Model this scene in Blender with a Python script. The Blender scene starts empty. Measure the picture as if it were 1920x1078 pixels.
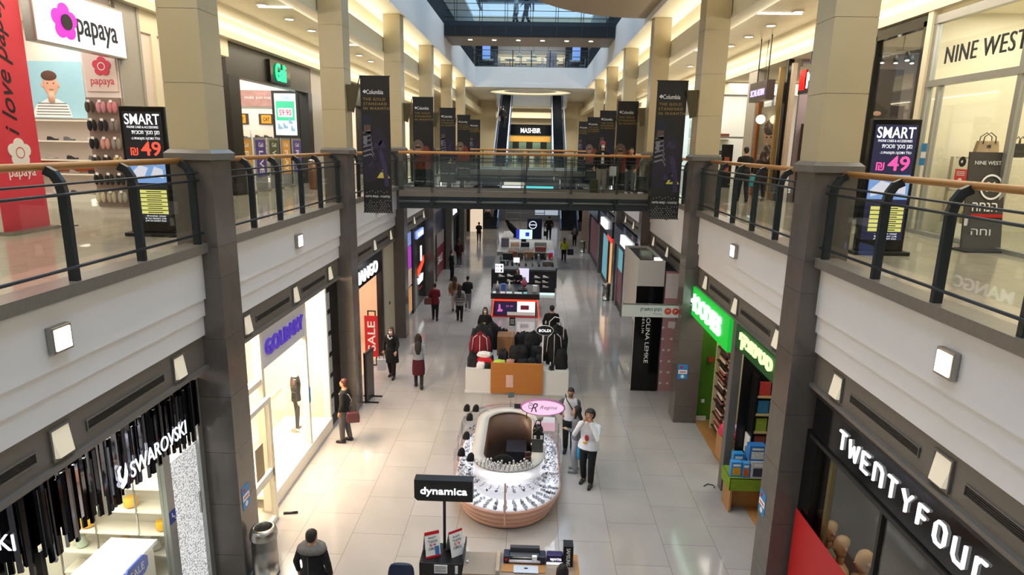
import bpy, math, random
from mathutils import Vector, Matrix
random.seed(7)
R = math.radians
SC = bpy.context.scene
COL = SC.collection

# ------------------------------------------------------------------ camera, world, lights
cam_d = bpy.data.cameras.new('camera'); cam = bpy.data.objects.new('camera', cam_d); COL.objects.link(cam)
cam_d.sensor_width = 36.0; cam_d.lens = 36.0*1178.65/1920; cam_d.clip_end = 300
_p, _y, _r = -.2229, -.0292, .0191
_f = Vector((math.sin(_y)*math.cos(_p), math.cos(_y)*math.cos(_p), math.sin(_p)))
_r0 = Vector((math.cos(_y), -math.sin(_y), 0)); _u0 = _r0.cross(_f)
_rt = math.cos(_r)*_r0 + math.sin(_r)*_u0; _up = -math.sin(_r)*_r0 + math.cos(_r)*_u0
cam.matrix_world = Matrix(((_rt.x, _up.x, -_f.x, 0), (_rt.y, _up.y, -_f.y, 0), (_rt.z, _up.z, -_f.z, 6.82), (0, 0, 0, 1)))
SC.camera = cam
vs = SC.view_settings
vs.view_transform = 'Standard'; vs.look = 'None'; vs.gamma = 1.0; vs.use_curve_mapping = False
vs.exposure = 0.0
SC.cycles.max_bounces = 6; SC.cycles.diffuse_bounces = 3; SC.cycles.glossy_bounces = 3
SC.cycles.transparent_max_bounces = 16; SC.cycles.transmission_bounces = 4
SC.cycles.caustics_reflective = False; SC.cycles.caustics_refractive = False
SC.cycles.sample_clamp_indirect = 4.0
w = bpy.data.worlds.new('world'); SC.world = w; w.use_nodes = True
w.node_tree.nodes['Background'].inputs[0].default_value = (.50, .74, 1.0, 1)
w.node_tree.nodes['Background'].inputs[1].default_value = 1.1

def area(name, loc, sx, sy, energy, color=(1, 1, 1), rot=(0, 0, 0), spread=180):
    d = bpy.data.lights.new(name, 'AREA'); d.shape = 'RECTANGLE'; d.size = sx; d.size_y = sy
    d.energy = energy; d.color = color; d.spread = R(spread)
    o = bpy.data.objects.new(name, d); o.location = loc; o.rotation_euler = rot; COL.objects.link(o); return o
# daylight from the roof glazing over the atrium, cool
area('roof_daylight', (-.3, 20, 18.4), 7.6, 56, 1500, (.42, .67, 1.0))
# spotlights under the roof ribs
for y in (6, 13, 21, 29, 37, 45):
    for x in (-2.3, 1.7):
        d = bpy.data.lights.new('roof_spot', 'SPOT'); d.energy = 900; d.color = (1, .93, .85); d.spot_size = R(64); d.spot_blend = .7; d.shadow_soft_size = .09
        o = bpy.data.objects.new('roof_spot', d); o.location = (x, y, 18.3); COL.objects.link(o)
# galleries: rows of downlights on each side, warm
WARM = (1.0, .89, .73); NEUT = (1.0, .95, .88)
for sx_, xx in (('left', -7.0), ('right', 6.5)):
    area('gallery_light_'+sx_, (xx, 20, 10.12), 1.2, 54, 950, WARM)
    area('ceiling_fill_'+sx_, (-5.5 if xx < 0 else 4.85, 20, 9.55), .12, 54, 330, (1, .94, .82), (R(180), R(20 if xx < 0 else -20), 0))  # added fill that brightens the gallery ceiling, no fixture on the beam
    # unseen wash added by the bulkhead lip to brighten the gallery ceiling
    area('bulkhead_fill_'+sx_, (-8.02 if xx < 0 else 7.37, 20, 9.72), .12, 54, 110, (1, .93, .78), (R(180), R(-40 if xx < 0 else 40), 0))
# uplights on the beam tops that wash the cove
area('cove_light_left', (-5.12, 20, 10.2), .16, 54, 300, (1, .94, .80), (R(180), 0, 0))
area('cove_light_right', (4.53, 20, 10.2), .16, 54, 300, (1, .94, .80), (R(180), 0, 0))

# ------------------------------------------------------------------ materials
def lin(c):
    if isinstance(c, str):
        c = c.lstrip('#'); c = [int(c[i:i+2], 16)/255 for i in (0, 2, 4)]
    return tuple((x/12.92 if x <= .04045 else ((x+.055)/1.055)**2.4) for x in c) + (1,)
_M = {}
def mat(name, col, rough=.5, metal=0, emit=0, var=.10, scale=6, spec=.5, bump=0, alpha=1):
    if name in _M: return _M[name]
    m = bpy.data.materials.new(name); m.use_nodes = True; nt = m.node_tree; b = nt.nodes['Principled BSDF']
    c = lin(col)
    b.inputs['Roughness'].default_value = rough; b.inputs['Metallic'].default_value = metal
    b.inputs['Specular IOR Level'].default_value = spec
    b.inputs['Base Color'].default_value = c
    if emit:
        b.inputs['Emission Color'].default_value = c; b.inputs['Emission Strength'].default_value = emit
        b.inputs['Base Color'].default_value = (c[0]*.5, c[1]*.5, c[2]*.5, 1)
    elif var:
        tc = nt.nodes.new('ShaderNodeTexCoord'); n = nt.nodes.new('ShaderNodeTexNoise')
        n.inputs['Scale'].default_value = scale; n.inputs['Detail'].default_value = 4
        mx = nt.nodes.new('ShaderNodeMix'); mx.data_type = 'RGBA'
        mx.inputs[6].default_value = tuple(x*(1-var) for x in c[:3])+(1,)
        mx.inputs[7].default_value = tuple(min(1, x*(1+var)) for x in c[:3])+(1,)
        nt.links.new(tc.outputs['Object'], n.inputs['Vector']); nt.links.new(n.outputs[0], mx.inputs[0])
        nt.links.new(mx.outputs[2], b.inputs['Base Color'])
        if bump:
            bp = nt.nodes.new('ShaderNodeBump'); bp.inputs['Strength'].default_value = bump
            nt.links.new(n.outputs[0], bp.inputs['Height']); nt.links.new(bp.outputs[0], b.inputs['Normal'])
    _M[name] = m; return m
def glass(name, tint=(.93, .96, .95), refl=.06):
    if name in _M: return _M[name]
    m = bpy.data.materials.new(name); m.use_nodes = True; nt = m.node_tree; nt.nodes.remove(nt.nodes['Principled BSDF'])
    t = nt.nodes.new('ShaderNodeBsdfTransparent'); t.inputs[0].default_value = tint+(1,)
    g = nt.nodes.new('ShaderNodeBsdfGlossy'); g.inputs['Roughness'].default_value = .02
    lw = nt.nodes.new('ShaderNodeLayerWeight'); lw.inputs['Blend'].default_value = .5
    pw = nt.nodes.new('ShaderNodeMath'); pw.operation = 'POWER'; pw.inputs[1].default_value = 4
    nt.links.new(lw.outputs['Facing'], pw.inputs[0])
    fr = nt.nodes.new('ShaderNodeMath'); fr.operation = 'MULTIPLY_ADD'; fr.inputs[1].default_value = .5; fr.inputs[2].default_value = refl*.6
    nt.links.new(pw.outputs[0], fr.inputs[0])
    mx = nt.nodes.new('ShaderNodeMixShader')
    nt.links.new(fr.outputs[0], mx.inputs[0]); nt.links.new(t.outputs[0], mx.inputs[1]); nt.links.new(g.outputs[0], mx.inputs[2])
    nt.links.new(mx.outputs[0], nt.nodes['Material Output'].inputs[0]); _M[name] = m; return m
def brickmat(name, c1, c2, mortar, bw, bh, rough, msize=.004, rotz=0, off=.5, vec='Object', spec=.5, bumpv=0):
    if name in _M: return _M[name]
    m = bpy.data.materials.new(name); m.use_nodes = True; nt = m.node_tree; b = nt.nodes['Principled BSDF']
    tc = nt.nodes.new('ShaderNodeTexCoord'); mp = nt.nodes.new('ShaderNodeMapping'); mp.inputs['Rotation'].default_value = (0, 0, rotz)
    br = nt.nodes.new('ShaderNodeTexBrick'); br.offset = off
    for i, c in ((1, c1), (2, c2), (3, mortar)): br.inputs[i].default_value = lin(c)
    br.inputs['Scale'].default_value = 1; br.inputs['Mortar Size'].default_value = msize; br.inputs['Mortar Smooth'].default_value = .3
    br.inputs['Brick Width'].default_value = bw; br.inputs['Row Height'].default_value = bh
    nz = nt.nodes.new('ShaderNodeTexNoise'); nz.inputs['Scale'].default_value = 1.3; nz.inputs['Detail'].default_value = 5
    mx = nt.nodes.new('ShaderNodeMix'); mx.data_type = 'RGBA'; mx.blend_type = 'MULTIPLY'; mx.inputs[0].default_value = .25
    nt.links.new(tc.outputs[vec], mp.inputs[0]); nt.links.new(mp.outputs[0], br.inputs[0]); nt.links.new(tc.outputs['Object'], nz.inputs[0])
    nt.links.new(br.outputs[0], mx.inputs[6]); nt.links.new(nz.outputs[0], mx.inputs[7])
    nt.links.new(mx.outputs[2], b.inputs['Base Color'])
    b.inputs['Roughness'].default_value = rough; b.inputs['Specular IOR Level'].default_value = spec
    _M[name] = m; return m
def wood(name, c1, c2, rough=.45, scale=2.0):
    if name in _M: return _M[name]
    m = bpy.data.materials.new(name); m.use_nodes = True; nt = m.node_tree; b = nt.nodes['Principled BSDF']
    tc = nt.nodes.new('ShaderNodeTexCoord'); mp = nt.nodes.new('ShaderNodeMapping'); mp.inputs['Scale'].default_value = (1, 1, 7)
    n = nt.nodes.new('ShaderNodeTexNoise'); n.inputs['Scale'].default_value = scale; n.inputs['Detail'].default_value = 6; n.inputs['Distortion'].default_value = .6
    mx = nt.nodes.new('ShaderNodeMix'); mx.data_type = 'RGBA'; mx.inputs[6].default_value = lin(c1); mx.inputs[7].default_value = lin(c2)
    nt.links.new(tc.outputs['Object'], mp.inputs[0]); nt.links.new(mp.outputs[0], n.inputs[0]); nt.links.new(n.outputs[0], mx.inputs[0])
    nt.links.new(mx.outputs[2], b.inputs['Base Color']); b.inputs['Roughness'].default_value = rough; _M[name] = m; return m

# ------------------------------------------------------------------ mesh helpers
class MB:
    def __init__(s): s.v = []; s.f = []; s.sm = []; s.mi = []; s.k = 0
    def add(s, vs_, fs, smooth=False):
        o = len(s.v); s.v += [tuple(v) for v in vs_]
        for f in fs: s.f.append([i+o for i in f]); s.sm.append(smooth); s.mi.append(s.k)
        return s
    def use(s, k): s.k = k; return s
    def box(s, x0, x1, y0, y1, z0, z1):
        return s.add([(x0, y0, z0), (x1, y0, z0), (x1, y1, z0), (x0, y1, z0), (x0, y0, z1), (x1, y0, z1), (x1, y1, z1), (x0, y1, z1)],
                     [(0, 3, 2, 1), (4, 5, 6, 7), (0, 1, 5, 4), (1, 2, 6, 5), (2, 3, 7, 6), (3, 0, 4, 7)])
    def obox(s, c, size, rz=0, rx=0, ry=0):
        m = Matrix.Translation(c) @ Matrix.Rotation(rz, 4, 'Z') @ Matrix.Rotation(rx, 4, 'X') @ Matrix.Rotation(ry, 4, 'Y')
        a, b, d = (q/2 for q in size)
        vv = [m @ Vector(q) for q in ((-a, -b, -d), (a, -b, -d), (a, b, -d), (-a, b, -d), (-a, -b, d), (a, -b, d), (a, b, d), (-a, b, d))]
        return s.add(vv, [(0, 3, 2, 1), (4, 5, 6, 7), (0, 1, 5, 4), (1, 2, 6, 5), (2, 3, 7, 6), (3, 0, 4, 7)])
    def tube(s, path, r, n=8, cap=True, flat=None):
        P = [Vector(p) for p in path]; rs = r if isinstance(r, (list, tuple)) else [r]*len(P); loops = []
        prev = None
        for i, p in enumerate(P):
            t = (P[min(i+1, len(P)-1)] - P[max(i-1, 0)])
            t = t.normalized() if t.length > 1e-9 else Vector((0, 0, 1))
            a = prev if prev else (Vector((0, 0, 1)) if abs(t.z) < .9 else Vector((1, 0, 0)))
            u = (a - t*a.dot(t)).normalized(); v = t.cross(u); prev = u
            loops.append([p + (u*math.cos(2*math.pi*k/n) + v*math.sin(2*math.pi*k/n))*rs[i] for k in range(n)])
        return s.loft(loops, cap=cap, smooth=True)
    def cyl(s, p0, p1, r, n=14): return s.tube([p0, p1], r, n)
    def loft(s, loops, cap=True, smooth=True, closed=False):
        n = len(loops[0]); o = len(s.v); s.v += [tuple(q) for L in loops for q in L]; m = len(loops)
        for i in range(m if closed else m-1):
            j = (i+1) % m
            for k in range(n):
                k2 = (k+1) % n
                s.f.append([o+i*n+k, o+i*n+k2, o+j*n+k2, o+j*n+k]); s.sm.append(smooth); s.mi.append(s.k)
        if cap and not closed:
            s.f.append([o+k for k in range(n)][::-1]); s.sm.append(False); s.mi.append(s.k)
            s.f.append([o+(m-1)*n+k for k in range(n)]); s.sm.append(False); s.mi.append(s.k)
        return s
    def lathe(s, prof, c=(0, 0, 0), n=20, cap=True, sy=1):
        return s.loft([[(c[0]+r*math.cos(2*math.pi*k/n), c[1]+sy*r*math.sin(2*math.pi*k/n), c[2]+z) for k in range(n)] for r, z in prof], cap)
    def ell(s, c, r, n=12, m=8, rot=None):
        loops = []
        for i in range(m+1):
            t = math.pi*(i/m) ; t = min(max(t, .02), math.pi-.02)
            L = []
            for k in range(n):
                q = Vector((r[0]*math.sin(t)*math.cos(2*math.pi*k/n), r[1]*math.sin(t)*math.sin(2*math.pi*k/n), -r[2]*math.cos(t)))
                if rot: q.rotate(rot)
                L.append(q+Vector(c))
            loops.append(L)
        return s.loft(loops)
    def prism(s, pts, org, u, v, n_, d):
        """polygon pts (a,b) on plane org+a*u+b*v, extruded d along n_"""
        org, u, v, n_ = map(Vector, (org, u, v, n_)); k = len(pts)
        A = [org+u*a+v*b for a, b in pts]; B = [q+n_*d for q in A]
        return s.add(A+B, [list(range(k))[::-1], list(range(k, 2*k))]+[(i, (i+1) % k, k+(i+1) % k, k+i) for i in range(k)])
    def frame(s, x0, x1, z0, z1, y0, y1, t):
        """rectangular frame in XZ"""
        s.box(x0, x1, y0, y1, z0, z0+t); s.box(x0, x1, y0, y1, z1-t, z1); s.box(x0, x0+t, y0, y1, z0+t, z1-t); s.box(x1-t, x1, y0, y1, z0+t, z1-t); return s
    def framex(s, y0, y1, z0, z1, x0, x1, t):
        s.box(x0, x1, y0, y1, z0, z0+t); s.box(x0, x1, y0, y1, z1-t, z1); s.box(x0, x1, y0, y0+t, z0+t, z1-t); s.box(x0, x1, y1-t, y1, z0+t, z1-t); return s
    def mesh(s, name, mats, off=Vector((0, 0, 0))):
        me = bpy.data.meshes.new(name)
        me.from_pydata([(a-off[0], b-off[1], c-off[2]) for a, b, c in s.v], [], s.f)
        for m in (mats if isinstance(mats, (list, tuple)) else [mats]): me.materials.append(m)
        me.polygons.foreach_set('use_smooth', s.sm); me.polygons.foreach_set('material_index', s.mi); me.update(); return me

def wloc(o):
    v = Vector(o.location)
    while o.parent: o = o.parent; v = v + Vector(o.location)
    return v
def tagit(o, label=None, cat=None, group=None, kind=None):
    if label: o['label'] = label
    if cat: o['category'] = cat
    if group: o['group'] = group
    if kind: o['kind'] = kind
    return o
def thing(name, label, cat, loc=(0, 0, 0), group=None, kind=None):
    o = bpy.data.objects.new(name, None); COL.objects.link(o); o.location = loc; o.empty_display_size = .1
    return tagit(o, label, cat, group, kind)
def build(mb, name, mats, parent=None, label=None, cat=None, group=None, kind=None, bevel=0, subsurf=0):
    if parent is None:
        xs, ys, zs = zip(*mb.v); off = Vector(((min(xs)+max(xs))/2, (min(ys)+max(ys))/2, min(zs)))
    else: off = wloc(parent)
    me = mb.mesh(name, mats, off); o = bpy.data.objects.new(name, me); COL.objects.link(o)
    if parent is None: o.location = off
    else: o.parent = parent
    if bevel:
        b = o.modifiers.new('bevel', 'BEVEL'); b.width = bevel; b.segments = 2; b.limit_method = 'ANGLE'
    if subsurf:
        b = o.modifiers.new('sub', 'SUBSURF'); b.levels = subsurf; b.render_levels = subsurf
    return tagit(o, label, cat, group, kind)
def struct(mb, name, mats, bevel=0): return build(mb, name, mats, kind='structure', bevel=bevel)
def bx(name, mats, b, parent=None, bevel=0, **k): return build(MB().box(*b), name, mats, parent, bevel=bevel, **k)
def copy_tree(o, parent=None, loc=None, label=None):
    c = o.copy(); COL.objects.link(c)
    if parent: c.parent = parent
    if loc is not None: c.location = loc
    if label: c['label'] = label
    for ch in [x for x in KIDS.get(o.name, o.children)]: copy_tree(ch, c)
    return c
KIDS = {}
_TXT = {}
def text(s, mats, center, w_, h, u, v, depth=.02, parent=None, name='lettering', bold=0.0, shear=0, spacing=1.0, label=None, cat=None):
    """lettering fitted to w_ x h, reading along u with up v, centred at center, raised along u x v"""
    key = (s, bold, shear, spacing)
    if key not in _TXT:
        cu = bpy.data.curves.new('t', 'FONT'); cu.body = s; cu.offset = bold; cu.shear = shear; cu.space_character = spacing; cu.extrude = .5; cu.resolution_u = 3
        ob = bpy.data.objects.new('t', cu); me = bpy.data.meshes.new_from_object(ob)
        vs_ = [tuple(q.co) for q in me.vertices]; fs = [list(p.vertices) for p in me.polygons]
        bpy.data.objects.remove(ob); bpy.data.curves.remove(cu); bpy.data.meshes.remove(me)
        _TXT[key] = (vs_, fs)
    vs_, fs = _TXT[key]
    if not vs_: return None
    xs = [q[0] for q in vs_]; ys = [q[1] for q in vs_]; x0, x1, y0, y1 = min(xs), max(xs), min(ys), max(ys)
    if w_ is None: w_ = h*(x1-x0)/(y1-y0)
    u, v = Vector(u).normalized(), Vector(v).normalized(); n = u.cross(v); c = Vector(center)
    mb = MB(); mb.add([c + u*((a-x0)/(x1-x0)-.5)*w_ + v*((b-y0)/(y1-y0)-.5)*h + n*(d+.5)*depth for a, b, d in vs_], fs)
    return build(mb, name, mats, parent, label, cat)
ORD = ('first second third fourth fifth sixth seventh eighth ninth tenth eleventh twelfth thirteenth fourteenth fifteenth sixteenth seventeenth eighteenth nineteenth twentieth '
       'twenty-first twenty-second twenty-third twenty-fourth twenty-fifth twenty-sixth').split()
XP, XM, YP, YM, ZP = (1, 0, 0), (-1, 0, 0), (0, 1, 0), (0, -1, 0), (0, 0, 1)

# palette
CREAM = brickmat('cream_stone_slabs', '#cdb98f', '#c6b187', '#7d6c4c', 20, .963, .28, .004, vec='Object')
GRAN = mat('dark_polished_granite', '#645d57', .2, var=.2, scale=3.5)
GRANL = mat('dark_granite_cap', '#716c67', .25, var=.15)
BAND = mat('white_plaster_band', '#e6e6ea', .55, var=.03, scale=1.2)
FRZ = mat('brown_grey_metal_frieze', '#6f6a64', .42, var=.06, scale=2)
CURB = mat('speckled_grey_stone_curb', '#777169', .3, var=.2, scale=20)
CEIL = mat('cream_ceiling_paint', '#f0e6ca', .7, var=.02)
WHITEP = mat('white_paint', '#e6e6e4', .5, var=.03)
UFLOOR = brickmat('polished_cream_floor', '#b8ae9c', '#b3a997', '#8d8474', .6, .6, .12, .004, off=0)
FLOOR = brickmat('polished_beige_tiles', '#b6b0ab', '#b0aaa5', '#7f7973', 1.2, .92, .10, .0045, rotz=R(90))
STEEL = mat('dark_blue_grey_steel', '#2f363c', .35, metal=.4, var=.08)
BLACK = mat('black_satin', '#121213', .4, var=.1)
BLACKG = mat('black_gloss', '#0d0d0f', .12, var=.05)
HWOOD = wood('honey_wood_handrail', '#a8733a', '#c08a4c', .35)
GLASS = glass('clear_glass')
CHROME = mat('brushed_steel', '#a8a49d', .28, metal=.9, var=.1)
WARMW = mat('warm_white_lacquer', '#f2ead9', .4, var=.03)
LAMP = mat('lamp_white_glow', '#fff6e6', emit=9)
LAMPW = mat('lamp_warm_glow', '#ffe9bd', emit=7)
SIGNW = mat('sign_white_glow', '#ffffff', emit=1.5)
SIGNM = mat('sign_soft_white_glow', '#f4f6ff', emit=1.15)
GREY = mat('mid_grey_plastic', '#8b8b8c', .5)
RED = mat('red_print', '#c4141c', .5)

# area lights added to brighten the dim far end, without fixtures
area('end_ground_fill', (-.3, 50, 4.9), 8, 12, 260, NEUT)
area('end_store_fill', (-.3, 57.6, 10.05), 5, 2, 260, WARM)
area('end_gallery_fill', (-.3, 50, 10.70), 4, 2.6, 300, WARM)
# ------------------------------------------------------------------ building shell
COLY = [2.14+6.43*k for k in range(8)]
def mx(x, side): return x if side < 0 else -.65-x          # mirrors left-hand x to the right-hand side
def xb(a, b, side): a, b = mx(a, side), mx(b, side); return (min(a, b), max(a, b))
SN = {-1: 'left', 1: 'right'}
struct(MB().box(-14, 13.4, -7, 70, -.2, 0), 'floor', FLOOR)
struct(MB().box(-16, 15.4, -7.2, -7, -.2, 19), 'wall_back', WHITEP)
for s in (-1, 1):
    n = SN[s]
    a = xb(-15, -4.74, s)
    struct(MB().box(*a, -7, 42, 4.95, 5.27), 'floor_gallery_'+n, UFLOOR)
    # plaster band in three steps with the curb on top
    m = MB()
    m.box(*xb(-4.82, -4.62, s), -7, 42, 4.60, 5.268); m.box(*xb(-4.82, -4.65, s), -7, 42, 4.35, 4.60); m.box(*xb(-4.82, -4.68, s), -7, 42, 4.06, 4.35)
    struct(m, 'wall_band_'+n, BAND)
    struct(MB().box(*xb(-4.82, -4.52, s), -7, 42, 5.27, 5.40), 'trim_curb_'+n, CURB)
    m = MB().box(*xb(-4.95, -4.72, s), -7, 58, 3.56, 4.06); m.box(*xb(-4.8, -4.66, s), -7, 58, 3.55, 3.60)
    struct(m, 'trim_frieze_'+n, FRZ)
    struct(MB().box(*xb(-14, -4.95, s), -7, 58, 3.75, 3.95), 'ceiling_shops_'+n, WHITEP)
    struct(MB().box(*xb(-14.2, -14, s), -7, 70, -.2, 19), 'wall_'+n, WHITEP)
    # upper gallery ceiling, stepped bulkhead and cove
    m = MB().box(*xb(-8.0, -5.26, s), -7, 61.9, 10.2, 10.3)
    struct(m, 'ceiling_gallery_'+n, brickmat('slatted_metal_ceiling', '#f0e6cc', '#ece1c4', '#cbbd97', 20, .12, .35, .006, rotz=R(90)))
    m = MB().box(*xb(-8.35, -8.0, s), -7, 61.9, 9.95, 10.3); m.box(*xb(-14, -8.3, s), -7, 61.9, 9.45, 10.3); m.box(*xb(-8.3, -8.12, s), -7, 61.9, 9.45, 9.62)
    struct(m, 'ceiling_bulkhead_'+n, CEIL)
    struct(MB().box(*xb(-5.26, -4.96, s), -7, 61.9, 9.66, 10.15).box(*xb(-5.3, -4.92, s), -7, 61.9, 9.62, 9.68), 'trim_beam_'+n, CEIL)
    struct(MB().box(*xb(-5.42, -5.3, s), -7, 61.9, 10.15, 10.85), 'wall_cove_'+n, CEIL)
    struct(MB().box(*xb(-5.5, -4.33, s), -7, 47.2, 10.85, 10.95), 'ceiling_soffit_'+n, CEIL)
    m = MB().box(*xb(-4.5, -4.30, s), -7, 47.2, 10.86, 12.25).box(*xb(-4.33, -4.27, s), -7, 47.2, 10.82, 11.15)
    struct(m, 'wall_fascia_'+n, WHITEP)
    struct(MB().box(*xb(-14, -4.5, s), -7, 47.2, 12.0, 12.2), 'floor_top_'+n, UFLOOR)
# far end: top floor edge, soffit with ring, far walls
struct(MB().box(-4.5, 3.85, 47.2, 47.5, 10.85, 12.25).box(-4.5, 3.85, 47.17, 47.2, 10.85, 11.15), 'wall_fascia_end', WHITEP)
struct(MB().box(-14, 13.4, 47.5, 53.2, 10.85, 12.2), 'ceiling_end', WHITEP)
struct(MB().box(-14, -3.3, 53.2, 70, 10.85, 12.2).box(2.8, 13.4, 53.2, 70, 10.85, 12.2).box(-3.3, 2.8, 56.5, 70, 10.1, 12.2), 'ceiling_far', WHITEP)
struct(MB().box(-14, 13.4, 70, 70.2, 0, 19), 'wall_far', WHITEP)
struct(MB().box(-14, 13.4, 42, 62, 4.95, 5.27), 'floor_gallery_end', UFLOOR)
struct(MB().box(-4.62, 3.97, 41.9, 42.0, 4.6, 5.4), 'wall_band_end', BAND)
struct(MB().box(-14, -2.55, 62, 62.2, 5.27, 10.84).box(1.85, 13.4, 62, 62.2, 5.27, 10.84).box(-2.55, 1.85, 62, 62.2, 8.75, 10.1), 'wall_end', CEIL)
for i, (y0, z0, z1) in enumerate(((59.5, 9.25, 9.75), (60.6, 8.72, 9.2))):
    struct(MB().box(-3.5, 2.8, y0, y0+.5, z0, z1), 'trim_bulkhead_%d' % (i+1), CEIL)
# roof glazing over the atrium, with steel ribs
m = MB()
for y in range(-6, 60, 3): m.box(-5, 4.3, y-.08, y+.08, 18.5, 18.75)
m.box(-5.1, -4.9, -7, 60, 18.5, 18.75); m.box(4.2, 4.4, -7, 60, 18.5, 18.75); m.box(-.4, -.25, -7, 60, 18.5, 18.75)
struct(m, 'ceiling_roof_ribs', STEEL)
struct(MB().box(-14, -5, -7, 70, 16.5, 16.7).box(4.3, 13.4, -7, 70, 16.5, 16.7), 'ceiling_top', WHITEP)

# ring of light in the end soffit
rg = thing('ring_light', 'oval cream light ring recessed in the soffit at the far end', 'ceiling light', (-.35, 50.4, 10.72))
m = MB(); N = 40
for r0, r1, z0, z1 in ((3.1, 3.2, 10.74, 10.848),):
    m.loft([[(-.35+r*math.cos(2*math.pi*k/N), 50.4+.84*r*math.sin(2*math.pi*k/N), z) for k in range(N)] for r, z in ((r0, z0), (r1, z0), (r1, z1), (r0, z1))], closed=True)
build(m, 'rim', WHITEP, rg)
m = MB(); m.loft([[(-.35+r*math.cos(2*math.pi*k/N), 50.4+.84*r*math.sin(2*math.pi*k/N), z) for k in range(N)] for r, z in ((2.05, 10.825), (3.1, 10.825), (3.1, 10.845), (2.05, 10.845))], closed=True)
build(m, 'glowing_cove', mat('ring_cream_glow', '#ffeec4', emit=.95), rg)

# big pillars
def pillar(s, k):
    y = COLY[k]; n = SN[s]
    lab = '%s tall cream stone pillar from the camera along the %s side, on dark granite' % (ORD[k-1], n)
    t = thing('pillar', lab, 'pillar', (mx(-4.66, s), y+.28, 0), 'pillars along the atrium')
    m = MB(); z = 0
    for zz in (.45, 1.33, 2.2, 3.1, 4.0, 4.9, 5.35, 6.54): m.box(*xb(-4.95, -4.38, s), y, y+.57, z, zz-.006); z = zz
    m.box(*xb(-4.94, -4.39, s), y+.01, y+.56, 0.1, 6.5)
    build(m, 'granite_base', GRAN, t)
    m = MB(); q = .05
    a = xb(-4.95-q, -4.38+q, s)
    m.loft([[(a[0]+d, y-q+d, zz), (a[1]-d, y-q+d, zz), (a[1]-d, y+.57+q-d, zz), (a[0]+d, y+.57+q-d, zz)] for d, zz in ((0, 6.54), (0, 6.63), (.05, 6.68))], smooth=False)
    build(m, 'cap', GRANL, t)
    m = MB(); z = 6.68
    for zz in (7.55, 8.47, 9.40, 10.32, 10.85): m.box(*xb(-4.94, -4.39, s), y+.01, y+.56, z, zz-.007); z = zz
    m.box(*xb(-4.93, -4.40, s), y+.02, y+.55, 6.68, 10.84)
    build(m, 'stone_shaft', mat('cream_stone', '#c0b18f', .28, var=.07, scale=2.2), t)
    return t
for s in (-1, 1):
    for k in range(1, 7): pillar(s, k)

# glass railings of the galleries
def bent_post(m, x, y, s, z0=5.38):
    d = -1 if s < 0 else 1          # bends away from the atrium
    path = [(0, z0), (0, 6.28), (d*.02, 6.38), (d*.07, 6.46), (d*.15, 6.50)]
    loops = []
    for i, (dx, z) in enumerate(path):
        a = path[max(i-1, 0)]; b = path[min(i+1, len(path)-1)]; t = Vector((b[0]-a[0], 0, b[1]-a[1])).normalized(); nrm = Vector((t.z, 0, -t.x))
        wd = .045
        p = Vector((x+dx, y, z))
        loops.append([p-nrm*wd+Vector((0, -.028, 0)), p+nrm*wd+Vector((0, -.028, 0)), p+nrm*wd+Vector((0, .028, 0)), p-nrm*wd+Vector((0, .028, 0))])
    m.loft(loops, smooth=False)
def railing(s, k):
    y0 = COLY[k]+.62; y1 = COLY[k+1]-.06; n = SN[s]
    t = thing('glass_railing', '%s glass railing bay from the camera on the %s gallery, with wooden handrail' % (ORD[k], n), 'railing', (mx(-4.66, s), (y0+y1)/2, 5.40), 'gallery railings')
    x = mx(-4.60, s)
    build(MB().tube([(mx(-4.76, s), y0, 6.53), (mx(-4.76, s), y1, 6.53)], .038, 10), 'handrail', HWOOD, t)
    ps = [y0+.05]+[COLY[k]+o for o in (1.69, 2.80, 3.93, 5.05)]+[y1-.06]
    for p in ps:
        m = MB(); bent_post(m, x, p, s); build(m, 'post', STEEL, t)
    for z, r in ((6.37, .013), (6.27, .016), (5.55, .018)):
        build(MB().tube([(mx(-4.54, s), y0, z), (mx(-4.54, s), y1, z)], r, 6), 'rail', STEEL, t)
    for a, b in zip(ps, ps[1:]): bx('glass_panel', GLASS, (*xb(-4.645, -4.635, s), a+.03, b-.03, 5.6, 6.24), t)
for s in (-1, 1):
    for k in range(0, 6): railing(s, k)

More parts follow.
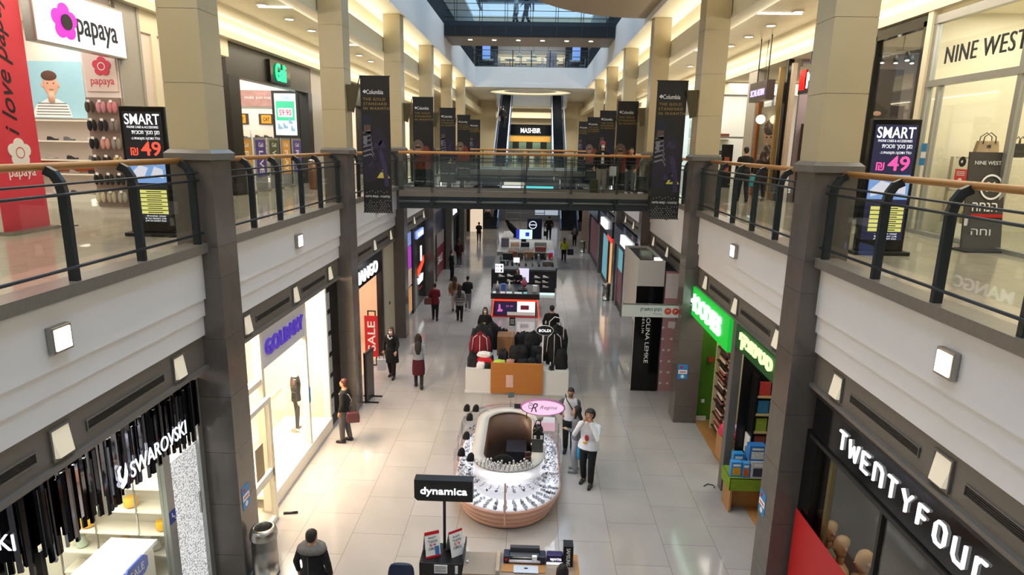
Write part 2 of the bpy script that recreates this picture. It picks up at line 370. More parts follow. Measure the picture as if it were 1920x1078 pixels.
# square wall lights on the bands, recessed boxes, downlights, vents in the frieze
for s in (-1, 1):
    n = SN[s]; i = 0
    for k in range(0, 6):
        y = COLY[k]+3.6
        t = thing('wall_light', '%s square glowing lamp from the camera on the white band of the %s wall' % (ORD[k], n), 'wall light', (mx(-4.62, s), y, 4.75), 'square lamps on the white bands')
        bx('housing', CHROME, (*xb(-4.62, -4.55, s), y-.13, y+.13, 4.76, 5.03), t, bevel=.01)
        bx('diffuser', LAMP, (*xb(-4.55, -4.542, s), y-.1, y+.1, 4.79, 5.0), t)
        for o in (1.4, 3.58, 5.75):
            if k == 0 and o < 2: continue
            t = thing('frieze_light', '%s small slanted light box from the camera in the frieze of the %s wall' % (ORD[i], n), 'light box', (mx(-4.7, s), COLY[k]+o, 3.66), 'light boxes in the friezes'); i += 1
            y = COLY[k]+o
            m = MB().framex(y-.15, y+.15, 3.64, 3.98, *xb(-4.73, -4.69, s), .02)
            build(m, 'frame', FRZ, t)
            x0, x1 = mx(-4.72, s), mx(-4.655, s)
            m = MB().add([(mx(-4.717, s), y-.13, 3.96), (mx(-4.717, s), y+.13, 3.96), (x1, y+.10, 3.67), (x1, y-.10, 3.67), (mx(-4.719, s), y-.13, 3.67), (mx(-4.719, s), y+.13, 3.67)],
                         [(0, 1, 2, 3), (0, 3, 4), (1, 5, 2), (4, 3, 2, 5), (0, 4, 5, 1)])
            build(m, 'lamp_face', mat('lamp_mesh_glow', '#fff3d8', emit=.42), t)
        for j, (a, b) in enumerate(((1.75, 3.25), (3.95, 5.4))):
            t = thing('air_vent', '%s louvred vent in bay %s of the %s frieze counted from the camera' % (('nearer', 'farther')[j], ('one two three four five six'.split())[k], n), 'vent', (mx(-4.7, s), COLY[k]+(a+b)/2, 3.74), 'louvred vents in the friezes')
            y0, y1 = COLY[k]+a, COLY[k]+b
            build(MB().framex(y0, y1, 3.74, 3.86, *xb(-4.735, -4.70, s), .012), 'frame', FRZ, t)
            m = MB().box(*xb(-4.73, -4.715, s), y0, y1, 3.75, 3.85)
            for q in range(4): m.box(*xb(-4.72, -4.705, s), y0+.01, y1-.01, 3.757+q*.023, 3.767+q*.023)
            build(m, 'louvres', mat('vent_dark', '#2c2926', .6), t)
    xx = mx(-7.02, s) if s < 0 else 6.5
    for i in range(13):
        y = 6.0+i*1.36*1.35
        t = thing('downlight', '%s round downlight from the camera in the %s gallery ceiling' % (ORD[i], n), 'ceiling light', (xx, y, 10.15), 'gallery downlights')
        build(MB().loft([[(xx+r*math.cos(2*math.pi*k/18), y+r*math.sin(2*math.pi*k/18), z) for k in range(18)] for r, z in ((.12, 10.17), (.15, 10.17), (.15, 10.2), (.12, 10.2))], closed=True), 'rim', WHITEP, t)
        build(MB().lathe([(.12, 10.175), (.12, 10.195)], (xx, y, 0), 16), 'lens', LAMP, t)
    for i, y in enumerate((5.2, 10.9, 17.3, 23.6)):
        xx2 = xx+(.35 if s < 0 else -.35)
        t = bx('strip_light', LAMP, (xx2-.55, xx2+.55, y-.03, y+.03, 10.18, 10.2), None, label='%s thin linear lamp from the camera in the %s gallery ceiling' % (ORD[i], n), cat='ceiling light', group='linear ceiling lamps')

# lower footbridge, slightly skewed across the atrium
def footbridge(name, label, cx, cy, L, ang, z, depth, tall=False):
    t = thing(name, label, 'footbridge', (cx, cy, z-.48)); h = L/2
    y0, y1 = cy-depth/2, cy+depth/2; a, b = cx-h, cx+h
    build(MB().box(a, b, y0+.06, y1-.06, z-.12, z), 'deck', UFLOOR, t)
    for q, e in ((y0, -1), (y1, 1)):
        build(MB().box(a, b, min(q, q-e*.06), max(q, q-e*.06), z-.10, z+.09), 'edge_kerb', CURB, t)
        build(MB().box(a, b, min(q-e*.02, q-e*.12), max(q-e*.02, q-e*.12), z-.48, z-.10), 'edge_beam', STEEL, t)
        build(MB().tube([(a, q+e*.03, z-.26), (b, q+e*.03, z-.26)], .045, 10), 'edge_pipe', mat('grey_steel_pipe', '#5b5f61', .35, metal=.3), t)
        build(MB().tube([(a, q-e*.08, z+1.26), (b, q-e*.08, z+1.26)], .04, 10), 'handrail', HWOOD, t)
        xs = [cx+h*v for v in (-.74, -.37, 0, .37, .74)]
        for x in xs:
            m = MB().box(x-.035, x-.015, q-.05, q+.05, z+.05, z+1.2).box(x+.015, x+.035, q-.05, q+.05, z+.05, z+1.2)
            build(m, 'post', STEEL, t)
            m = MB().prism([(-.10, 0), (.0, -.3), (.1, 0), (.06, .05), (0, -.12), (-.06, .05)], (x, q+e*.05, z-.13), (1, 0, 0), (0, 0, 1), (0, e, 0), .05)
            build(m, 'bracket', STEEL, t)
        for zz in (1.10, 1.0, .2): build(MB().tube([(a, q+e*.03, z+zz), (b, q+e*.03, z+zz)], .012, 6), 'rail', STEEL, t)
        for p, r in zip([a]+xs, xs+[b]): bx('glass_panel', GLASS, (p+.04, r-.04, q-.005, q+.005, z+.24, z+.98), t)
    t.rotation_euler.z = ang
    return t
footbridge('footbridge', 'near footbridge crossing the atrium, with wooden handrails and dark steel edge', -.3, 21.05, 8.0, R(4.6), 5.27, 1.5)
footbridge('footbridge', 'farther footbridge crossing the atrium behind the near one', -.32, 36.9, 8.38, 0, 5.27, 2.4)
# railing at the far edge of the gallery floor
t = thing('glass_railing', 'low railing with wooden handrail across the far end of the atrium opening', 'railing', (-.32, 42, 5.4))
build(MB().tube([(-4.5, 42, 6.53), (3.85, 42, 6.53)], .04, 8), 'handrail', HWOOD, t)
for i in range(9): bx('post', STEEL, (-4.3+i*1.0-.025, -4.3+i*1.0+.025, 41.97, 42.03, 5.4, 6.5), t)
for z in (6.3, 5.6): build(MB().tube([(-4.5, 42, z), (3.85, 42, z)], .014, 6), 'rail', STEEL, t)
bx('glass_panel', GLASS, (-4.4, 3.8, 41.995, 42.005, 5.62, 6.28), t)

# top-floor railings of thin uprights
for s in (-1, 1):
    t = thing('bar_railing', 'dark railing of thin uprights on the top floor edge along the %s side' % SN[s], 'railing', (mx(-4.42, s), 20, 12.25))
    for z in (13.4, 12.35): build(MB().tube([(mx(-4.42, s), 4, z), (mx(-4.42, s), 47.3, z)], .03, 6), 'rail', STEEL, t)
    m = MB()
    for i in range(270): y = 4.1+i*.16; m.box(mx(-4.42, s)-.01, mx(-4.42, s)+.01, y-.01, y+.01, 12.35, 13.4)
    build(m, 'uprights', STEEL, t)
t = thing('bar_railing', 'dark railing with steel posts across the far end of the top floor', 'railing', (-.32, 47.35, 12.25))
for z in (13.4, 13.0, 12.65, 12.32): build(MB().tube([(-4.4, 47.35, z), (3.75, 47.35, z)], .025, 6), 'rail', mat('steel_rail_light', '#7d8388', .3, metal=.6), t)
for i in range(7): bx('post', STEEL, (-4.3+i*1.33-.03, -4.3+i*1.33+.03, 47.32, 47.38, 12.25, 13.4), t)
bx('glass_panel', GLASS, (-4.35, 3.7, 47.39, 47.40, 12.3, 13.3), t)

# upper footbridge
t = thing('footbridge', 'dark steel footbridge high above the atrium with downlights in its underside', 'footbridge', (-.3, 32.4, 11.65))
build(MB().box(-4.27, 3.62, 31.0, 33.9, 12.2, 12.38), 'deck', STEEL, t)
m = MB()
for y in (31.0, 33.8): m.box(-4.27, 3.62, y, y+.1, 11.75, 12.2)
build(m, 'edge_beam', mat('near_black_steel', '#191a1e', .4, metal=.2), t)
m = MB().box(-4.27, 3.62, 31.1, 33.8, 11.70, 11.76)
build(m, 'underside', mat('brown_grey_soffit', '#7a706c', .4), t)
for i in range(7): x = -3.75+i*1.17; bx('web_plate', STEEL, (x-.03, x+.03, 30.96, 31.0, 11.76, 12.2), t)
for z, r in ((13.45, .03), (13.15, .014), (12.85, .014), (12.55, .014)): build(MB().tube([(-4.27, 31.05, z), (3.62, 31.05, z)], r, 6), 'rail', STEEL, t)
for i in range(7): x = -3.75+i*1.17; build(MB().box(x-.07, x-.045, 31.02, 31.08, 12.38, 13.45).box(x+.045, x+.07, 31.02, 31.08, 12.38, 13.45), 'post', STEEL, t)
for i in range(6):
    x = -3.16+i*1.153
    o = build(MB().lathe([(.10, 11.69), (.10, 11.70)], (x, 31.9, 0), 14), 'downlight', LAMP, t)
bx('glass_panel', GLASS, (-4.2, 3.55, 31.1, 31.11, 12.45, 13.3), t)

# rounded balcony that bulges from the right-hand edge of the top floor
m = MB(); P = []
for i in range(25):
    a = R(90)+R(180)*i/24; P.append((3.66+4.3*math.cos(a), 17.2+5.3*math.sin(a)))
m.prism(P, (0, 0, 11.0), (1, 0, 0), (0, 1, 0), (0, 0, 1), 1.2)
struct(m, 'ceiling_round_balcony', [mat('tan_plaster', '#b3a591', .7, var=.04)])
# ------------------------------------------------------------------ print and display materials
WARMGLOW = mat('shop_warm_wall', '#f3e3c4', .6, var=.03)
PINKW = mat('pinkish_white_wall', '#efe0d6', .6, var=.03)
PAPRED = mat('strawberry_red_print', '#d63a4e', .45, var=.03)
INK = mat('black_ink', '#17171a', .6, var=0)
WINK = mat('white_ink', '#efefef', .55, var=0)
MAG = mat('magenta_glow', '#e02fd0', emit=.75)
GREENG = mat('gali_green_glow', '#2fe39a', emit=1.2)
PURP = mat('purple_glow', '#5a3fd8', emit=.9)
def pane(name, b, parent=None, **k): return bx(name, GLASS, b, parent, **k)
def flower(mb_r, c, u, v, r, petals=5, rot=0.3):
    """outline of a five-petal flower"""
    pts = []
    for i in range(60):
        a = 2*math.pi*i/60
        q = r*(.72+.28*abs(math.cos((a-rot)*petals/2))**.7)
        pts.append((q*math.cos(a), q*math.sin(a)))
    mb_r.prism(pts, c, u, v, Vector(u).cross(Vector(v)), .015)
def disc(m, c, u, v, r, d=.012, n=28, ry=None):
    m.prism([(r*math.cos(2*math.pi*i/n), (ry or r)*math.sin(2*math.pi*i/n)) for i in range(n)], c, u, v, Vector(u).cross(Vector(v)), d); return m
def shop_light(name, x, y, z, sx, sy, e, col=WARM): return area(name, (x, y, z), sx, sy, e, col)

# ================================================================== upper left: shoe shop with the flower sign
def wall_block(s, name, a, m=None): return struct(MB().box(*xb(a[0], a[1], s), *a[2:]), name, m or WHITEP)
wall_block(-1, 'wall_papaya_back', (-14, -9.1, 15.4, 15.6, 5.27, 9.45), PINKW)
struct(MB().box(-9.1, -8.35, 13.0, 15.6, 5.27, 9.45), 'wall_papaya_side', PINKW)
struct(MB().box(-8.36, -8.3, 13.0, 13.72, 5.27, 9.45).box(-8.36, -8.28, 13.66, 13.74, 5.27, 9.45), 'trim_grey_pilaster', mat('grey_pilaster', '#a9a59e', .5, var=.04))
shop_light('papaya_shop_light', -11, 11, 9.4, 4, 7, 230, NEUT)
t = thing('lightbox_sign', 'white hanging lightbox sign reading papaya with a magenta flower', 'sign', (-8.2, 11.88, 8.36))
bx('box', mat('sign_panel_glow', '#eef4ff', emit=1.05), (-8.35, -8.2, 10.70, 13.06, 8.36, 9.24), t)
m = MB().framex(10.68, 13.08, 8.34, 9.26, -8.37, -8.19, .03); build(m, 'frame', CHROME, t)
m = MB(); flower(m, (-8.2, 11.40, 8.76), YP, ZP, .31); o = build(m, 'flower', MAG, t)
build(disc(MB(), (-8.18, 11.43, 8.76), YP, ZP, .13), 'flower_centre', INK, t)
text('papaya', INK, (-8.2, 12.25, 8.68), 1.12, .40, YP, ZP, .012, t, 'lettering', .006)
for y in (11.0, 12.8): build(MB().cyl((-8.27, y, 9.24), (-8.27, y, 9.46), .012, 6), 'hanger', CHROME, t)
# red pull-up banner
t = thing('pullup_banner', 'tall strawberry red banner with black script i love papaya and white flower', 'banner', (-8.3, 10.08, 5.27))
bx('sheet', PAPRED, (-8.32, -8.30, 9.60, 10.55, 5.33, 9.30), t)
bx('base', CHROME, (-8.45, -8.15, 9.58, 10.57, 5.27, 5.33), t)
build(MB().tube([(-8.33, 10.56, 5.3), (-8.2, 10.75, 5.28), (-8.1, 10.95, 5.275)], .012, 6), 'stand_foot', BLACK, t)
text('i love papaya', INK, (-8.30, 10.08, 8.0), 2.35, .34, ZP, YM, .006, t, 'script_lettering', .002, shear=.35)
m = MB(); flower(m, (-8.30, 10.12, 6.55), YP, ZP, .23); build(m, 'white_flower', WINK, t)
m = MB(); N = 24; m.loft([[(-8.283, 10.12+r*math.cos(2*math.pi*k/N), 6.55+r*math.sin(2*math.pi*k/N)) for k in range(N)] for r in (.075, .09)], cap=False); build(m, 'flower_ring', PAPRED, t)
text('papaya', WINK, (-8.30, 10.12, 6.2), .55, .15, YP, ZP, .006, t, 'lettering', .002)
# back wall: poster and shelves of shoes
t = thing('poster', 'large pale blue poster of a short-haired person in a striped shirt', 'poster', (-11.55, 15.38, 7.25))
bx('print', mat('pale_blue_print', '#9ecbdc', .5, var=.05), (-12.3, -10.75, 15.31, 15.34, 7.25, 8.55), t)
m = MB().ell((-11.55, 15.31, 8.02), (.185, .012, .27), 14, 8); m.ell((-11.75, 15.31, 8.0), (.03, .01, .06), 8, 5); m.ell((-11.35, 15.31, 8.0), (.03, .01, .06), 8, 5); m.tube([(-11.55, 15.315, 7.85), (-11.55, 15.315, 7.62)], .08, 8); build(m, 'face', mat('print_skin', '#d9a68d', .6, var=.06), t)
m = MB().ell((-11.56, 15.302, 8.22), (.195, .012, .12), 14, 6); build(m, 'hair', mat('print_hair', '#5a3c30', .7), t)
m = MB()
for dx in (-.07, .08): m.ell((-11.54+dx, 15.297, 8.05), (.024, .004, .012), 8, 4)
m.box(-11.58, -11.48, 15.295, 15.30, 7.90, 7.91); build(m, 'features', INK, t)
m = MB().prism([(-.55, 0), (.45, 0), (.38, .28), (.12, .42), (-.12, .42), (-.4, .28)], (-11.55, 15.31, 7.27), (1, 0, 0), ZP, YM, .012); build(m, 'shirt', WINK, t)
m = MB()
for i in range(5): m.box(-11.98+.02*i, -11.13-.02*i, 15.293, 15.30, 7.32+.065*i, 7.335+.065*i)
build(m, 'stripes', INK, t)
t = thing('shoe_shelving', 'white wall shelving unit with rows of shoes under the blue poster', 'shelf', (-11.2, 15.2, 5.27))
for i, z in enumerate((5.45, 5.95, 6.28, 6.72, 7.2)): bx('shelf', WARMW, (-13.4, -9.6, 14.95, 15.4, z-.03, z), t)
bx('orange_header', mat('orange_strip', '#d9642d', .5), (-13.2, -9.7, 15.36, 15.39, 5.99, 6.22), t)
bx('plinth', WARMW, (-13.4, -9.6, 14.95, 15.4, 5.27, 5.42), t)
def shoe_mb(L=.26, w_=.095, h=.095):
    m = MB(); up, so = [], []
    for i in range(14):
        q = i/13; x = (q-.5)*L; ww = w_/2*(.55+.45*math.sin(math.pi*min(1, .22+.62*q))*(1.08 if .55 < q < .85 else 1))*(.55 if i in (0, 13) else 1)
        top = h*(.86+.14*math.sin(q*12) if q < .28 else .98-.3*(q-.28)/.2 if q < .48 else .66-.36*(q-.48)/.34 if q < .82 else .30-.2*(q-.82)/.18); zb = .006+.012*max(0, (q-.8)/.2)
        up.append([(x, -ww, zb+.02), (x, ww, zb+.02), (x, ww*.92, zb+(top-zb)*.62), (x, ww*.5, top), (x, 0, top*(.72 if .08 < q < .26 else 1.02)), (x, -ww*.5, top), (x, -ww*.92, zb+(top-zb)*.62)])
        so.append([(x*1.03, -ww*1.1, zb), (x*1.03, ww*1.1, zb), (x*1.03, ww*1.1, zb+.024), (x*1.03, -ww*1.1, zb+.024)])
    m.loft(up); m.use(1); m.loft(so); return m
_shoe = shoe_mb().mesh('shoe', [BLACK, WINK])
_SH = {}
def shoes(spots, cols, label, group, rot=0, scale=1):
    for i, (x, y, z) in enumerate(spots):
        c = cols[i % len(cols)]
        if c not in _SH: me = _shoe.copy(); me.materials.clear(); me.materials.append(mat('shoe_'+c.strip('#'), c, .5)); me.materials.append(mat('shoe_sole', '#cfccc6', .6)); _SH[c] = me
        o = bpy.data.objects.new('shoe', _SH[c]); COL.objects.link(o); o.location = (x, y, z); o.rotation_euler.z = rot; o.scale = (scale,)*3
        tagit(o, label if isinstance(label, str) else label(i), 'shoe', group)
shoes([(x+random.uniform(-.05, .05), 15.15, z+.002) for z in (5.45, 5.95, 6.28, 6.72) for x in (-12.6, -12.1, -11.6, -11.1, -10.6, -10.1)], ['#222226', '#6b6b70', '#d8cfc8', '#3a3a44', '#b8a9a4'],
      lambda i: '%s shoe from the left on the %s white shelf under the blue poster' % (ORD[i % 6], ('lowest', 'second lowest', 'third', 'top')[i//6]), 'shoes under the poster')
t = thing('wall_panel', 'wall panel beside the shoe shop with red flower and papaya wordmark', 'sign', (-8.72, 12.98, 7.72))
bx('panel', mat('panel_pale_pink', '#e6cfc4', .5, var=.03), (-9.05, -8.4, 12.97, 13.0, 7.72, 8.75), t)
m = MB(); flower(m, (-8.68, 12.97, 8.2), XP, ZP, .19); build(m, 'flower', PAPRED, t)
m = MB(); N = 24; m.loft([[(-8.68+r*math.cos(2*math.pi*k/N), 12.95, 8.2+r*math.sin(2*math.pi*k/N)) for k in range(N)] for r in (.062, .078)], cap=False); build(m, 'flower_ring', WINK, t)
text('papaya', PAPRED, (-8.7, 12.97, 7.88), .48, .15, XP, ZP, .005, t, 'lettering')
# slippers on hooks
t = thing('hook_panel', 'pegboard panel of steel hooks beside the shoe shop entrance', 'display panel', (-8.72, 12.95, 5.4))
bx('panel', mat('pegboard_taupe', '#8a7468', .6), (-9.08, -8.38, 12.95, 12.998, 5.4, 7.6), t)
for r in range(6):
    for c_ in range(3): build(MB().cyl((-8.95+.23*c_, 12.95, 7.5-.36*r), (-8.95+.23*c_, 12.89, 7.5-.36*r), .008, 5), 'hook', CHROME, t)
def slipper(x, y, z, c, label):
    m = MB()
    for d in (-.05, .05):
        m.ell((x+d, y, z-.11), (.052, .03, .115), 9, 6)
    o = build(m, 'slippers', mat('plush_'+c.strip('#'), c, .95, var=.2, scale=40), None, label, 'slippers', 'slippers on hooks')
    sub = build(MB().box(x-.03, x+.03, y-.035, y-.03, z-.02, z+.03), 'tag', WINK, o); return o
SC_ = [['#4d4136', '#c98a93', '#cc7d85'], ['#1d1b1e', '#252227', '#7a706c'], ['#1b1a1c', '#c69084', '#8f867e'], ['#39342f', '#2a2725', '#b09a6a'], ['#1c1b1c', '#28262a', '#232224'], ['#cfc1a0', '#b9a98e', '#a39a90']]
for r in range(6):
    for c_ in range(3): slipper(-8.95+.23*c_, 12.855, 7.52-.36*r, SC_[r][c_], '%s plush slippers in the %s row of hooks, %s column' % (('brown', 'pink', 'rose', 'black', 'charcoal', 'grey', 'jet', 'salmon', 'taupe', 'dark', 'umber', 'mustard', 'ebony', 'inky', 'sooty', 'cream', 'tan', 'ashen')[r*3+c_], ('top', 'second', 'third', 'fourth', 'fifth', 'lowest')[r], ('left', 'middle', 'right')[c_]))
# SMART totems
def smart(x, y, label, numcol, bg):
    t = thing('display_totem', label, 'advertising screen', (x, y, 5.27))
    build(MB().box(x-.42, x+.42, y-.16, y+.16, 5.27, 5.33), 'base', BLACK, t, bevel=.01)
    build(MB().box(x-.36, x+.36, y-.05, y+.05, 5.33, 7.30), 'casing', BLACKG, t, bevel=.012)
    F = y-.051; sc = mat('screen_'+bg.strip('#'), bg, emit=1.0)
    s = bx('screen', sc, (x-.31, x+.31, F-.004, F, 5.50, 7.22), t)
    f2 = F-.004; W = mat('screen_white', '#f4f4fa', emit=1.0)
    text('SMART', W, (x, f2, 7.105), .56, .165, XP, ZP, .004, s, 'wordmark', .012)
    text('PHONE CASES & ACCESSORIES', W, (x, f2, 6.985), .5, .035, XP, ZP, .003, s, 'tagline')
    text('מגן מסך וזכוכית'[::-1], W, (x+.04, f2, 6.895), .44, .075, XP, ZP, .003, s, 'hebrew_line', .004)
    text('כולל הדבקה מקצועית ב-'[::-1], W, (x+.03, f2, 6.81), .46, .055, XP, ZP, .003, s, 'hebrew_line')
    text('49', numcol, (x+.1, f2, 6.655), .32, .22, XP, ZP, .004, s, 'price', .014)
    text('₪', numcol, (x-.17, f2, 6.61), .12, .12, XP, ZP, .004, s, 'price_sign', .004)
    m = MB().box(x-.30, x+.30, f2-.003, f2, 6.12, 6.49); build(m, 'picture', mat('screen_sky_blue', '#6d93c8', emit=.9), s)
    m = MB().prism([(-.25, .0), (-.05, .06), (.02, .2), (-.12, .24), (-.27, .1)], (x, f2-.003, 6.16), XP, ZP, YM, .003).prism([(.05, .05), (.26, .02), (.25, .16), (.12, .2)], (x, f2-.003, 6.18), XP, ZP, YM, .003)
    build(m, 'pictured_hands', mat('screen_pale_grey', '#c9ccda', emit=.8), s)
    m = MB()
    for i in range(6): m.box(x-.22, x+.28, f2-.003, f2, 5.96-.066*i, 6.012-.066*i)
    build(m, 'yellow_rows', mat('screen_pale_yellow', '#e3dc7c', emit=.9), s)
    m = MB()
    for i in range(6): m.box(x-.05, x+.19, f2-.0045, f2-.003, 5.978-.066*i, 5.992-.066*i)
    build(m, 'row_text', INK, s)
    for i, q in enumerate(('קומה אמצעית -', 'דוכן SMART מול יד', 'חנות SMART מול דלק')): text(q[::-1] if 'SMART' not in q else q.split(' SMART ')[1][::-1]+' SMART '+q.split(' SMART ')[0][::-1], W, (x+.06, f2, 5.59-.037*i), .34, .032, XP, ZP, .003, s, 'hebrew_line')
smart(-6.12, 10.0, 'black advertising totem with price 49 in orange, by the left pillar', mat('screen_coral', '#f2543f', emit=1.1), '#0e1016')
smart(5.38, 9.85, 'dark blue advertising totem with price 49 in pink, by the right pillar', mat('screen_pink', '#f7529f', emit=1.1), '#181b3c')
# clothes shop between the pilaster and the nearest left pillar
struct(MB().box(-12, -11.9, 15.65, 17.6, 5.27, 9.45), 'wall_clothes_shop', mat('peach_wall', '#efc9a8', .6, var=.03))
struct(MB().box(-8.5, -8.3, 14.15, 14.35, 5.27, 9.0).box(-8.5, -8.3, 13.74, 17.7, 9.0, 9.45), 'trim_cream_frame', CEIL)
shop_light('clothes_shop_light', -10.5, 16, 9.3, 2.5, 2.5, 130, WARM)
t = thing('garment_shelf', 'pale shelving bay with folded garments, left of the nearest cream pillar', 'shelf', (-10.1, 16.2, 5.27))
for z in (5.5, 6.0, 6.5, 7.0, 7.5, 7.95): bx('shelf', WARMW, (-10.9, -9.3, 16.0, 16.5, z-.03, z), t)
bx('side_panel', WARMW, (-10.95, -10.9, 16.0, 16.5, 5.27, 8.6), t); bx('back_panel', WARMW, (-10.9, -9.3, 16.5, 16.52, 5.27, 8.6), t)
GC = ['#2e2a33', '#7c4a3a', '#3e3b42', '#c79a86', '#26242b', '#8d6a5b', '#d6c2b4', '#4b3430']
def folded(x, y, z, n, label, group, w_=.34, d=.3, cols=GC, hh=.05, rz=0):
    for i in range(n):
        c = random.choice(cols)
        m = MB(); zz = z+hh*i
        m.obox((x+random.uniform(-.012, .012), y, zz+hh*.48), (w_, d, hh*.9), rz+random.uniform(-.05, .05))
        o = build(m, 'folded_garment', mat('cloth_'+c.strip('#'), c, .9, var=.12, scale=15), None, '%s garment up %s' % (ORD[i], label), 'folded garment', group, bevel=.018)
for i, z in enumerate((7.0, 7.5, 7.95)):
    for j, x in enumerate((-10.45, -9.98, -9.55)): folded(x, 16.2, z+.003, random.randint(3, 5), 'in the %s stack, %s shelf left of the pillar' % (('left', 'middle', 'right')[j], ('third', 'second', 'top')[i]), 'folded garments left of the pillar')

# ================================================================== upper left: Gali
DKF = mat('gali_dark_fascia', '#1c1a1d', .35, var=.08)
t = thing('storefront', 'black shop front with green letters Gali behind the left pillar', 'shop front', (-8.4, 21, 5.27))
f = build(MB().box(-8.7, -8.4, 17.7, 24.3, 8.55, 9.44), 'fascia', DKF, t)
build(MB().box(-8.7, -8.35, 17.7, 18.35, 5.27, 8.55), 'jamb', BLACK, t); build(MB().box(-8.7, -8.35, 23.9, 24.3, 5.27, 8.55), 'jamb', BLACK, t)
bx('sign_block', BLACKG, (-8.41, -8.3, 20.45, 22.1, 8.62, 9.3), t)
text('Gali', GREENG, (-8.29, 21.2, 8.96), .82, .55, YP, ZP, .05, t, 'green_lettering', .008)
bww = mat('bright_white_wall', '#f2ede6', .6, var=.02)
struct(MB().box(-12.1, -12.0, 17.7, 24.4, 5.27, 9.45), 'wall_gali_back', bww); struct(MB().box(-12, -8.7, 24.3, 24.4, 5.27, 9.45), 'wall_gali_side', bww); struct(MB().box(-12, -8.7, 17.6, 17.68, 5.27, 9.45), 'wall_gali_near', bww)
shop_light('gali_shop_light', -10.2, 21, 9.4, 2.2, 5.5, 210, NEUT)
t = thing('advertising_screen', 'portrait green and white screen showing 59.90 and shoes in the Gali front', 'screen', (-9.26, 24.0, 5.27))
bx('casing', BLACK, (-9.76, -8.75, 23.98, 24.12, 5.27, 8.62), t)
FY = 23.98
s_ = bx('screen', mat('screen_ice_white', '#e3f7f4', emit=1.1), (-9.66, -8.86, FY-.008, FY, 7.02, 8.52), t)
bx('green_block', mat('screen_mint_green', '#3fc592', emit=.9), (-9.61, -8.92, FY-.012, FY-.008, 7.55, 8.25), s_)
bx('white_block', mat('screen_white', '#f4f4fa', emit=1.0), (-9.54, -9.0, FY-.016, FY-.012, 7.68, 8.0), s_)
text('59.90', mat('screen_crimson', '#c4264d', emit=.8), (-9.27, FY-.016, 7.84), .46, .22, XP, ZP, .004, s_, 'price', .012)
text('Gali', mat('screen_mint_green', '#3fc592', emit=.9), (-9.26, FY-.008, 8.38), .25, .15, XP, ZP, .004, s_, 'small_lettering')
for x, z, r in ((-9.5, 7.3, .07), (-9.3, 7.33, .07), (-9.1, 7.5, .06), (-9.02, 7.24, .06)):
    build(MB().prism([(-r, -.07), (r*1.6, -.07), (r*1.5, 0), (.03, .05), (-.02, .14), (-r, .14)], (x, FY-.01, z), XP, ZP, YM, .004), 'pictured_shoe', mat('screen_slate_blue', '#8fb3cf', emit=.7), s_)
t = thing('poster', 'long photo poster of hands and feet above the shoes inside Gali', 'poster', (-10.55, 24.23, 8.0))
bx('print', mat('print_rosy_brown', '#b98d84', .5, var=.35, scale=5), (-11.4, -9.72, 24.27, 24.295, 8.06, 8.64), t)
bx('frame', CHROME, (-11.45, -9.68, 24.27, 24.295, 8.0, 8.05), t)
text('MORE  JUST FOR', WINK, (-10.4, 24.27, 8.36), 1.0, .1, XP, ZP, .004, t, 'white_lettering')
for i, x in enumerate((-11.1, -10.12)):
    t = thing('brand_plaque', 'yellow CAT plaque on brown board, %s of the two inside Gali' % ('left', 'right')[i], 'sign', (x, 24.22, 7.4), 'CAT plaques')
    bx('board', mat('brown_board', '#4a3a30', .6), (x-.29, x+.29, 24.26, 24.295, 7.4, 7.79), t)
    bx('plate', mat('yellow_plate', '#e6a92c', .5, var=.03), (x-.19, x+.19, 24.25, 24.26, 7.44, 7.75), t)
    text('CAT', INK, (x, 24.25, 7.59), .24, .14, XP, ZP, .005, t, 'lettering', .01)
for i, x in enumerate((-11.1, -10.15)):
    t = thing('shoe_rack', '%s narrow rack of shoes under a CAT plaque inside Gali' % ('left', 'right')[i], 'rack', (x, 24.0, 5.27), 'shoe racks in Gali')
    zs = (5.5, 5.85, 6.2, 6.55, 6.9)
    for z in zs: bx('shelf', WARMW, (x-.36, x+.36, 23.85, 24.14, z-.02, z), t)
    bx('back_panel', WARMW, (x-.36, x+.36, 24.14, 24.16, 5.27, 7.2), t)
    shoes([(x+d, 24.0, z+.003) for z in zs for d in (-.18, .16)], ['#33291f', '#241f1e', '#5b4a36', '#8c7f72'],
          lambda k, i=i: '%s brown shoe on the %s shelf of the %s rack inside Gali' % (('left', 'right')[k % 2], ('lowest', 'second', 'third', 'fourth', 'top')[k//2], ('left', 'right')[i]), 'shoes in Gali', 0, 1.15)
STC = [('#d49a2e', 'amber', 'PLAY'), ('#4b3a91', 'violet', 'LIVE'), ('#4c5434', 'olive', 'WALK'), ('#e2a038', 'yellow', 'PLAY'), ('#57459c', 'purple', 'RUN')]
for i, (c, cn, wd) in enumerate(STC):
    y = 18.62+i*1.02
    t = thing('floor_sign', '%s %s upright sign with white word in front of Gali' % (ORD[i], cn), 'sign', (-8.45, y, 5.27), 'coloured uprights of Gali')
    bx('foot', CHROME, (-8.62, -8.28, y-.28, y+.28, 5.27, 5.31), t)
    bx('board', GREY, (-8.47, -8.43, y-.40, y+.40, 5.31, 6.9), t)
    bx('print', mat('sign_'+cn, c, .5, var=.03), (-8.43, -8.42, y-.34, y+.34, 5.72, 6.83), t)
    text('Gali', WINK, (-8.42, y, 6.68), .34, .13, YP, ZP, .004, t, 'small_lettering')
    text(wd, WINK, (-8.42, y-.02, 6.15), .7, .30, (0, 0, -1), YP, .004, t, 'big_lettering', .01)
t = thing('litter_bin', 'tall bronze litter bin on the left gallery by the second railing', 'bin', (-7.2, 20.9, 5.27))
build(MB().lathe([(.2, 0), (.21, .02), (.21, .85), (.19, .88)], (-7.2, 20.9, 5.27), 18), 'body', mat('bronze_metal', '#8a6a50', .35, metal=.7), t)
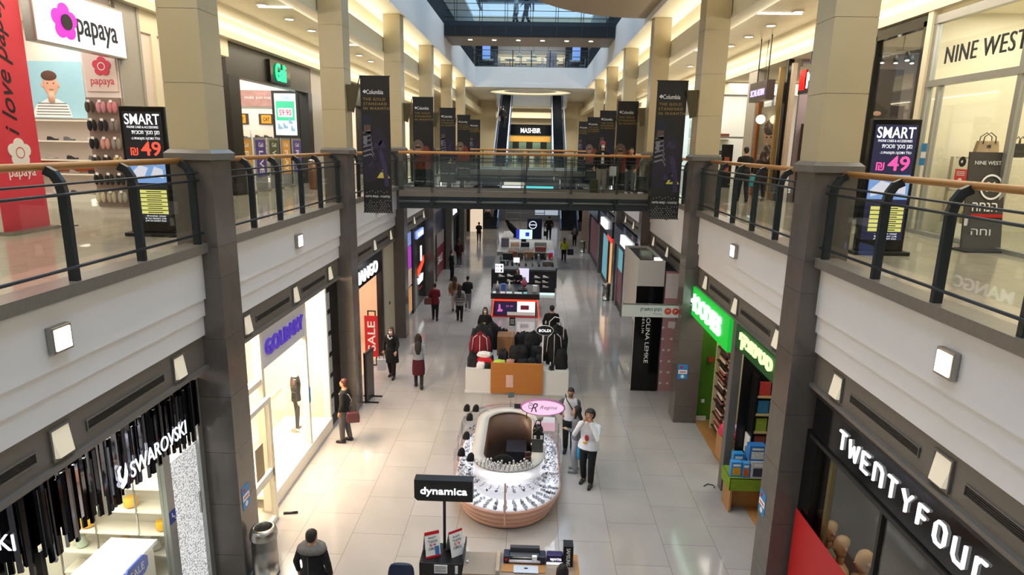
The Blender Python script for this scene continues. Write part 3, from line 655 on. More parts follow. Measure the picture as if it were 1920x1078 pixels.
build(MB().lathe([(.2, .88), (.2, .94), (.14, .97), (.1, .97)], (-7.2, 20.9, 5.27), 18), 'lid', CHROME, t)

# farther left shops, mostly glimpsed between pillars
struct(MB().box(-8.7, -8.4, 24.4, 25.8, 5.27, 9.45), 'wall_left_pier', mat('grey_pier', '#b3afa6', .5, var=.03))
def glimpse(s, i, y0, y1, col, fascia, words, txt, glow=None):
    n = SN[s]
    struct(MB().box(*xb(-11.2, -11.1, s), y0, y1, 5.27, 9.45).box(*xb(-11.2, -8.4, s), y1-.08, y1, 5.27, 9.45), 'wall_shop_%s_%d' % (n, i), mat('shop_wall_'+col.strip('#'), col, .6, var=.03))
    t = thing('storefront', '%s shop front glimpsed along the %s upper gallery, %s' % (ORD[i], n, words), 'shop front', (mx(-8.5, s), (y0+y1)/2, 5.27))
    bx('fascia', fascia, (*xb(-8.7, -8.4, s), y0, y1, 8.5, 9.44), t)
    for y in (y0, y1-.15): bx('jamb', fascia, (*xb(-8.7, -8.4, s), y, y+.15, 5.27, 8.5), t)
    pane('glass_pane', (*xb(-8.6, -8.59, s), y0+.15, (y0+y1)/2-.6, 5.3, 8.5), t)
    if txt: text(txt, glow or SIGNW, (mx(-8.4, s), (y0+y1)/2, 8.97), 1.8, .45, YP if s < 0 else YM, ZP, .04, t, 'lettering', .01)
    shop_light('shop_light_%s_%d' % (n, i), mx(-10, s), (y0+y1)/2, 9.4, 2, 3.5, 200, NEUT)
    for z in (5.9, 6.5, 7.1): bx('shelf', WARMW, (*xb(-11.1, -10.7, s), y0+.5, y1-.5, z-.03, z), t)
glimpse(-1, 1, 25.9, 31.6, '#f0dcc6', BLACK, 'dark fascia', None)
glimpse(-1, 2, 31.9, 37.6, '#efe2cd', WHITEP, 'pale fascia', None)
glimpse(-1, 3, 37.9, 43.6, '#f0dfb8', WARMW, 'cream fascia near the far end', None)
bx('projecting_sign', SIGNW, (-8.41, -7.5, 26.2, 26.3, 8.05, 8.75), label='white projecting sign seen beside the second banner on the left', cat='sign')
# ================================================================== upper right: NINE WEST
CREAMI = mat('cream_interior', '#ece2c8', .6, var=.03)
ALU = mat('brushed_aluminium', '#a7a8a6', .35, metal=.6, var=.06)
t = thing('storefront', 'glass shop front with thin black letters NINE WEST on the right gallery', 'shop front', (7.6, 11, 5.27))
for y in (6.6, 10.5, 12.9): bx('mullion', ALU, (7.55, 7.65, y, y+.1, 5.27, 9.35), t)
bx('mullion', ALU, (7.55, 7.65, 12.55, 12.63, 5.27, 8.05), t)
bx('transom', ALU, (7.54, 7.66, 6.6, 13.0, 8.05, 8.17), t); bx('head_rail', ALU, (7.54, 7.66, 6.6, 13.0, 9.2, 9.35), t); bx('bottom_rail', ALU, (7.54, 7.65, 6.6, 13.0, 5.27, 5.34), t)
for a, b in ((6.7, 10.5), (10.6, 12.9)):
    pane('glass_pane', (7.6, 7.606, a, b, 8.17, 9.2), t)
pane('glass_pane', (7.6, 7.606, 10.6, 12.55, 5.34, 8.05), t); pane('glass_pane', (7.6, 7.606, 12.63, 12.9, 5.34, 8.05), t); pane('glass_pane', (7.6, 7.606, 6.7, 10.5, 5.34, 8.05), t)
text('NINE WEST', INK, (7.58, 11.55, 8.58), 1.98, .30, YM, ZP, .02, t, 'lettering', -.004, spacing=1.1)
bx('door_handle', BLACK, (7.52, 7.55, 10.68, 10.71, 6.45, 6.75), t)
struct(MB().box(10.6, 10.7, 6, 13.3, 5.27, 9.45), 'wall_bag_shop_back', CREAMI); struct(MB().box(7.66, 10.6, 13.2, 13.3, 5.27, 9.45), 'wall_bag_shop_side', CREAMI); struct(MB().box(7.6, 10.6, 6.3, 6.4, 5.27, 9.45), 'wall_bag_shop_near', CREAMI)
struct(MB().box(7.5, 7.66, 13.0, 13.16, 5.27, 9.45), 'trim_cream_post', CREAMI)
shop_light('bag_shop_light', 9.2, 10, 9.4, 2.4, 5.5, 190, (1, .93, .80))
def handbag(x, y, z, w_, h, c, label, d=.1, straps=True):
    t = thing('handbag', label, 'handbag', (x, y, z), 'handbags in the NINE WEST window')
    m = MB(); m.loft([[(x-w_/2*k, y-d/2, zz), (x+w_/2*k, y-d/2, zz), (x+w_/2*k, y+d/2, zz), (x-w_/2*k, y+d/2, zz)] for k, zz in ((1, z), (1.02, z+h*.4), (.85, z+h))], smooth=False)
    build(m, 'body', mat('leather_'+c.strip('#'), c, .45, var=.15), t, bevel=.012)
    for yy in (y-d/2-.006, y+d/2+.006)[:1 if not straps else 2]:
        build(MB().tube([(x-w_*.28, yy, z+h*.8), (x-w_*.25, yy, z+h*1.25), (x, yy, z+h*1.5), (x+w_*.25, yy, z+h*1.25), (x+w_*.28, yy, z+h*.8)], .01, 6), 'handle', mat('leather_dark', '#4a3a2c', .5), t)
    build(MB().box(x-.035, x+.035, y-d/2-.012, y-d/2, z+h*.55, z+h*.75), 'clasp', BLACK, t)
t = thing('window_display', 'stepped white display plinths behind the NINE WEST glass', 'display stand', (8.6, 12.6, 5.27))
bx('plinth', WARMW, (8.15, 9.05, 12.4, 12.9, 5.27, 5.48), t); bx('plinth', WARMW, (8.25, 9.0, 12.4, 12.9, 6.1, 6.14), t); bx('plinth', WARMW, (8.3, 9.6, 12.4, 12.9, 6.72, 6.76), t)
for x in (8.2, 9.0): build(MB().box(x, x+.04, 12.86, 12.9, 5.48, 6.76), 'stand_leg', CHROME, t)
handbag(8.65, 12.6, 6.765, .42, .30, '#a98f70', 'tan handbag with a dark clasp, highest on the window plinths')
handbag(9.25, 12.6, 6.765, .2, .26, '#2b2622', 'small dark brown handbag right of the tan bag')
handbag(8.55, 12.6, 6.145, .28, .30, '#b39a73', 'beige shopper handbag on the middle window plinth')
handbag(8.55, 12.6, 5.485, .28, .24, '#a49278', 'grey-beige handbag on the lowest window plinth')
t = thing('sticker', 'blue and white information sticker on the bag shop glass', 'sticker', (7.58, 12.5, 6.55)); t.location = (7.58, 12.7, 6.58)
bx('print', mat('sticker_blue', '#2f86c9', .5, var=.03), (7.583, 7.598, 12.64, 12.86, 6.58, 7.0), t); bx('white_field', WINK, (7.58, 7.583, 12.66, 12.84, 6.72, 6.84), t)
t = thing('sticker', 'red rectangular notice sticker on the bag shop glass', 'sticker', (7.59, 11.6, 6.28)); bx('print', mat('sticker_red', '#d2423c', .5, var=.03), (7.585, 7.599, 11.42, 11.74, 6.28, 6.55), t)
m = MB()
for i in range(3): m.box(7.582, 7.585, 11.47, 11.69, 6.44+.03*i, 6.452+.03*i)
build(m, 'lettering', WINK, t); build(disc(MB(), (7.585, 11.58, 6.36), YM, ZP, .05, .004, ry=.035), 'mask_mark', WINK, t)
t = thing('sticker', 'black round sticker above the red notice on the shop glass', 'sticker', (7.59, 11.6, 6.58))
build(disc(MB(), (7.598, 11.6, 6.68), YM, ZP, .09), 'print', INK, t); build(disc(MB(), (7.586, 11.6, 6.68), YM, ZP, .025, .004), 'centre_dot', WINK, t)
t = thing('floor_sign', 'dark slanted stand sign with NINE WEST and a percent circle', 'sign', (7.25, 10.5, 5.27))
m = MB().add([(7.05, 10.45, 5.3), (7.62, 10.35, 5.3), (7.62, 10.62, 6.85), (7.1, 10.70, 6.85), (7.05, 10.48, 5.3), (7.62, 10.38, 5.3), (7.62, 10.65, 6.85), (7.1, 10.73, 6.85)], [(0, 1, 2, 3), (7, 6, 5, 4), (0, 4, 5, 1), (1, 5, 6, 2), (2, 6, 7, 3), (3, 7, 4, 0)])
build(m, 'board', mat('charcoal_print', '#3b3733', .5, var=.1), t)
bx('foot', BLACK, (6.95, 7.62, 10.2, 10.6, 5.27, 5.30), t)
U, V = Vector((.57, -.1, 0)).normalized(), Vector((.02, .25, 1.55)).normalized()
text('NINE WEST', WINK, (7.36, 10.62, 6.68), .38, .06, U, V, .006, t, 'lettering'); text('%', WINK, (7.42, 10.55, 6.3), .15, .16, U, V, .006, t, 'percent_mark', .01)
m = MB(); N = 26; C_ = Vector((7.42, 10.53, 6.3)); m.loft([[C_+U*(r*math.cos(2*math.pi*k/N))+V*(r*1.25*math.sin(2*math.pi*k/N)) for k in range(N)] for r in (.14, .165)], cap=False); build(m, 'percent_ring', WINK, t)
text('הנחה'[::-1], WINK, (7.34, 10.49, 5.98), .36, .14, U, V, .006, t, 'hebrew_lettering', .006); text('וחה'[::-1], WINK, (7.3, 10.42, 5.58), .28, .1, U, V, .006, t, 'hebrew_lettering')
bx('red_strip', RED, (7.1, 7.6, 10.42, 10.44, 5.82, 5.87), t)
# dark fronted shop
DWALL = mat('taupe_interior', '#8d7f78', .6, var=.05)
struct(MB().box(11, 11.1, 13.4, 17.5, 5.27, 9.45), 'wall_taupe_back', DWALL); struct(MB().box(7.7, 11, 17.4, 17.5, 5.27, 9.45), 'wall_taupe_side', DWALL)
shop_light('taupe_shop_light', 9.2, 15.4, 9.35, 2, 2, 60, NEUT)
t = thing('storefront', 'dark framed glass front with track spotlights beside NINE WEST', 'shop front', (7.6, 14.3, 5.27))
for y in (13.2, 15.0): bx('jamb', BLACKG, (7.52, 7.66, y, y+.1, 5.27, 9.3), t)
bx('head', BLACKG, (7.52, 7.66, 13.2, 15.1, 9.2, 9.4), t); pane('glass_pane', (7.6, 7.606, 13.3, 15.0, 5.3, 9.2), t)
for i, (y, z) in enumerate(((16.2, 9.1), (14.6, 8.95))):
    t = thing('track_lights', '%s black lighting track with spotlights in the dark framed shop' % ('farther', 'nearer')[i], 'track light', (8.4, y, z))
    bx('track', BLACK, (7.75, 9.6, y-.02, y+.02, z, z+.03), t)
    for x in (7.9, 9.4): build(MB().cyl((x, y, z+.03), (x, y, 9.45), .01, 6), 'hanger', BLACK, t)
    for x in (8.0, 8.3, 8.62, 9.0):
        h = build(MB().tube([(x, y, z), (x, y, z-.06), (x-.02, y-.06, z-.2)], [.02, .05, .055], 10), 'spotlight', BLACK, t); build(MB().ell((x-.02, y-.065, z-.205), (.045, .045, .012), 10, 4), 'lamp', LAMP, h)
t = thing('poster', 'dark photo poster of a seated person behind the dark framed glass', 'poster', (8.15, 17.2, 7.5))
bx('print', mat('print_dusk', '#4a4140', .5, var=.25), (7.85, 9.5, 17.36, 17.39, 7.5, 8.9), t)
m = MB().ell((8.45, 17.36, 8.5), (.15, .01, .2), 12, 6); build(m, 'face', mat('print_skin', '#d9a68d', .6), t)
m = MB().prism([(-.4, -.2), (.6, -.3), (.75, -.1), (.3, .2), (.1, .35), (-.25, .3)], (8.5, 17.36, 7.95), XP, ZP, YM, .01); build(m, 'jacket', mat('print_black_jacket', '#23201f', .6), t)
build(MB().ell((8.95, 17.348, 7.8), (.12, .006, .06), 10, 6), 'hand', mat('print_skin', '#d9a68d', .6), t)
# books and stationery shop with the red emblem
struct(MB().box(10.5, 10.6, 17.5, 23.4, 5.27, 9.45), 'wall_books_back', PINKW); struct(MB().box(7.9, 10.5, 19.85, 19.95, 5.27, 9.45), 'wall_books_side', mat('mauve_wall', '#a08f90', .6, var=.04))
shop_light('books_shop_light', 9, 18.6, 9.4, 2, 1.8, 75, NEUT)
t = thing('blade_sign', 'black shop sign with red emblem and white letters, right of the brown blade sign', 'sign', (7.4, 18.1, 8.35))
bx('box', BLACKG, (7.4, 7.6, 17.2, 18.75, 8.35, 9.1), t); build(MB().box(7.48, 7.52, 18.3, 18.34, 9.1, 9.46), 'hanger', BLACK, t)
m = MB()
for k in range(3): m.tube([(7.385, 18.58-.12*k, 8.45), (7.385, 18.62-.12*k, 8.7), (7.385, 18.56-.12*k, 8.98)], .035, 6)
build(m, 'red_emblem', mat('red_glow', '#f02a20', emit=1.1), t); text('Na', SIGNW, (7.4, 17.85, 8.68), .7, .42, YM, ZP, .02, t, 'lettering', .01)
for i, q in enumerate(('ספרים', 'כל', 'חדש')): text(q[::-1], INK, (8.5, 19.85, 8.15-.3*i), .5-.1*i, .16, XP, ZP, .02, name='hebrew_lettering', label='black Hebrew lettering on the mauve shop wall, %s line' % ('top', 'middle', 'bottom')[i], cat='lettering')
bx('door_jamb', BLACKG, (7.5, 7.66, 19.9, 20.1, 5.27, 9.45), label='tall black jamb between the book shop and the portrait window', cat='door frame')
bx('door_post', mat('pale_wood_post', '#b7a48c', .5), (7.5, 7.62, 19.5, 19.65, 5.27, 9.3), label='pale post beside the tall black jamb on the right gallery', cat='post')
t = thing('bookcase', 'dark wooden bookcase with red and white goods, left of the right pillar', 'bookcase', (8.6, 19.5, 5.27))
DW = wood('dark_brown_wood', '#3a2a20', '#4b382a')
zs = (5.4, 5.75, 6.15, 6.5, 6.85, 7.15, 7.5)
for z in zs: bx('shelf', DW, (8.0, 9.3, 19.3, 19.7, z-.025, z), t)
for x in (8.0, 9.27): bx('side_panel', DW, (x, x+.03, 19.3, 19.7, 5.27, 7.6), t)
bx('back_panel', DW, (8.0, 9.3, 19.7, 19.73, 5.27, 7.6), t)
BC = ['#b7362c', '#e5dccd', '#2f3c55', '#c98b4a', '#5a3a5c', '#d7cfc2', '#8f2f2a', '#3f5a4b']
def books(x0, x1, y, z, d, h, label, group, n=None):
    x = x0; i = 0
    while x < x1-.03:
        w_ = random.uniform(.035, .09); hh = h*random.uniform(.72, 1); c = random.choice(BC)
        if x+w_ > x1: break
        o = bx('book', mat('book_'+c.strip('#'), c, .6), (x, x+w_-.004, y, y+d, z+.002, z+hh), label=label % ORD[min(i, 25)], cat='book', group=group); x += w_; i += 1
for k, z in enumerate(zs[:-1]): books(8.05, 9.25, 19.36, z, .2, .26, '%s book from the left on the ' + ('lowest', 'second', 'third', 'fourth', 'fifth', 'top')[k] + ' shelf of the dark bookcase', 'goods in the dark bookcase')
# portrait window and brown blade sign
t = thing('blade_sign', 'brown hanging box sign with pale violet letters on the right gallery', 'sign', (7.2, 20.8, 8.3))
bx('box', mat('brown_box', '#40332f', .4), (6.95, 7.2, 20.0, 21.5, 8.3, 8.88), t)
for y in (20.3, 21.2): bx('hanger', BLACK, (7.06, 7.09, y, y+.03, 8.88, 10.2), t)
text('SCALADIN', mat('violet_white_glow', '#c9b8ff', emit=1.3), (6.95, 20.75, 8.55), 1.2, .2, YM, ZP, .02, t, 'lettering', .012)
t = thing('window_poster', 'tall portrait poster of a bearded person in a suit behind glass', 'poster', (7.6, 21, 5.3))
bx('frame', wood('orange_wood', '#8c4f28', '#a5622f'), (7.52, 7.66, 22.2, 22.35, 5.27, 8.4), t); bx('frame', mat('gold_frame', '#a58a55', .4, metal=.4), (7.50, 7.66, 20.5, 20.62, 5.27, 9.3), t)
bx('print', mat('print_warm_grey', '#b8a79a', .5, var=.08), (7.62, 7.65, 20.12, 22.2, 5.3, 8.2), t)
build(MB().ell((7.62, 21.2, 7.15), (.012, .5, .48), 16, 10), 'face', mat('print_skin', '#d9a68d', .6), t)
build(MB().ell((7.612, 21.2, 7.52), (.012, .54, .26), 16, 6), 'hair', mat('print_hair', '#5a3c30', .7), t); build(MB().ell((7.612, 21.2, 6.8), (.012, .4, .2), 16, 6), 'beard', mat('print_hair', '#5a3c30', .7), t)
m = MB()
for d in (-.18, .18): m.ell((7.607, 21.2+d, 7.22), (.006, .08, .03), 8, 4)
build(m, 'eyes', INK, t); build(MB().prism([(-.9, 0), (.9, 0), (.85, .8), (.3, 1.1), (-.3, 1.1), (-.85, .8)], (7.62, 21.2, 5.5), YM, ZP, XM, .012), 'suit', INK, t)
build(MB().prism([(-.2, .4), (0, 0), (.2, .4)], (7.607, 21.2, 6.2), YM, ZP, XM, .006), 'shirt', WINK, t); pane('glass_pane', (7.56, 7.566, 20.62, 22.2, 5.3, 8.3), t)
t = thing('globe_lamp', 'round glowing globe lamp above the bearded portrait', 'lamp', (7.3, 21.4, 7.6)); build(MB().ell((7.34, 21.35, 7.78), (.14, .14, .14), 16, 10), 'globe', LAMPW, t); build(MB().cyl((7.34, 21.35, 7.92), (7.34, 21.35, 10.2), .008, 5), 'cord', BLACK, t)
# pale shop whose front looks down the gallery
struct(MB().box(7.5, 7.8, 22.5, 23.4, 5.27, 9.45), 'wall_right_pier', mat('grey_pier', '#b3afa6', .5))
struct(MB().box(7.5, 12, 30.0, 30.1, 5.27, 9.45), 'wall_pale_shop', mat('bright_white_wall', '#f2ede6', .6))
shop_light('pale_shop_light', 9.3, 27.5, 9.4, 3, 4, 190, NEUT)
t = thing('storefront', 'pale glazed shop front facing the camera behind the second right pillar', 'shop front', (8.6, 26.8, 5.27))
for x in (7.5, 8.75, 9.6): bx('mullion', ALU, (x, x+.08, 26.8, 26.88, 5.27, 8.95), t)
for z in (7.25, 8.9): bx('transom', ALU, (7.5, 9.68, 26.8, 26.88, z, z+.07), t)
pane('glass_pane', (7.58, 8.75, 26.84, 26.846, 5.3, 8.9), t); bx('header', CREAMI, (7.5, 12, 26.75, 26.9, 8.97, 9.44), t)
bx('light_panel', SIGNM, (7.7, 8.55, 29.9, 29.95, 7.6, 8.5), label='white glowing panel with a small dark mark in the pale shop', cat='sign')
for i, (x, z, c) in enumerate(((7.75, 6.55, '#2b2b2d'), (8.3, 6.55, '#353235'), (8.45, 7.3, '#7a4032'), (7.8, 7.28, '#b56d62'), (8.0, 5.9, '#dcd8d0'))): bx('display_box', mat('display_'+c.strip('#'), c, .5), (x, x+.4, 29.6, 29.9, z, z+.2), label=('black box on left', 'dark box on right', 'brown box upper right', 'rosy box upper left', 'white box lowest')[i]+' inside the pale glazed shop', cat='box')
for i, z in enumerate((5.9, 6.55, 7.28)): bx('wall_shelf', WARMW, (7.6, 8.95, 29.55, 30, z-.03, z), label='%s white shelf inside the pale glazed shop' % ('lowest', 'middle', 'top')[i], cat='shelf')
t = thing('floor_sign', 'black upright sign with red picture before the pale glazed shop', 'sign', (7.7, 26.4, 5.27)); bx('board', BLACK, (7.65, 8.1, 26.4, 26.45, 5.27, 7.0), t); bx('picture', mat('red_picture', '#a5523a', .5, var=.3), (7.78, 7.98, 26.39, 26.40, 5.9, 6.5), t)
glimpse(1, 1, 31.0, 37.2, '#cfe3ea', ALU, 'aluminium fascia and bright interior', None)
glimpse(1, 2, 37.4, 43.6, '#f0dfb8', WARMW, 'cream fascia near the far end', None)
t = thing('hanging_sign', 'small white sign with red symbols beside the nearest right banner', 'sign', (5.5, 20.5, 7.85)); bx('plate', WHITEP, (5.3, 5.95, 22.0, 22.04, 7.85, 8.2), t); bx('rod', BLACK, (5.6, 5.62, 22.01, 22.03, 8.2, 10.2), t)
for x in (5.47, 5.75): build(disc(MB(), (x, 22.0, 8.02), XP, ZP, .1), 'red_symbol', RED, t)

# ================================================================== banners on the pillars
DIAM = mat('banner_silver', '#a9a9ad', .4, metal=.3, var=0); GOLD = mat('banner_gold', '#a8863a', .5, var=.1); BNR = mat('banner_black', '#0e0e11', .5, var=.06)
def banner(s, k, label, style):
    y = COLY[k]+(.3 if k != 3 else .46 if s < 0 else .86); a, b = (-4.10, -3.41) if s < 0 else (2.83, 3.52)
    zt, zb = 8.33, 5.15; cx = (a+b)/2; f = y-.012
    t = thing('banner', label, 'banner', (cx, y, zb), 'hanging banners')
    bx('cloth', BNR, (a, b, y-.006, y+.006, zb, zt), t)
    for z in (zt, zb): build(MB().cyl((a-.02, y, z), (b+.02, y, z), .012, 6), 'batten', BLACK, t)
    w0 = mx(-4.38, s); e = a if s < 0 else b
    m = MB().add([(w0, y-.12, 7.55), (w0, y+.12, 7.55), (w0, y+.2, 8.12), (w0, y-.2, 8.12), (w0+(.10 if s < 0 else -.10), y-.05, 7.5), (w0+(.10 if s < 0 else -.10), y+.05, 7.5), (w0+(.24 if s < 0 else -.24), y+.1, 8.12), (w0+(.24 if s < 0 else -.24), y-.1, 8.12)],
                 [(0, 1, 2, 3), (7, 6, 5, 4), (0, 4, 5, 1), (1, 5, 6, 2), (2, 6, 7, 3), (3, 7, 4, 0)])
    build(m, 'wall_bracket', mat('bronze_bracket', '#6b6046', .4, metal=.4), t)
    build(MB().tube([(w0+(.2 if s < 0 else -.2), y, 8.05), (e, y, zt)], .012, 6), 'stay', BLACK, t)
    m = MB()
    for dx, dz in ((0, .024), (0, -.024), (.024, 0), (-.024, 0)): m.prism([(-.021, 0), (0, -.021), (.021, 0), (0, .021)], (a+.1+dx, f+.006, 7.98+dz), XP, ZP, YM, .006)
    build(m, 'diamond_mark', WINK, t)
    text('Columbia', WINK, (a+.34, y-.006, 7.975), .40, .10, XP, ZP, .005, t, 'wordmark', .004)
    for i, q in enumerate(('THE GOLD', 'STANDARD', 'IN WARMTH')): text(q, GOLD, (a+.06+(.26, .28, .31)[i], y-.006, 7.81-.105*i), (.52, .56, .62)[i], .062, XP, ZP, .005, t, 'slogan', spacing=1.2)
    def flat(nm, mt, polys, z0, dep=.006):
        q = MB()
        for n_, P in enumerate(polys): q.prism(P if sum(P[i-1][0]*P[i][1]-P[i][0]*P[i-1][1] for i in range(len(P))) > 0 else P[::-1], (a, y-dep-.003*n_, z0), XP, ZP, YM, .003)
        build(q, nm, mt, t)
    r3 = random.Random(k*7+s)
    if style == 0:
        cols = [mat('print_violet_%d' % q, c, .6, var=.3, scale=9) for q, c in enumerate(('#1a1528', '#241c3a', '#30274a', '#171420'))]
        flat('printed_jacket', cols[0], [[(.02, 0), (.2, -.1), (.56, .15), (.67, .5), (.63, .95), (.42, 1.25), (.15, 1.0), (.02, 1.1)]], 5.95)
        for q in range(3):
            T_ = []
            for n_ in range(4):
                x, z = r3.uniform(.2, .5), r3.uniform(.05, .95); T_.append([(x-.08, z), (x+.08, z+r3.uniform(-.05, .05)), (x+r3.uniform(-.05, .05), z+.16)])
            flat('printed_facets', cols[1+q], T_, 5.95, .009)
        flat('printed_lining', mat('print_silver_lining', '#77747f', .5, var=.5, scale=25), [[(.03, .02+.11*q), (.22, .08+.11*q), (.30-.02*q, -.06+.12*q), (.31-.02*q, -.03+.12*q), (.22, .115+.11*q), (.03, .06+.11*q)] for q in range(6)]+[[(.04, .32), (.13, .30), (.14, .5), (.05, .52)]], 6.45, .012)
        flat('printed_face', mat('print_shadow_skin', '#5b463e', .6, var=.1), [[(.06, 0), (.2, 0), (.22, .2), (.06, .2)]], 7.02, .008)
        flat('printed_hat', mat('print_navy_hat', '#1c2233', .7, var=.2), [[(.02, 0), (.27, .02), (.26, .15), (.2, .23), (.1, .25), (.02, .22)]], 7.2)
        flat('printed_sleeve', cols[2], [[(.36, .8), (.46, .82), (.6, .3), (.63, -.1), (.53, -.12), (.48, .3)]], 5.9, .013)
    else:
        flat('printed_hood', mat('print_brown_fur', '#6f6257', .8, var=.4, scale=20), [[(.16+.2*math.cos(R(v)), .62+.27*math.sin(R(v))) for v in range(0, 360, 24)]], 6.05, .006)
        flat('printed_face', mat('print_tan_skin', '#a8775c', .6, var=.1), [[(.16+.1*math.cos(R(v)), .58+.15*math.sin(R(v))) for v in range(0, 360, 24)]], 6.05, .009)
        flat('printed_goggles', INK, [[(.07, .6), (.25, .6), (.24, .67), (.08, .67)]], 6.05, .012)
        flat('printed_jacket', mat('print_rust_jacket', '#7a3323', .6, var=.25), [[(.0, 0), (.65, 0), (.67, .35), (.52, .75), (.4, .8), (.26, .45), (.05, .35)]], 5.95, .013)
        flat('printed_folds', mat('print_rust_dark', '#552318', .6, var=.2), [[(.3, .1), (.36, .1), (.42, .6), (.4, .6)], [(.5, .0), (.54, 0), (.56, .5)], [(.1, .05), (.15, .05), (.2, .3)]], 5.95, .016)
    m = MB().prism([(0, 0), (.32, 0), (.16, .24)], (a+.34, f+.004, 5.98), XP, ZP, YM, .005); build(m, 'gold_triangle', mat('banner_yellow', '#c9b94a', .5, var=.2, scale=30), t)
    text('קולומביה - קומת עליונה'[::-1], WINK, (cx, y-.006, 5.535), .6, .07, XP, ZP, .005, t, 'hebrew_line', .004)
    m = MB(); rr = random.Random(3)
    for i in range(11):
        for j in range(7):
            x = a+.05+.06*i+.03*(j % 2); z = 5.17+.045*j
            if x < b-.02 and rr.random() > .08*j: m.prism([(-.012, 0), (0, -.012), (.012, 0), (0, .012)], (x, f+.005, z), XP, ZP, YM, .004)
    for i in range(8): m.prism([(-.012, 0), (0, -.012), (.012, 0), (0, .012)], (a+.08+.07*i, f+.005, 5.63+.02*(i % 3)), XP, ZP, YM, .004)
    build(m, 'diamond_pattern', DIAM, t)
for s in (-1, 1):
    for i, k in enumerate((2, 3, 4, 5, 6)):
        banner(s, k, '%s black hanging banner from the camera on the %s pillars, %s' % (ORD[i], SN[s], ('with dark violet jacket print', 'with rust jacket print')[k % 2]), k % 2)
# ================================================================== ground left: crystal shop
def gwall(s, name, y0, y1, col, back=-9.0):
    m = mat('gwall_'+col.strip('#'), col, .6, var=.03)
    struct(MB().box(*xb(back-.1, back, s), y0, y1, 0, 3.75), 'wall_%s_back' % name, m); struct(MB().box(*xb(back, -4.95, s), y1-.06, y1, 0, 3.75), 'wall_%s_side' % name, m)
BEIGE = mat('beige_floor_light', '#d9cbb0', .35, var=.05)
ROD = mat('black_mirror_rod', '#1a1a1e', .06, metal=.85, var=.4, scale=4)
RODS = [ROD, ROD, mat('smoke_mirror_rod', '#6a6a70', .04, metal=1, var=.3, scale=3), mat('silver_mirror_rod', '#b9b9bf', .04, metal=1, var=.25, scale=3)]
gwall(-1, 'crystal_shop', 2.0, 8.55, '#f4eedd')
shop_light('crystal_shop_light', -6.6, 6.6, 3.7, 2.6, 3.2, 260, (1, .95, .84))
t = thing('shop_sign', 'sign of dark mirrored vertical rods with white SWAROVSKI and swan', 'sign', (-4.85, 7.05, 2.5))
bx('backing', BLACKG, (-4.93, -4.9, 5.42, 8.52, 2.78, 3.4), t); bx('backing', BLACKG, (-7.2, -4.9, 5.42, 5.45, 2.72, 3.4), t)
rr = random.Random(5)
for i in range(66):
    y = 5.46+i*.0465; z0 = rr.uniform(2.50, 2.76); z1 = rr.uniform(3.30, 3.53); x = rr.uniform(-4.87, -4.83)
    build(MB().obox((x, y, (z0+z1)/2), (.03, .046, z1-z0), rr.uniform(-.5, .5)), 'rod', rr.choice(RODS), t)
for i in range(30):
    x = -4.92-i*.055; z0 = rr.uniform(2.48, 2.72); z1 = rr.uniform(3.3, 3.5)
    build(MB().obox((x, 5.37+rr.uniform(-.015, .015), (z0+z1)/2), (.05, .03, z1-z0), rr.uniform(-.5, .5)), 'rod', rr.choice(RODS), t)
text('SWAROVSKI', SIGNM, (-4.80, 7.43, 2.868), 1.24, .205, YP, ZP, .012, t, 'lettering')
text('SWAROVSKI', SIGNM, (-5.64, 5.335, 2.9), 1.24, .18, XP, ZP, .012, t, 'lettering')
build(MB().prism([(-.03, -.14), (.05, -.1), (.09, .02), (.07, .15), (.03, .0), (.0, -.04), (-.04, .02), (-.05, .1), (-.01, .14), (-.03, .16), (-.08, .12), (-.075, .0), (-.03, -.06), (-.06, -.1)], (-4.8, 6.66, 2.87), YP, ZP, XP, .012), 'swan', SIGNM, t)
t = thing('storefront', 'glass front of the crystal shop below the rod sign', 'shop front', (-4.95, 6.5, 0))
bx('post', ALU, (-4.97, -4.87, 7.56, 7.72, 0, 2.78), t); bx('post', BLACK, (-4.96, -4.88, 5.44, 5.5, 0, 2.72), t); bx('post', ALU, (-4.97, -4.85, 8.44, 8.56, 0, 3.4), t); bx('post', BLACK, (-5.35, -5.25, 5.4, 5.44, 0, 2.72), t)
pane('glass_pane', (-4.93, -4.924, 5.5, 7.56, .05, 2.78), t); pane('glass_pane', (-7.2, -4.96, 5.43, 5.436, .05, 2.72), t)
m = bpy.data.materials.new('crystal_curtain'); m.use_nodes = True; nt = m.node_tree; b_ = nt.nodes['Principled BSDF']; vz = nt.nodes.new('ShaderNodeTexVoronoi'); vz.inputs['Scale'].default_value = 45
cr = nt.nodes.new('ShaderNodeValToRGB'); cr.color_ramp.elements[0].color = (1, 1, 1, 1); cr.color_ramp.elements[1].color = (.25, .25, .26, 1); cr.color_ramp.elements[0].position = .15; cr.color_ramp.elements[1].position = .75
nt.links.new(nt.nodes.new('ShaderNodeTexCoord').outputs['Object'], vz.inputs['Vector']); nt.links.new(vz.outputs['Distance'], cr.inputs[0]); nt.links.new(cr.outputs[0], b_.inputs['Base Color']); b_.inputs['Metallic'].default_value = .3; b_.inputs['Roughness'].default_value = .25; nt.links.new(cr.outputs[0], b_.inputs['Emission Color']); b_.inputs['Emission Strength'].default_value = .9  # ramp and emission put the bright shimmer into the curtain's colour
bx('crystal_curtain', m, (-4.95, -4.90, 7.76, 8.42, .08, 2.45), t); bx('handle', CHROME, (-4.86, -4.83, 8.3, 8.32, 1.35, 1.7), t)
t.location.z = 0
o = thing('sticker', 'blue wheelchair access sticker on the steel post of the crystal shop', 'sticker', (-4.86, 7.64, 1.62)); bx('print', mat('sticker_navy', '#2c3f9c', .5, var=0), (-4.868, -4.862, 7.57, 7.71, 1.62, 1.8), o)
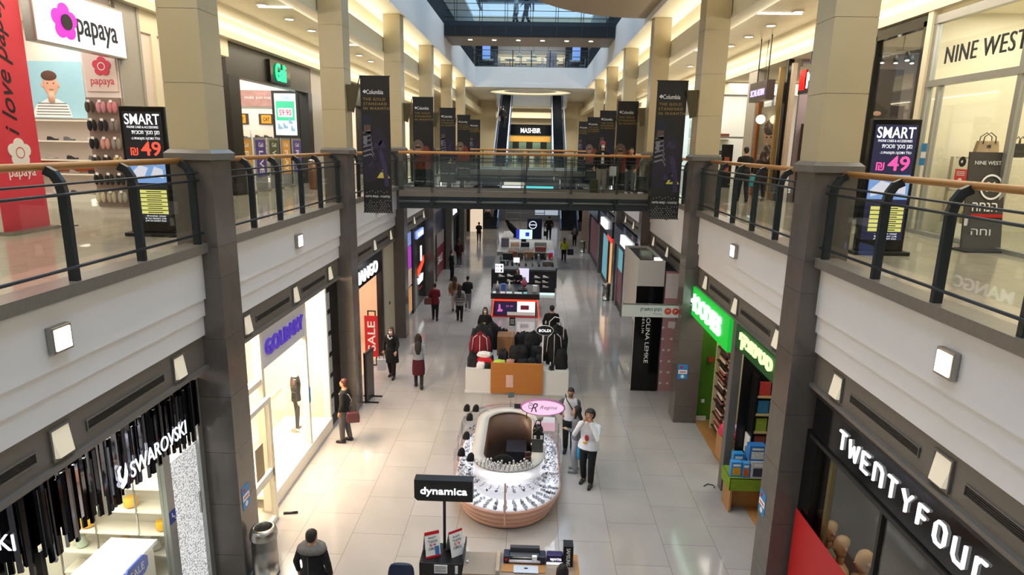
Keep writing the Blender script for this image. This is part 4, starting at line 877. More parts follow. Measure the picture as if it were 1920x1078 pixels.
build(MB().tube([(-4.858, 7.62, 1.77), (-4.858, 7.62, 1.71), (-4.858, 7.66, 1.71), (-4.858, 7.68, 1.66)], .007, 5), 'wheelchair_mark', WINK, o)
t = thing('counter', 'white display counter with a blue SALE plaque in the crystal shop', 'counter', (-5.75, 7.5, 0))
bx('body', WARMW, (-6.1, -5.5, 6.75, 8.08, 0, .94), t); bx('top', mat('white_gloss', '#fbfaf5', .15, var=.01), (-6.15, -5.45, 6.7, 8.12, .94, 1.0), t)
pl = build(MB().prism([(-.25, -.07), (-.17, -.14), (.17, -.14), (.25, -.07), (.25, .07), (.17, .14), (-.17, .14), (-.25, .07)], (-5.4, 7.5, .93), YP, ZP, XP, .03), 'blue_plaque', mat('sale_blue', '#2450c4', .4, var=.02), t)
text('SALE', WINK, (-5.37, 7.5, .93), .3, .11, YP, ZP, .005, pl, 'lettering')
t = thing('glass_cabinet', 'glass shelf unit with yellow gift boxes on the end wall of the crystal shop', 'cabinet', (-6.0, 8.3, 0))
for z in (.35, .7, 1.05, 1.42, 1.8): bx('shelf', WARMW, (-7.0, -5.1, 8.15, 8.46, z-.02, z), t)
for x in (-7.0, -6.4, -5.75, -5.12): bx('upright', CHROME, (x, x+.02, 8.15, 8.17, 0, 2.3), t)
YEL = mat('yellow_box', '#f0b81c', .4, var=.03)
for i, (x, z) in enumerate(((-6.62, 1.052), (-5.45, 1.052), (-5.9, 1.422), (-6.1, .702))): build(MB().lathe([(.05, 0), (.10, .02), (.10, .14), (.05, .16)], (x, 8.3, z), 8), 'gift_box', YEL, None, 'yellow faceted gift box, %s, on the glass shelves of the crystal shop' % ('left', 'right', 'highest', 'lowest')[i], 'box', 'yellow gift boxes')
for i, (x, z, c) in enumerate(((-5.6, .702, '#d9d2c4'), (-6.75, .702, '#cfe0c8'), (-5.3, 1.422, '#e6ded0'), (-6.3, 1.422, '#b9d6b0'))): build(MB().lathe([(.06, 0), (.09, .04), (.05, .14), (.07, .2)], (x, 8.3, z), 12), 'vase', mat('vase_'+c.strip('#'), c, .2), None, ('cream vase on the second shelf', 'pale green vase at the far left', 'ivory vase at the upper right', 'green vase on the upper shelf')[i]+' of the crystal shop', 'vase')
build(MB().lathe([(.03, 0), (.13, .05), (.15, .14), (.14, .14), (.11, .05), (.02, .02)], (-5.9, 6.2, .9), 16), 'glass_bowl', mat('pale_green_glass', '#bfe8bf', .1), None, 'pale green glass bowl in the corner of the crystal shop window', 'bowl')
bx('display_plinth', WARMW, (-6.3, -5.4, 5.6, 6.6, 0, .9), label='white plinth under the green bowl in the shop window', cat='plinth')

# ================================================================== ground left: GOLBARY
gwall(-1, 'fashion_shop', 8.6, 15.0, '#f2e6d8')
struct(MB().box(-9, -4.95, 8.6, 15, -.001, .004), 'floor_fashion_shop', BEIGE)
shop_light('fashion_shop_light', -6.4, 11.8, 3.7, 2.4, 5, 300, (1, .88, .72)); area('fashion_window_light', (-5.3, 11.8, 3.45), .5, 3.6, 820, (1, .68, .44), (0, R(-38), 0))
t = thing('storefront', 'white shop front with violet letters GOLBARY and lit glass window', 'shop front', (-4.8, 12, 0))
bx('sign_panel', mat('sign_panel_grey', '#d9dbe4', .4, var=.02), (-4.9, -4.75, 10.5, 12.72, 2.80, 3.5), t)
text('GOLBARY', mat('violet_letters', '#5a3fc0', emit=.55), (-4.75, 11.57, 3.16), 1.84, .30, YP, ZP, .05, t, 'lettering', .01)
for y in (10.44, 12.64, 14.0): bx('white_post', WARMW, (-4.88, -4.74, y, y+.1, 0, 3.52), t)
bx('white_post', WARMW, (-4.88, -4.74, 9.2, 9.3, 0, 3.52), t); bx('door_head', WARMW, (-4.88, -4.76, 9.3, 10.44, 2.55, 2.66), t)
bx('window_base', WARMW, (-4.9, -4.72, 10.54, 14.08, .004, .28), t); bx('window_floor', mat('white_gloss', '#fbfaf5', .15), (-5.9, -4.9, 10.54, 14.08, .2, .26), t)
pane('glass_pane', (-4.81, -4.804, 10.54, 12.64, .28, 2.80), t); pane('glass_pane', (-4.81, -4.804, 12.74, 14.0, .28, 3.5), t); pane('glass_pane', (-4.83, -4.824, 9.3, 10.44, 2.66, 3.5), t)
bx('display_rail', WARMW, (-5.95, -5.9, 10.54, 14.0, .95, 1.05), t)
st = build(MB().box(-4.735, -4.73, 12.66, 12.74, 1.25, 1.6), 'blue_sticker', mat('sticker_blue', '#2f86c9', .5), t, 'blue sticker')
t = thing('door', 'open white framed glass door of the violet lettered shop', 'door', (-4.6, 9.85, 0))
build(MB().framex(9.4, 10.3, .004, 2.4, -4.62, -4.55, .09).box(-4.62, -4.55, 9.4, 10.3, .9, 1.05), 'frame', WARMW, t); pane('glass_pane', (-4.59, -4.584, 9.49, 10.21, .1, 2.31), t)
bx('handle', CHROME, (-4.55, -4.52, 10.2, 10.23, .8, 1.5), t); bx('notice', mat('brown_notice', '#9a8764', .5), (-4.58, -4.565, 9.6, 9.9, 1.1, 1.7), t)
build(MB().tube([(-4.5, 10.4, .02), (-4.25, 10.45, .02)], .025, 6), 'door_stop', BLACK, None, 'short black bar lying on the floor by the open white door', 'door stop')
t = thing('clothes_rail', 'beige framed rail stand inside the violet lettered shop doorway', 'rack', (-5.3, 10.6, 0))
build(MB().tube([(-5.4, 10.1, .01), (-5.4, 10.1, 1.3), (-5.4, 10.5, 1.35), (-5.4, 10.5, .01)], .025, 6), 'frame', mat('beige_metal', '#cdb892', .4), t)
def mannequin(x, y, z0, rz, label, top, legs, H=1.62, head=False):
    t = thing('mannequin', label, 'mannequin', (x, y, z0)); k = H/1.7; c, s_ = math.cos(rz), math.sin(rz)
    def P(a, b, d): return (x+(a*c-b*s_)*k, y+(a*s_+b*c)*k, z0+d*k)
    def ring(d, rx, ry, oy=0, ox=0): return [P(ox+rx*math.cos(2*math.pi*i/12), oy+ry*math.sin(2*math.pi*i/12), d) for i in range(12)]
    body = mat('mannequin_white', '#efe9df', .3, var=.02)
    m = MB().loft([ring(.86, .15, .1), ring(1.0, .13, .09), ring(1.2, .16, .11), ring(1.38, .18, .09), ring(1.43, .08, .07), ring(1.5, .05, .05), ring(1.56, .05, .05)])
    build(m, 'body', body, t)
    m = MB().loft([ring(.80, .17, .115), ring(1.0, .145, .105), ring(1.2, .175, .125), ring(1.37, .195, .105), ring(1.425, .1, .08)]); build(m, 'top', top, t)
    for s2 in (-1, 1):
        m = MB().tube([P(s2*.19, 0, 1.36), P(s2*.24, -.02, 1.1), P(s2*.22, .05, .86)], [.055*k, .045*k, .035*k], 8); build(m, 'sleeve', top, t)
        build(MB().tube([P(s2*.22, .05, .86), P(s2*.215, .07, .78), P(s2*.21, .08, .70)], [.03*k, .035*k, .012*k], 7), 'hand', body, t)
        build(MB().tube([P(s2*.09, 0, .88), P(s2*.09, .01, .48), P(s2*.09, -.01, .1)], [.085*k, .06*k, .042*k], 8), 'trouser_leg', legs, t)
        build(MB().tube([P(s2*.09, -.02, .1), P(s2*.09, -.01, .04), P(s2*.09, .12, .03)], [.04*k, .04*k, .03*k], 7), 'foot', body, t)
    if head: build(MB().ell(P(0, .01, 1.63), (.075*k, .09*k, .11*k), 12, 8), 'head', body, t)
    build(MB().lathe([(.16, 0), (.16, .015)], (x, y, z0), 16), 'base_plate', CHROME, t); return t
mannequin(-5.3, 13.35, .262, R(-70), 'headless mannequin in black clothes behind the lit glass window', mat('black_cloth', '#19181a', .9, var=.2), mat('black_cloth', '#19181a', .9), 1.6)
build(MB().tube([(-5.0, 12.85, .28), (-5.0, 12.88, .42), (-5.0, 12.96, .42), (-5.0, 12.99, .28)], .01, 5).box(-5.05, -4.95, 12.8, 13.04, 0, .28), 'white_bag', WARMW, None, 'small white bag standing by the black dressed mannequin', 'bag').location.z = .262
t = thing('dark_screen', 'tall black glass panel with pale blotchy pictures between two shops', 'panel', (-4.8, 14.6, 0)); bx('panel', BLACKG, (-4.9, -4.76, 14.12, 14.98, 0, 3.5), t)
for i in range(6): bx('pale_picture', mat('pale_picture', '#9fa3ad', .4, var=.5, scale=14), (-4.76, -4.75, 14.16, 14.34, .3+i*.53, .7+i*.53), t)

# ================================================================== ground left: farther shops
gwall(-1, 'mango_shop', 15.1, 21.43, '#eccdb4'); struct(MB().box(-9, -4.95, 15.1, 21.4, -.001, .004), 'floor_mango_shop', mat('pink_stone_floor', '#d8b9a3', .3))
shop_light('mango_shop_light', -6.6, 18, 3.7, 2.5, 4, 210, (1, .84, .68))
t = thing('storefront', 'black shop front with white letters MANGO beside the second left pillar', 'shop front', (-4.8, 17.9, 0))
bx('fascia', BLACKG, (-4.9, -4.75, 15.65, 19.75, 2.83, 3.54), t); bx('jamb', BLACK, (-4.9, -4.75, 19.45, 19.75, 0, 2.83), t); bx('jamb', BLACK, (-4.9, -4.75, 15.65, 15.8, 0, 2.83), t)
text('MANGO', SIGNW, (-4.75, 17.75, 3.12), 2.5, .36, YP, ZP, .03, t, 'lettering', .012)
struct(MB().box(-4.98, -4.72, 19.8, 21.2, 0, 3.55), 'wall_beige_pier', mat('beige_pier', '#bdb6a3', .5, var=.03)); bx('door_bell', BLACK, (-4.72, -4.70, 20.4, 20.46, 1.5, 1.6), label='small dark bell box on the beige pier', cat='bell box')
t = thing('sale_banner', 'red vertical banner reading SALE in the second shop doorway', 'banner', (-4.86, 18.5, .2))
bx('sheet', mat('sale_red', '#c9202a', .5, var=.03), (-5.07, -4.66, 18.49, 18.51, .3, 1.62), t); text('SALE', WINK, (-4.86, 18.49, .97), .95, .24, ZP, XM, .006, t, 'lettering', .012)
build(MB().frame(-4.98, -4.72, 0, 1.78, 18.52, 18.55, .035), 'black_stand', BLACK, t)
t = thing('poster_stand', 'black framed poster stand at the foot of the second left pillar', 'sign', (-4.25, 15.9, 0))
build(MB().obox((-4.27, 15.85, .72), (.05, .55, 1.38), R(-8)), 'frame', BLACK, t); build(MB().obox((-4.243, 15.853, .75), (.012, .44, 1.15), R(-8)), 'poster', mat('poster_grey', '#4c4744', .5, var=.4), t)
for y in (15.65, 16.08): build(MB().box(-4.5, -3.98, y-.025, y+.025, 0, .03), 'foot', BLACK, t)
gwall(-1, 'panel_shop', 21.5, 27.85, '#caa892'); shop_light('panel_shop_light', -6.6, 24.5, 3.7, 2.5, 4, 110, (1, .85, .7))
t = thing('storefront', 'black shop front with white crown, red arrow and lit lightbox', 'shop front', (-4.8, 26, 0))
bx('panel', BLACKG, (-4.95, -4.76, 25.2, 27.8, 0, 3.54), t); bx('jamb', BLACK, (-4.95, -4.74, 24.75, 25.2, 0, 3.54), t)
bx('lightbox', mat('cool_blue_glow', '#8fa6ef', emit=1.1), (-4.76, -4.70, 25.6, 27.2, 2.95, 3.25), t); text('UOMO', SIGNW, (-4.70, 26.4, 3.1), 1.2, .18, YP, ZP, .02, t, 'lettering', .01)
bx('white_bar', SIGNW, (-4.76, -4.74, 26.65, 26.9, 1.85, 2.5), t)
build(MB().prism([(-.75, -.28), (0, -.14), (.75, .1), (.75, .38), (0, .12), (-.75, 0)], (-4.75, 26.6, 1.6), YP, ZP, XP, .02), 'red_arrow', mat('orange_red_glow', '#ff4a2a', emit=1.1), t)
build(MB().prism([(-.5, 0), (.5, 0), (.62, .3), (.3, .14), (.18, .36), (.0, .16), (-.18, .36), (-.3, .14), (-.62, .3)], (-4.75, 26.5, .95), YP, ZP, XP, .02), 'crown', SIGNW, t)
bx('red_underline', RED, (-4.76, -4.745, 26.1, 26.9, .68, .72), t)
t = thing('lit_display', 'tall glowing display strip with magenta and blue pictures by third left pillar', 'display panel', (-4.8, 23.3, 0))
bx('casing', CHROME, (-4.95, -4.78, 22.2, 24.7, 0, 3.54), t)
for i, (c, z0, z1) in enumerate((('#7d93d8', 2.9, 3.4), ('#b03ac0', 2.0, 2.85), ('#b79a8b', 1.3, 1.95), ('#c78f5e', .2, 1.2))): bx('picture', mat('display_glow_%d' % i, c, emit=.75), (-4.78, -4.76, 22.9, 24.6, z0, z1), t)
gwall(-1, 'renuar_shop', 28.5, 40.7, '#8d8f9a'); shop_light('renuar_light', -6.6, 34, 3.7, 2.5, 6, 60, NEUT)
NAVY = mat('navy_metal_fascia', '#2a3350', .25, metal=.5)
t = thing('storefront', 'dark blue shop front with white letters RENUAR under the footbridge', 'shop front', (-4.8, 33, 0))
bx('fascia', NAVY, (-4.9, -4.72, 28.6, 40.6, 2.4, 3.54), t); text('RENUAR', SIGNW, (-4.72, 37.4, 2.85), 4.2, .42, YP, ZP, .03, t, 'lettering', .012)
for y in (28.6, 30.9, 34.2, 37.6, 40.4): bx('post', BLACK if y != 37.6 else ALU, (-4.9, -4.72, y, y+.25, 0, 2.4), t)
p_ = bx('window_poster', mat('poster_deep_red', '#7c2433', .4, var=.5, scale=2), (-4.86, -4.78, 31.2, 34.1, .1, 1.6), t); bx('window_poster', mat('poster_grey_pink', '#a79b9b', .4, var=.3), (-4.86, -4.78, 31.2, 34.1, 1.6, 2.3), t)
bx('opening_shade_sheet', BLACK, (-5.2, -5.1, 34.4, 40.4, 0, 2.4), t); text('SALE', WINK, (-4.78, 32.6, .9), 1.6, .4, YP, ZP, .01, t, 'poster_lettering')  # black sheet stands in for the shade inside the open front
gwall(-1, 'pink_shop', 41.3, 47.1, '#dccb9a'); shop_light('pink_shop_light', -6.6, 44, 3.7, 2.5, 4, 140, (1, .92, .7))
t = thing('storefront', 'far left shop front with pink window posters', 'shop front', (-4.8, 43, 0))
for y0, y1 in ((41.4, 42.4), (42.6, 44.4)): bx('pink_poster', mat('poster_pink', '#a8475c', .4, var=.25, scale=2), (-4.86, -4.78, y0, y1, .2, 2.5), t)
bx('fascia', BLACK, (-4.9, -4.74, 41.3, 47, 2.6, 3.54), t)
bx('post', BLACK, (-4.9, -4.74, 44.5, 45.6, 0, 2.6), t)
t = thing('lit_poster', 'cream lit poster with a red slanting stripe at the far left', 'poster', (-4.4, 50, 0)); bx('panel', mat('cream_poster_glow', '#f3dcc0', emit=.8), (-4.9, -3.9, 50.0, 50.1, 0, 3.3), t)
build(MB().prism([(-.5, 1.55), (.5, 1.8), (.5, 2.0), (-.5, 1.75)], (-4.4, 50, .2), XP, ZP, YM, .02), 'red_stripe', RED, t)
bx('dark_pier', mat('dark_brown_pier', '#2e2119', .5), (-5.6, -4.95, 49.9, 50.3, 0, 3.6), label='dark brown pier left of the cream lit poster', cat='pier')

# ================================================================== ground right: TWENTYFOUR
gwall(1, 'twentyfour', 2.0, 8.55, '#6b6866'); shop_light('twentyfour_light', 5.6, 6.0, 3.7, 1.6, 4, 42, (1, .86, .66))
t = thing('storefront', 'black shop front with rounded white letters TWENTYFOUR on lower right', 'shop front', (4.1, 5.6, 0))
bx('fascia', BLACKG, (4.07, 4.3, 2.2, 8.42, 2.90, 3.55), t); bx('lower_trim', BLACK, (4.04, 4.3, 2.2, 8.42, 2.84, 2.90), t); bx('jamb', BLACKG, (4.07, 4.3, 8.22, 8.56, 0, 2.9), t); bx('upper_trim', BLACK, (4.05, 4.3, 2.2, 8.42, 3.47, 3.52), t)
for y in (6.62, 4.9): bx('mullion', BLACK, (4.12, 4.2, y, y+.05, 0, 2.84), t)
pane('glass_pane', (4.15, 4.156, 2.3, 8.2, .05, 2.84), t); bx('gold_post', mat('dull_gold', '#9c8a63', .4, metal=.4), (4.22, 4.27, 8.02, 8.1, 0, 2.84), t)
STK = {'T': ([[(0, 1), (1, 1)], [(.5, 1), (.5, 0)]], .8), 'W': ([[(0, 1), (.22, 0), (.5, .75), (.78, 0), (1, 1)]], 1.05), 'E': ([[(1, 1), (0, 1), (0, 0), (1, 0)], [(0, .5), (.8, .5)]], .7), 'n': ([[(0, 0), (0, 1)], [(0, 1), (.7, 1), (1, .8), (1, 0)]], .8),
       'Y': ([[(0, 1), (.5, .48), (1, 1)], [(.5, .48), (.5, 0)]], .85), 'F': ([[(1, 1), (0, 1), (0, 0)], [(0, .5), (.8, .5)]], .65), 'O': ([[(.25, 1), (.75, 1), (1, .8), (1, .2), (.75, 0), (.25, 0), (0, .2), (0, .8), (.25, 1)]], .75), 'u': ([[(0, 1), (0, .2), (.25, 0), (1, 0)], [(1, 1), (1, 0)]], .75), 'r': ([[(0, 0), (0, 1)], [(0, .7), (.4, 1), (1, 1)]], .6)}
for i, ch in enumerate('TWEnTYFOur'):
    y = 7.56-.282*i; h = .225; ww = STK[ch][1]*.2; m = MB()
    for path in STK[ch][0]: m.tube([(4.055, y-(a-.5)*ww, 3.085+b*h) for a, b in path], .02, 6)
    build(m, 'letter', SIGNW, t)
t = thing('window_poster', 'large red window poster with a grey shape below TWENTYFOUR', 'poster', (4.02, 7, 0)); bx('sheet', mat('window_red', '#b81f24', .45, var=.03), (4.02, 4.035, 5.3, 8.5, .0, 1.66), t)
build(disc(MB(), (4.019, 6.75, 1.3), YM, ZP, .16, .006, ry=.3), 'grey_shape', mat('print_grey', '#a9a6a8', .5), t)
SKINM = mat('mannequin_skin', '#d9ab7c', .4, var=.05)
for i, (x, y, zt) in enumerate(((4.44, 8.26, 1.62), (4.44, 7.9, 1.62), (4.42, 7.3, 1.82))):
    t = thing('mannequin', '%s bald skin-coloured mannequin head from the pillar behind the red poster' % ORD[i], 'mannequin', (x, y, 0), 'mannequins behind the red poster')
    m = MB()
    loops = []
    for z, r, ox in ((0, .06, 0), (.06, .075, .02), (.12, .085, .03), (.2, .095, .01), (.26, .085, 0), (.3, .05, 0), (.315, .012, 0)): loops.append([(x+ox*-1+r*1.12*math.cos(2*math.pi*q/14), y+r*.86*math.sin(2*math.pi*q/14), zt-.315+z) for q in range(14)])
    m.loft(loops).tube([(x, y, zt-.45), (x, y, zt-.25)], .05, 10).tube([(x-.1, y, zt-.17), (x-.125, y, zt-.19), (x-.1, y, zt-.2)], [.012, .02, .012], 6)
    m.ell((x+.01, y-.085, zt-.17), (.025, .012, .035), 8, 5).ell((x+.01, y+.085, zt-.17), (.025, .012, .035), 8, 5); build(m, 'head', SKINM, t)
    m = MB(); m.loft([[(x+rx*math.cos(2*math.pi*q/14), y+ry*math.sin(2*math.pi*q/14), z) for q in range(14)] for rx, ry, z in ((.13, .17, .8), (.1, .13, 1.0), (.12, .17, zt-.6), (.1, .2, zt-.48), (.06, .08, zt-.43))]); build(m, 'torso', (mat('sage_cloth', '#8f9a80', .8), SKINM, SKINM)[i], t)
    m = MB()
    for s_ in (-.08, .08): m.tube([(x, y+s_, .85), (x, y+s_, .45), (x, y+s_, .02)], [.08, .06, .045], 10)
    build(m, 'legs', BLACK, t)
build(MB().tube([(4.0, 5.95, 1.6), (3.97, 5.93, 2.0), (3.99, 5.85, 2.32), (4.02, 5.78, 2.4)], .02, 8).cyl((4.0, 5.95, 1.6), (4.1, 5.95, 1.6), .015, 6).cyl((4.02, 5.78, 2.4), (4.1, 5.78, 2.4), .015, 6), 'door_pull', CHROME, None, 'curved steel door pull on the black glass front', 'door handle')

# ================================================================== ground right: green shops
gwall(1, 'green_shop', 8.65, 15.3, '#4d7d1c', -8.0); struct(MB().box(4.3, 7.35, 8.65, 15.24, -.001, .004), 'floor_green_shop', wood('oak_floor', '#a8743f', '#bd8a52', .35, 1.2))
struct(MB().box(4.06, 4.34, 15.2, 15.28, .004, 3.55), 'wall_green_return', mat('gwall_4d7d1c', '#4d7d1c'))
struct(MB().box(4.08, 4.6, 15.17, 15.2, .004, .12), 'baseboard_green', WARMW)
shop_light('green_shop_light', 5.4, 13.6, 3.7, 1.6, 2.2, 75, (1, .92, .8))
GLOW = mat('green_sign_glow', '#18c43c', emit=.75); LIME = mat('lime_letter_glow', '#c6ff9e', emit=1.6); DKG = mat('deep_green', '#0c5a1e', emit=.25)
t = thing('shop_sign', 'bright green lightbox with glaring white letters HOODIES', 'sign', (4.0, 13.7, 2.84))
bx('box', GLOW, (3.96, 4.12, 12.1, 15.28, 2.86, 3.56), t); text('HOODIES', mat('glaring_white_glow', '#dcfff0', emit=3), (3.96, 13.85, 3.22), 2.5, .42, YM, ZP, .03, t, 'lettering', .03)
t = thing('shop_sign', 'dark green fascia with glowing lime Hebrew letters beside the right pillar', 'sign', (4.0, 10.6, 3.1))
bx('fascia', DKG, (3.98, 4.12, 9.2, 11.72, 3.12, 3.56), t); text('סטימצקי'[::-1], LIME, (3.98, 10.62, 3.34), 1.6, .30, YM, ZP, .04, t, 'hebrew_lettering', .012)
struct(MB().box(4.0, 4.16, 11.76, 11.98, 0, 3.55), 'wall_grey_divider', mat('grey_metal_divider', '#6f6d6a', .4, metal=.3))
struct(MB().box(4.2, 7.3, 11.75, 11.8, 0, 3.6), 'wall_black_divider', BLACK)
bx('fire_call_point', mat('call_red', '#b5452f', .5), (4.52, 4.66, 15.12, 15.2, 1.6, 1.72), label='small red fire call point on the green wall', cat='call point')
bx('power_socket', WHITEP, (4.44, 4.52, 15.15, 15.2, .5, .58), label='small white socket low on the green wall', cat='socket')
t = thing('shelf_unit', 'tall cream-edged shelf unit full of folded clothes under the green sign', 'shelf', (4.8, 14.1, 0))
for y in (13.42, 14.74): bx('side_panel', mat('cream_panel', '#e8d9b0', .5), (4.58, 4.98, y, y+.03, .004, 2.75), t)
bx('back_panel', DW, (4.96, 4.98, 13.45, 14.74, .004, 2.75), t)
zs = [.12+.34*k for k in range(7)]
for z in zs: bx('shelf', DW, (4.6, 4.96, 13.45, 14.74, z-.025, z), t)
HC = ['#3a2a2a', '#e8d8cc', '#1e1c20', '#c98f7a', '#5c3a33', '#f0e6dc', '#2b2b33', '#b86a5a']
for k, z in enumerate(zs):
    for j, y in enumerate((13.75, 14.4)): folded(4.78, y, z+.003, 5, 'in the %s stack, %s shelf under the green sign' % (('near', 'far')[j], ('lowest', 'second', 'third', 'fourth', 'fifth', 'sixth', 'top')[k]), 'clothes under the green sign', .3, .46, HC, .052)
t = thing('wooden_crate', 'pale wooden display crate below the pink clothes', 'crate', (4.55, 13.1, 0)); LW = wood('light_wood', '#b07c46', '#c4925a')
build(MB().box(4.32, 4.86, 12.85, 13.35, .004, .58), 'box', LW, t, bevel=.008)
t = thing('wooden_crate', 'lower wooden crate in front, beside the grey divider', 'crate', (4.6, 12.45, 0)); build(MB().box(4.36, 4.86, 12.3, 12.75, .004, .36), 'box', wood('light_wood', '#b07c46', '#c4925a'), t, bevel=.008)
def crumple(x, y, z, rx, ry, h, c, name, label, cat, seed=1, group=None):
    r_ = random.Random(seed); m = MB(); loops = []; ph = [r_.uniform(0, 6) for _ in range(4)]; n = 26
    for i in range(10):
        q = i/9; rad = 1-.16*q**1.5 if q < .75 else .9*math.sqrt(max(0.02, 1-((q-.72)/.30)**2)); zz = h*(q if q < .8 else .8+.2*math.sin((q-.8)/.2*1.57))
        L = []
        for k in range(n):
            a = 2*math.pi*k/n; ca, sa = math.cos(a), math.sin(a); se = (abs(ca)**4+abs(sa)**4)**-.25
            wv = 1+.05*math.sin(5*a+ph[0]+3*q)+.045*math.sin(9*a+ph[1]-5*q)+.05*math.sin(3*a+ph[2]+9*q)+r_.uniform(-.025, .025)
            L.append((x+rx*rad*ca*se*wv, y+ry*rad*sa*se*wv, z+max(0, zz+(h*.07*math.sin(4*a+ph[3]+7*q)+h*.05*r_.uniform(-1, 1) if i > 1 else 0))))
        loops.append(L)
    m.loft(loops); return build(m, name, mat('cloth_'+c.strip('#'), c, .9, var=.15, scale=15), None, label, cat, group)
crumple(4.47, 13.17, .585, .14, .15, .24, '#d83a5e', 'sweatshirt', 'bright pink crumpled sweatshirt on the wooden crate', 'garment', 1)
crumple(4.74, 13.17, .585, .1, .14, .2, '#c9a7d8', 'sweatshirt', 'lilac crumpled sweatshirt beside the bright pink one', 'garment', 2)
crumple(4.58, 12.93, .585, .14, .06, .12, '#b8283f', 'sweatshirt', 'crimson folded sweatshirt in front of the bright pink one', 'garment', 4)
crumple(4.6, 12.5, .365, .2, .18, .16, '#5b5a60', 'sweatshirt', 'dark grey clothes heap on the lower wooden crate', 'garment', 3)
# book shop
t = thing('bookcase', 'narrow black bookcase facing out behind the toy table', 'bookcase', (4.62, 11.6, 0))
zs = (.35, .72, 1.09, 1.46, 1.83, 2.2)
for z in zs: bx('shelf', mat('tan_shelf', '#b8a679', .4), (4.42, 4.95, 11.45, 11.74, z-.03, z), t)  # tan shelf boards in one even colour
bx('side_panel', BLACK, (4.38, 4.42, 11.45, 11.74, 0, 2.6), t); bx('back_panel', BLACK, (4.42, 4.95, 11.735, 11.745, 0, 2.6), t)
for k, z in enumerate(zs):
    for j, x in enumerate((4.46, 4.70)):
        c = [['#7a2a22', '#c2b49a'], ['#8a4b2f', '#caa24a'], ['#9a4f3e', '#d8cbb8'], ['#8fa33a', '#4f5a2a'], ['#2f6f9a', '#a9c9d8'], ['#b03a34', '#332a2c']][k][j]
        bx('book', mat('book_'+c.strip('#'), c, .5, var=.3, scale=20), (x, x+.21, 11.5, 11.56, z+.003, z+.27), label='%s face-out book on the %s shelf of the narrow bookcase' % (('left', 'right')[j], ('lowest', 'second', 'third', 'fourth', 'fifth', 'top')[k]), cat='book', group='face-out books')
shop_light('book_shop_light', 5.2, 10.6, 3.7, 1.5, 1.4, 22, (1, .9, .75))
bx('notice_card', WINK, (4.355, 4.378, 11.46, 11.72, .95, 1.35), label='white notice card on the side of the narrow black bookcase', cat='notice')
t = thing('display_table', 'wooden table with lime cloth carrying toy boxes by the right pillar', 'table', (4.25, 11.25, 0))
for x0, x1 in ((3.92, 3.96), (4.56, 4.6)): bx('side_panel', LW, (x0, x1, 10.98, 11.42, 0, .7), t)
bx('back_panel', LW, (3.96, 4.56, 11.2, 11.24, 0, .7), t); bx('top', LW, (3.90, 4.62, 10.95, 11.44, .7, .74), t)
build(MB().box(3.88, 4.64, 10.92, 11.44, .742, .75).box(3.88, 4.64, 10.92, 10.94, .5, .75).box(3.87, 3.89, 10.92, 11.44, .5, .75), 'cloth', mat('lime_cloth', '#7f9a24', .8, var=.2, scale=8), t)
TB = ['#2f7fc4', '#e4e6ea', '#3a9ad0', '#d8602c', '#f2c22e']
for i, (x, y, z, sx, sy, sz, c, c2, lb) in enumerate(((4.0, 11.05, .752, .2, .12, .3, '#3f8fd0', '#f0a02c', 'blue toy box with orange picture, leftmost on the lime table'), (4.17, 11.02, .752, .12, .12, .3, '#4a9bd8', '#d8602c', 'pale blue toy box, second from left on the lime table'), (4.42, 11.05, .752, .32, .2, .34, '#c9cbd2', '#3a3f55', 'large white toy box with dark pictures on the lime table'),
        (4.36, 11.08, 1.095, .3, .18, .3, '#2c6fb8', '#d9e3ea', 'blue toy box lying on top of the large white one'), (4.1, 11.28, .752, .2, .14, .36, '#2a86c0', '#7fd0e8', 'blue toy box behind the leftmost boxes'), (4.4, 11.3, .752, .3, .14, .46, '#3a7fae', '#e8e0d0', 'tall blue box at the back of the lime table'))):
    t = thing('toy_box', lb, 'toy box', (x, y, z)); build(MB().box(x-sx/2, x+sx/2, y-sy/2, y+sy/2, z, z+sz), 'carton', mat('toy_'+c.strip('#'), c, .4), t)
    bx('picture', mat('toypic_'+c2.strip('#'), c2, .4, var=.5, scale=30), (x-sx*.38, x+sx*.38, y-sy/2-.003, y-sy/2, z+sz*.12, z+sz*.62), t); bx('title_strip', WINK, (x-sx*.35, x+sx*.35, y-sy/2-.003, y-sy/2, z+sz*.72, z+sz*.86), t)
build(MB().tube([(3.7, 11.9, .012), (3.8, 12.0, .012), (3.92, 11.95, .012), (3.9, 11.85, .012)], .012, 6), 'cable_loop', BLACK, None, 'short loop of black cable on the floor by the toy table', 'cable')

# ================================================================== ground right: pop-up, unfinished wall and farther shops
t = thing('popup_kiosk', 'tall white and black pop-up box with CAROLINA LEMKE BERLIN in vertical letters', 'kiosk', (3.33, 18.4, 0))
PG = mat('pale_grey_panel', '#bfbdbb', .5, var=.04)
bx('body', PG, (2.97, 3.69, 17.12, 19.75, 0, 3.72), t); bx('black_front', BLACKG, (2.96, 3.70, 17.09, 17.12, 0, 3.08), t); bx('white_front', mat('white_front_panel', '#c9c7c5', .5, var=.03), (2.96, 3.70, 17.09, 17.12, 3.08, 3.8), t)
build(MB().box(2.97, 3.02, 17.12, 19.75, 3.72, 3.8).box(3.64, 3.69, 17.12, 19.75, 3.72, 3.8).box(2.97, 3.69, 19.7, 19.75, 3.72, 3.8), 'parapet', PG, t); bx('dark_top', BLACK, (3.02, 3.64, 17.15, 19.7, 3.72, 3.73), t)
text('CAROLINA LEMKE', WINK, (3.34, 17.09, 1.72), 1.75, .115, (0, 0, -1), XP, .01, t, 'lettering', .002); text('BERLIN', WINK, (3.2, 17.09, 1.98), .5, .06, (0, 0, -1), XP, .01, t, 'small_lettering', spacing=1.4)
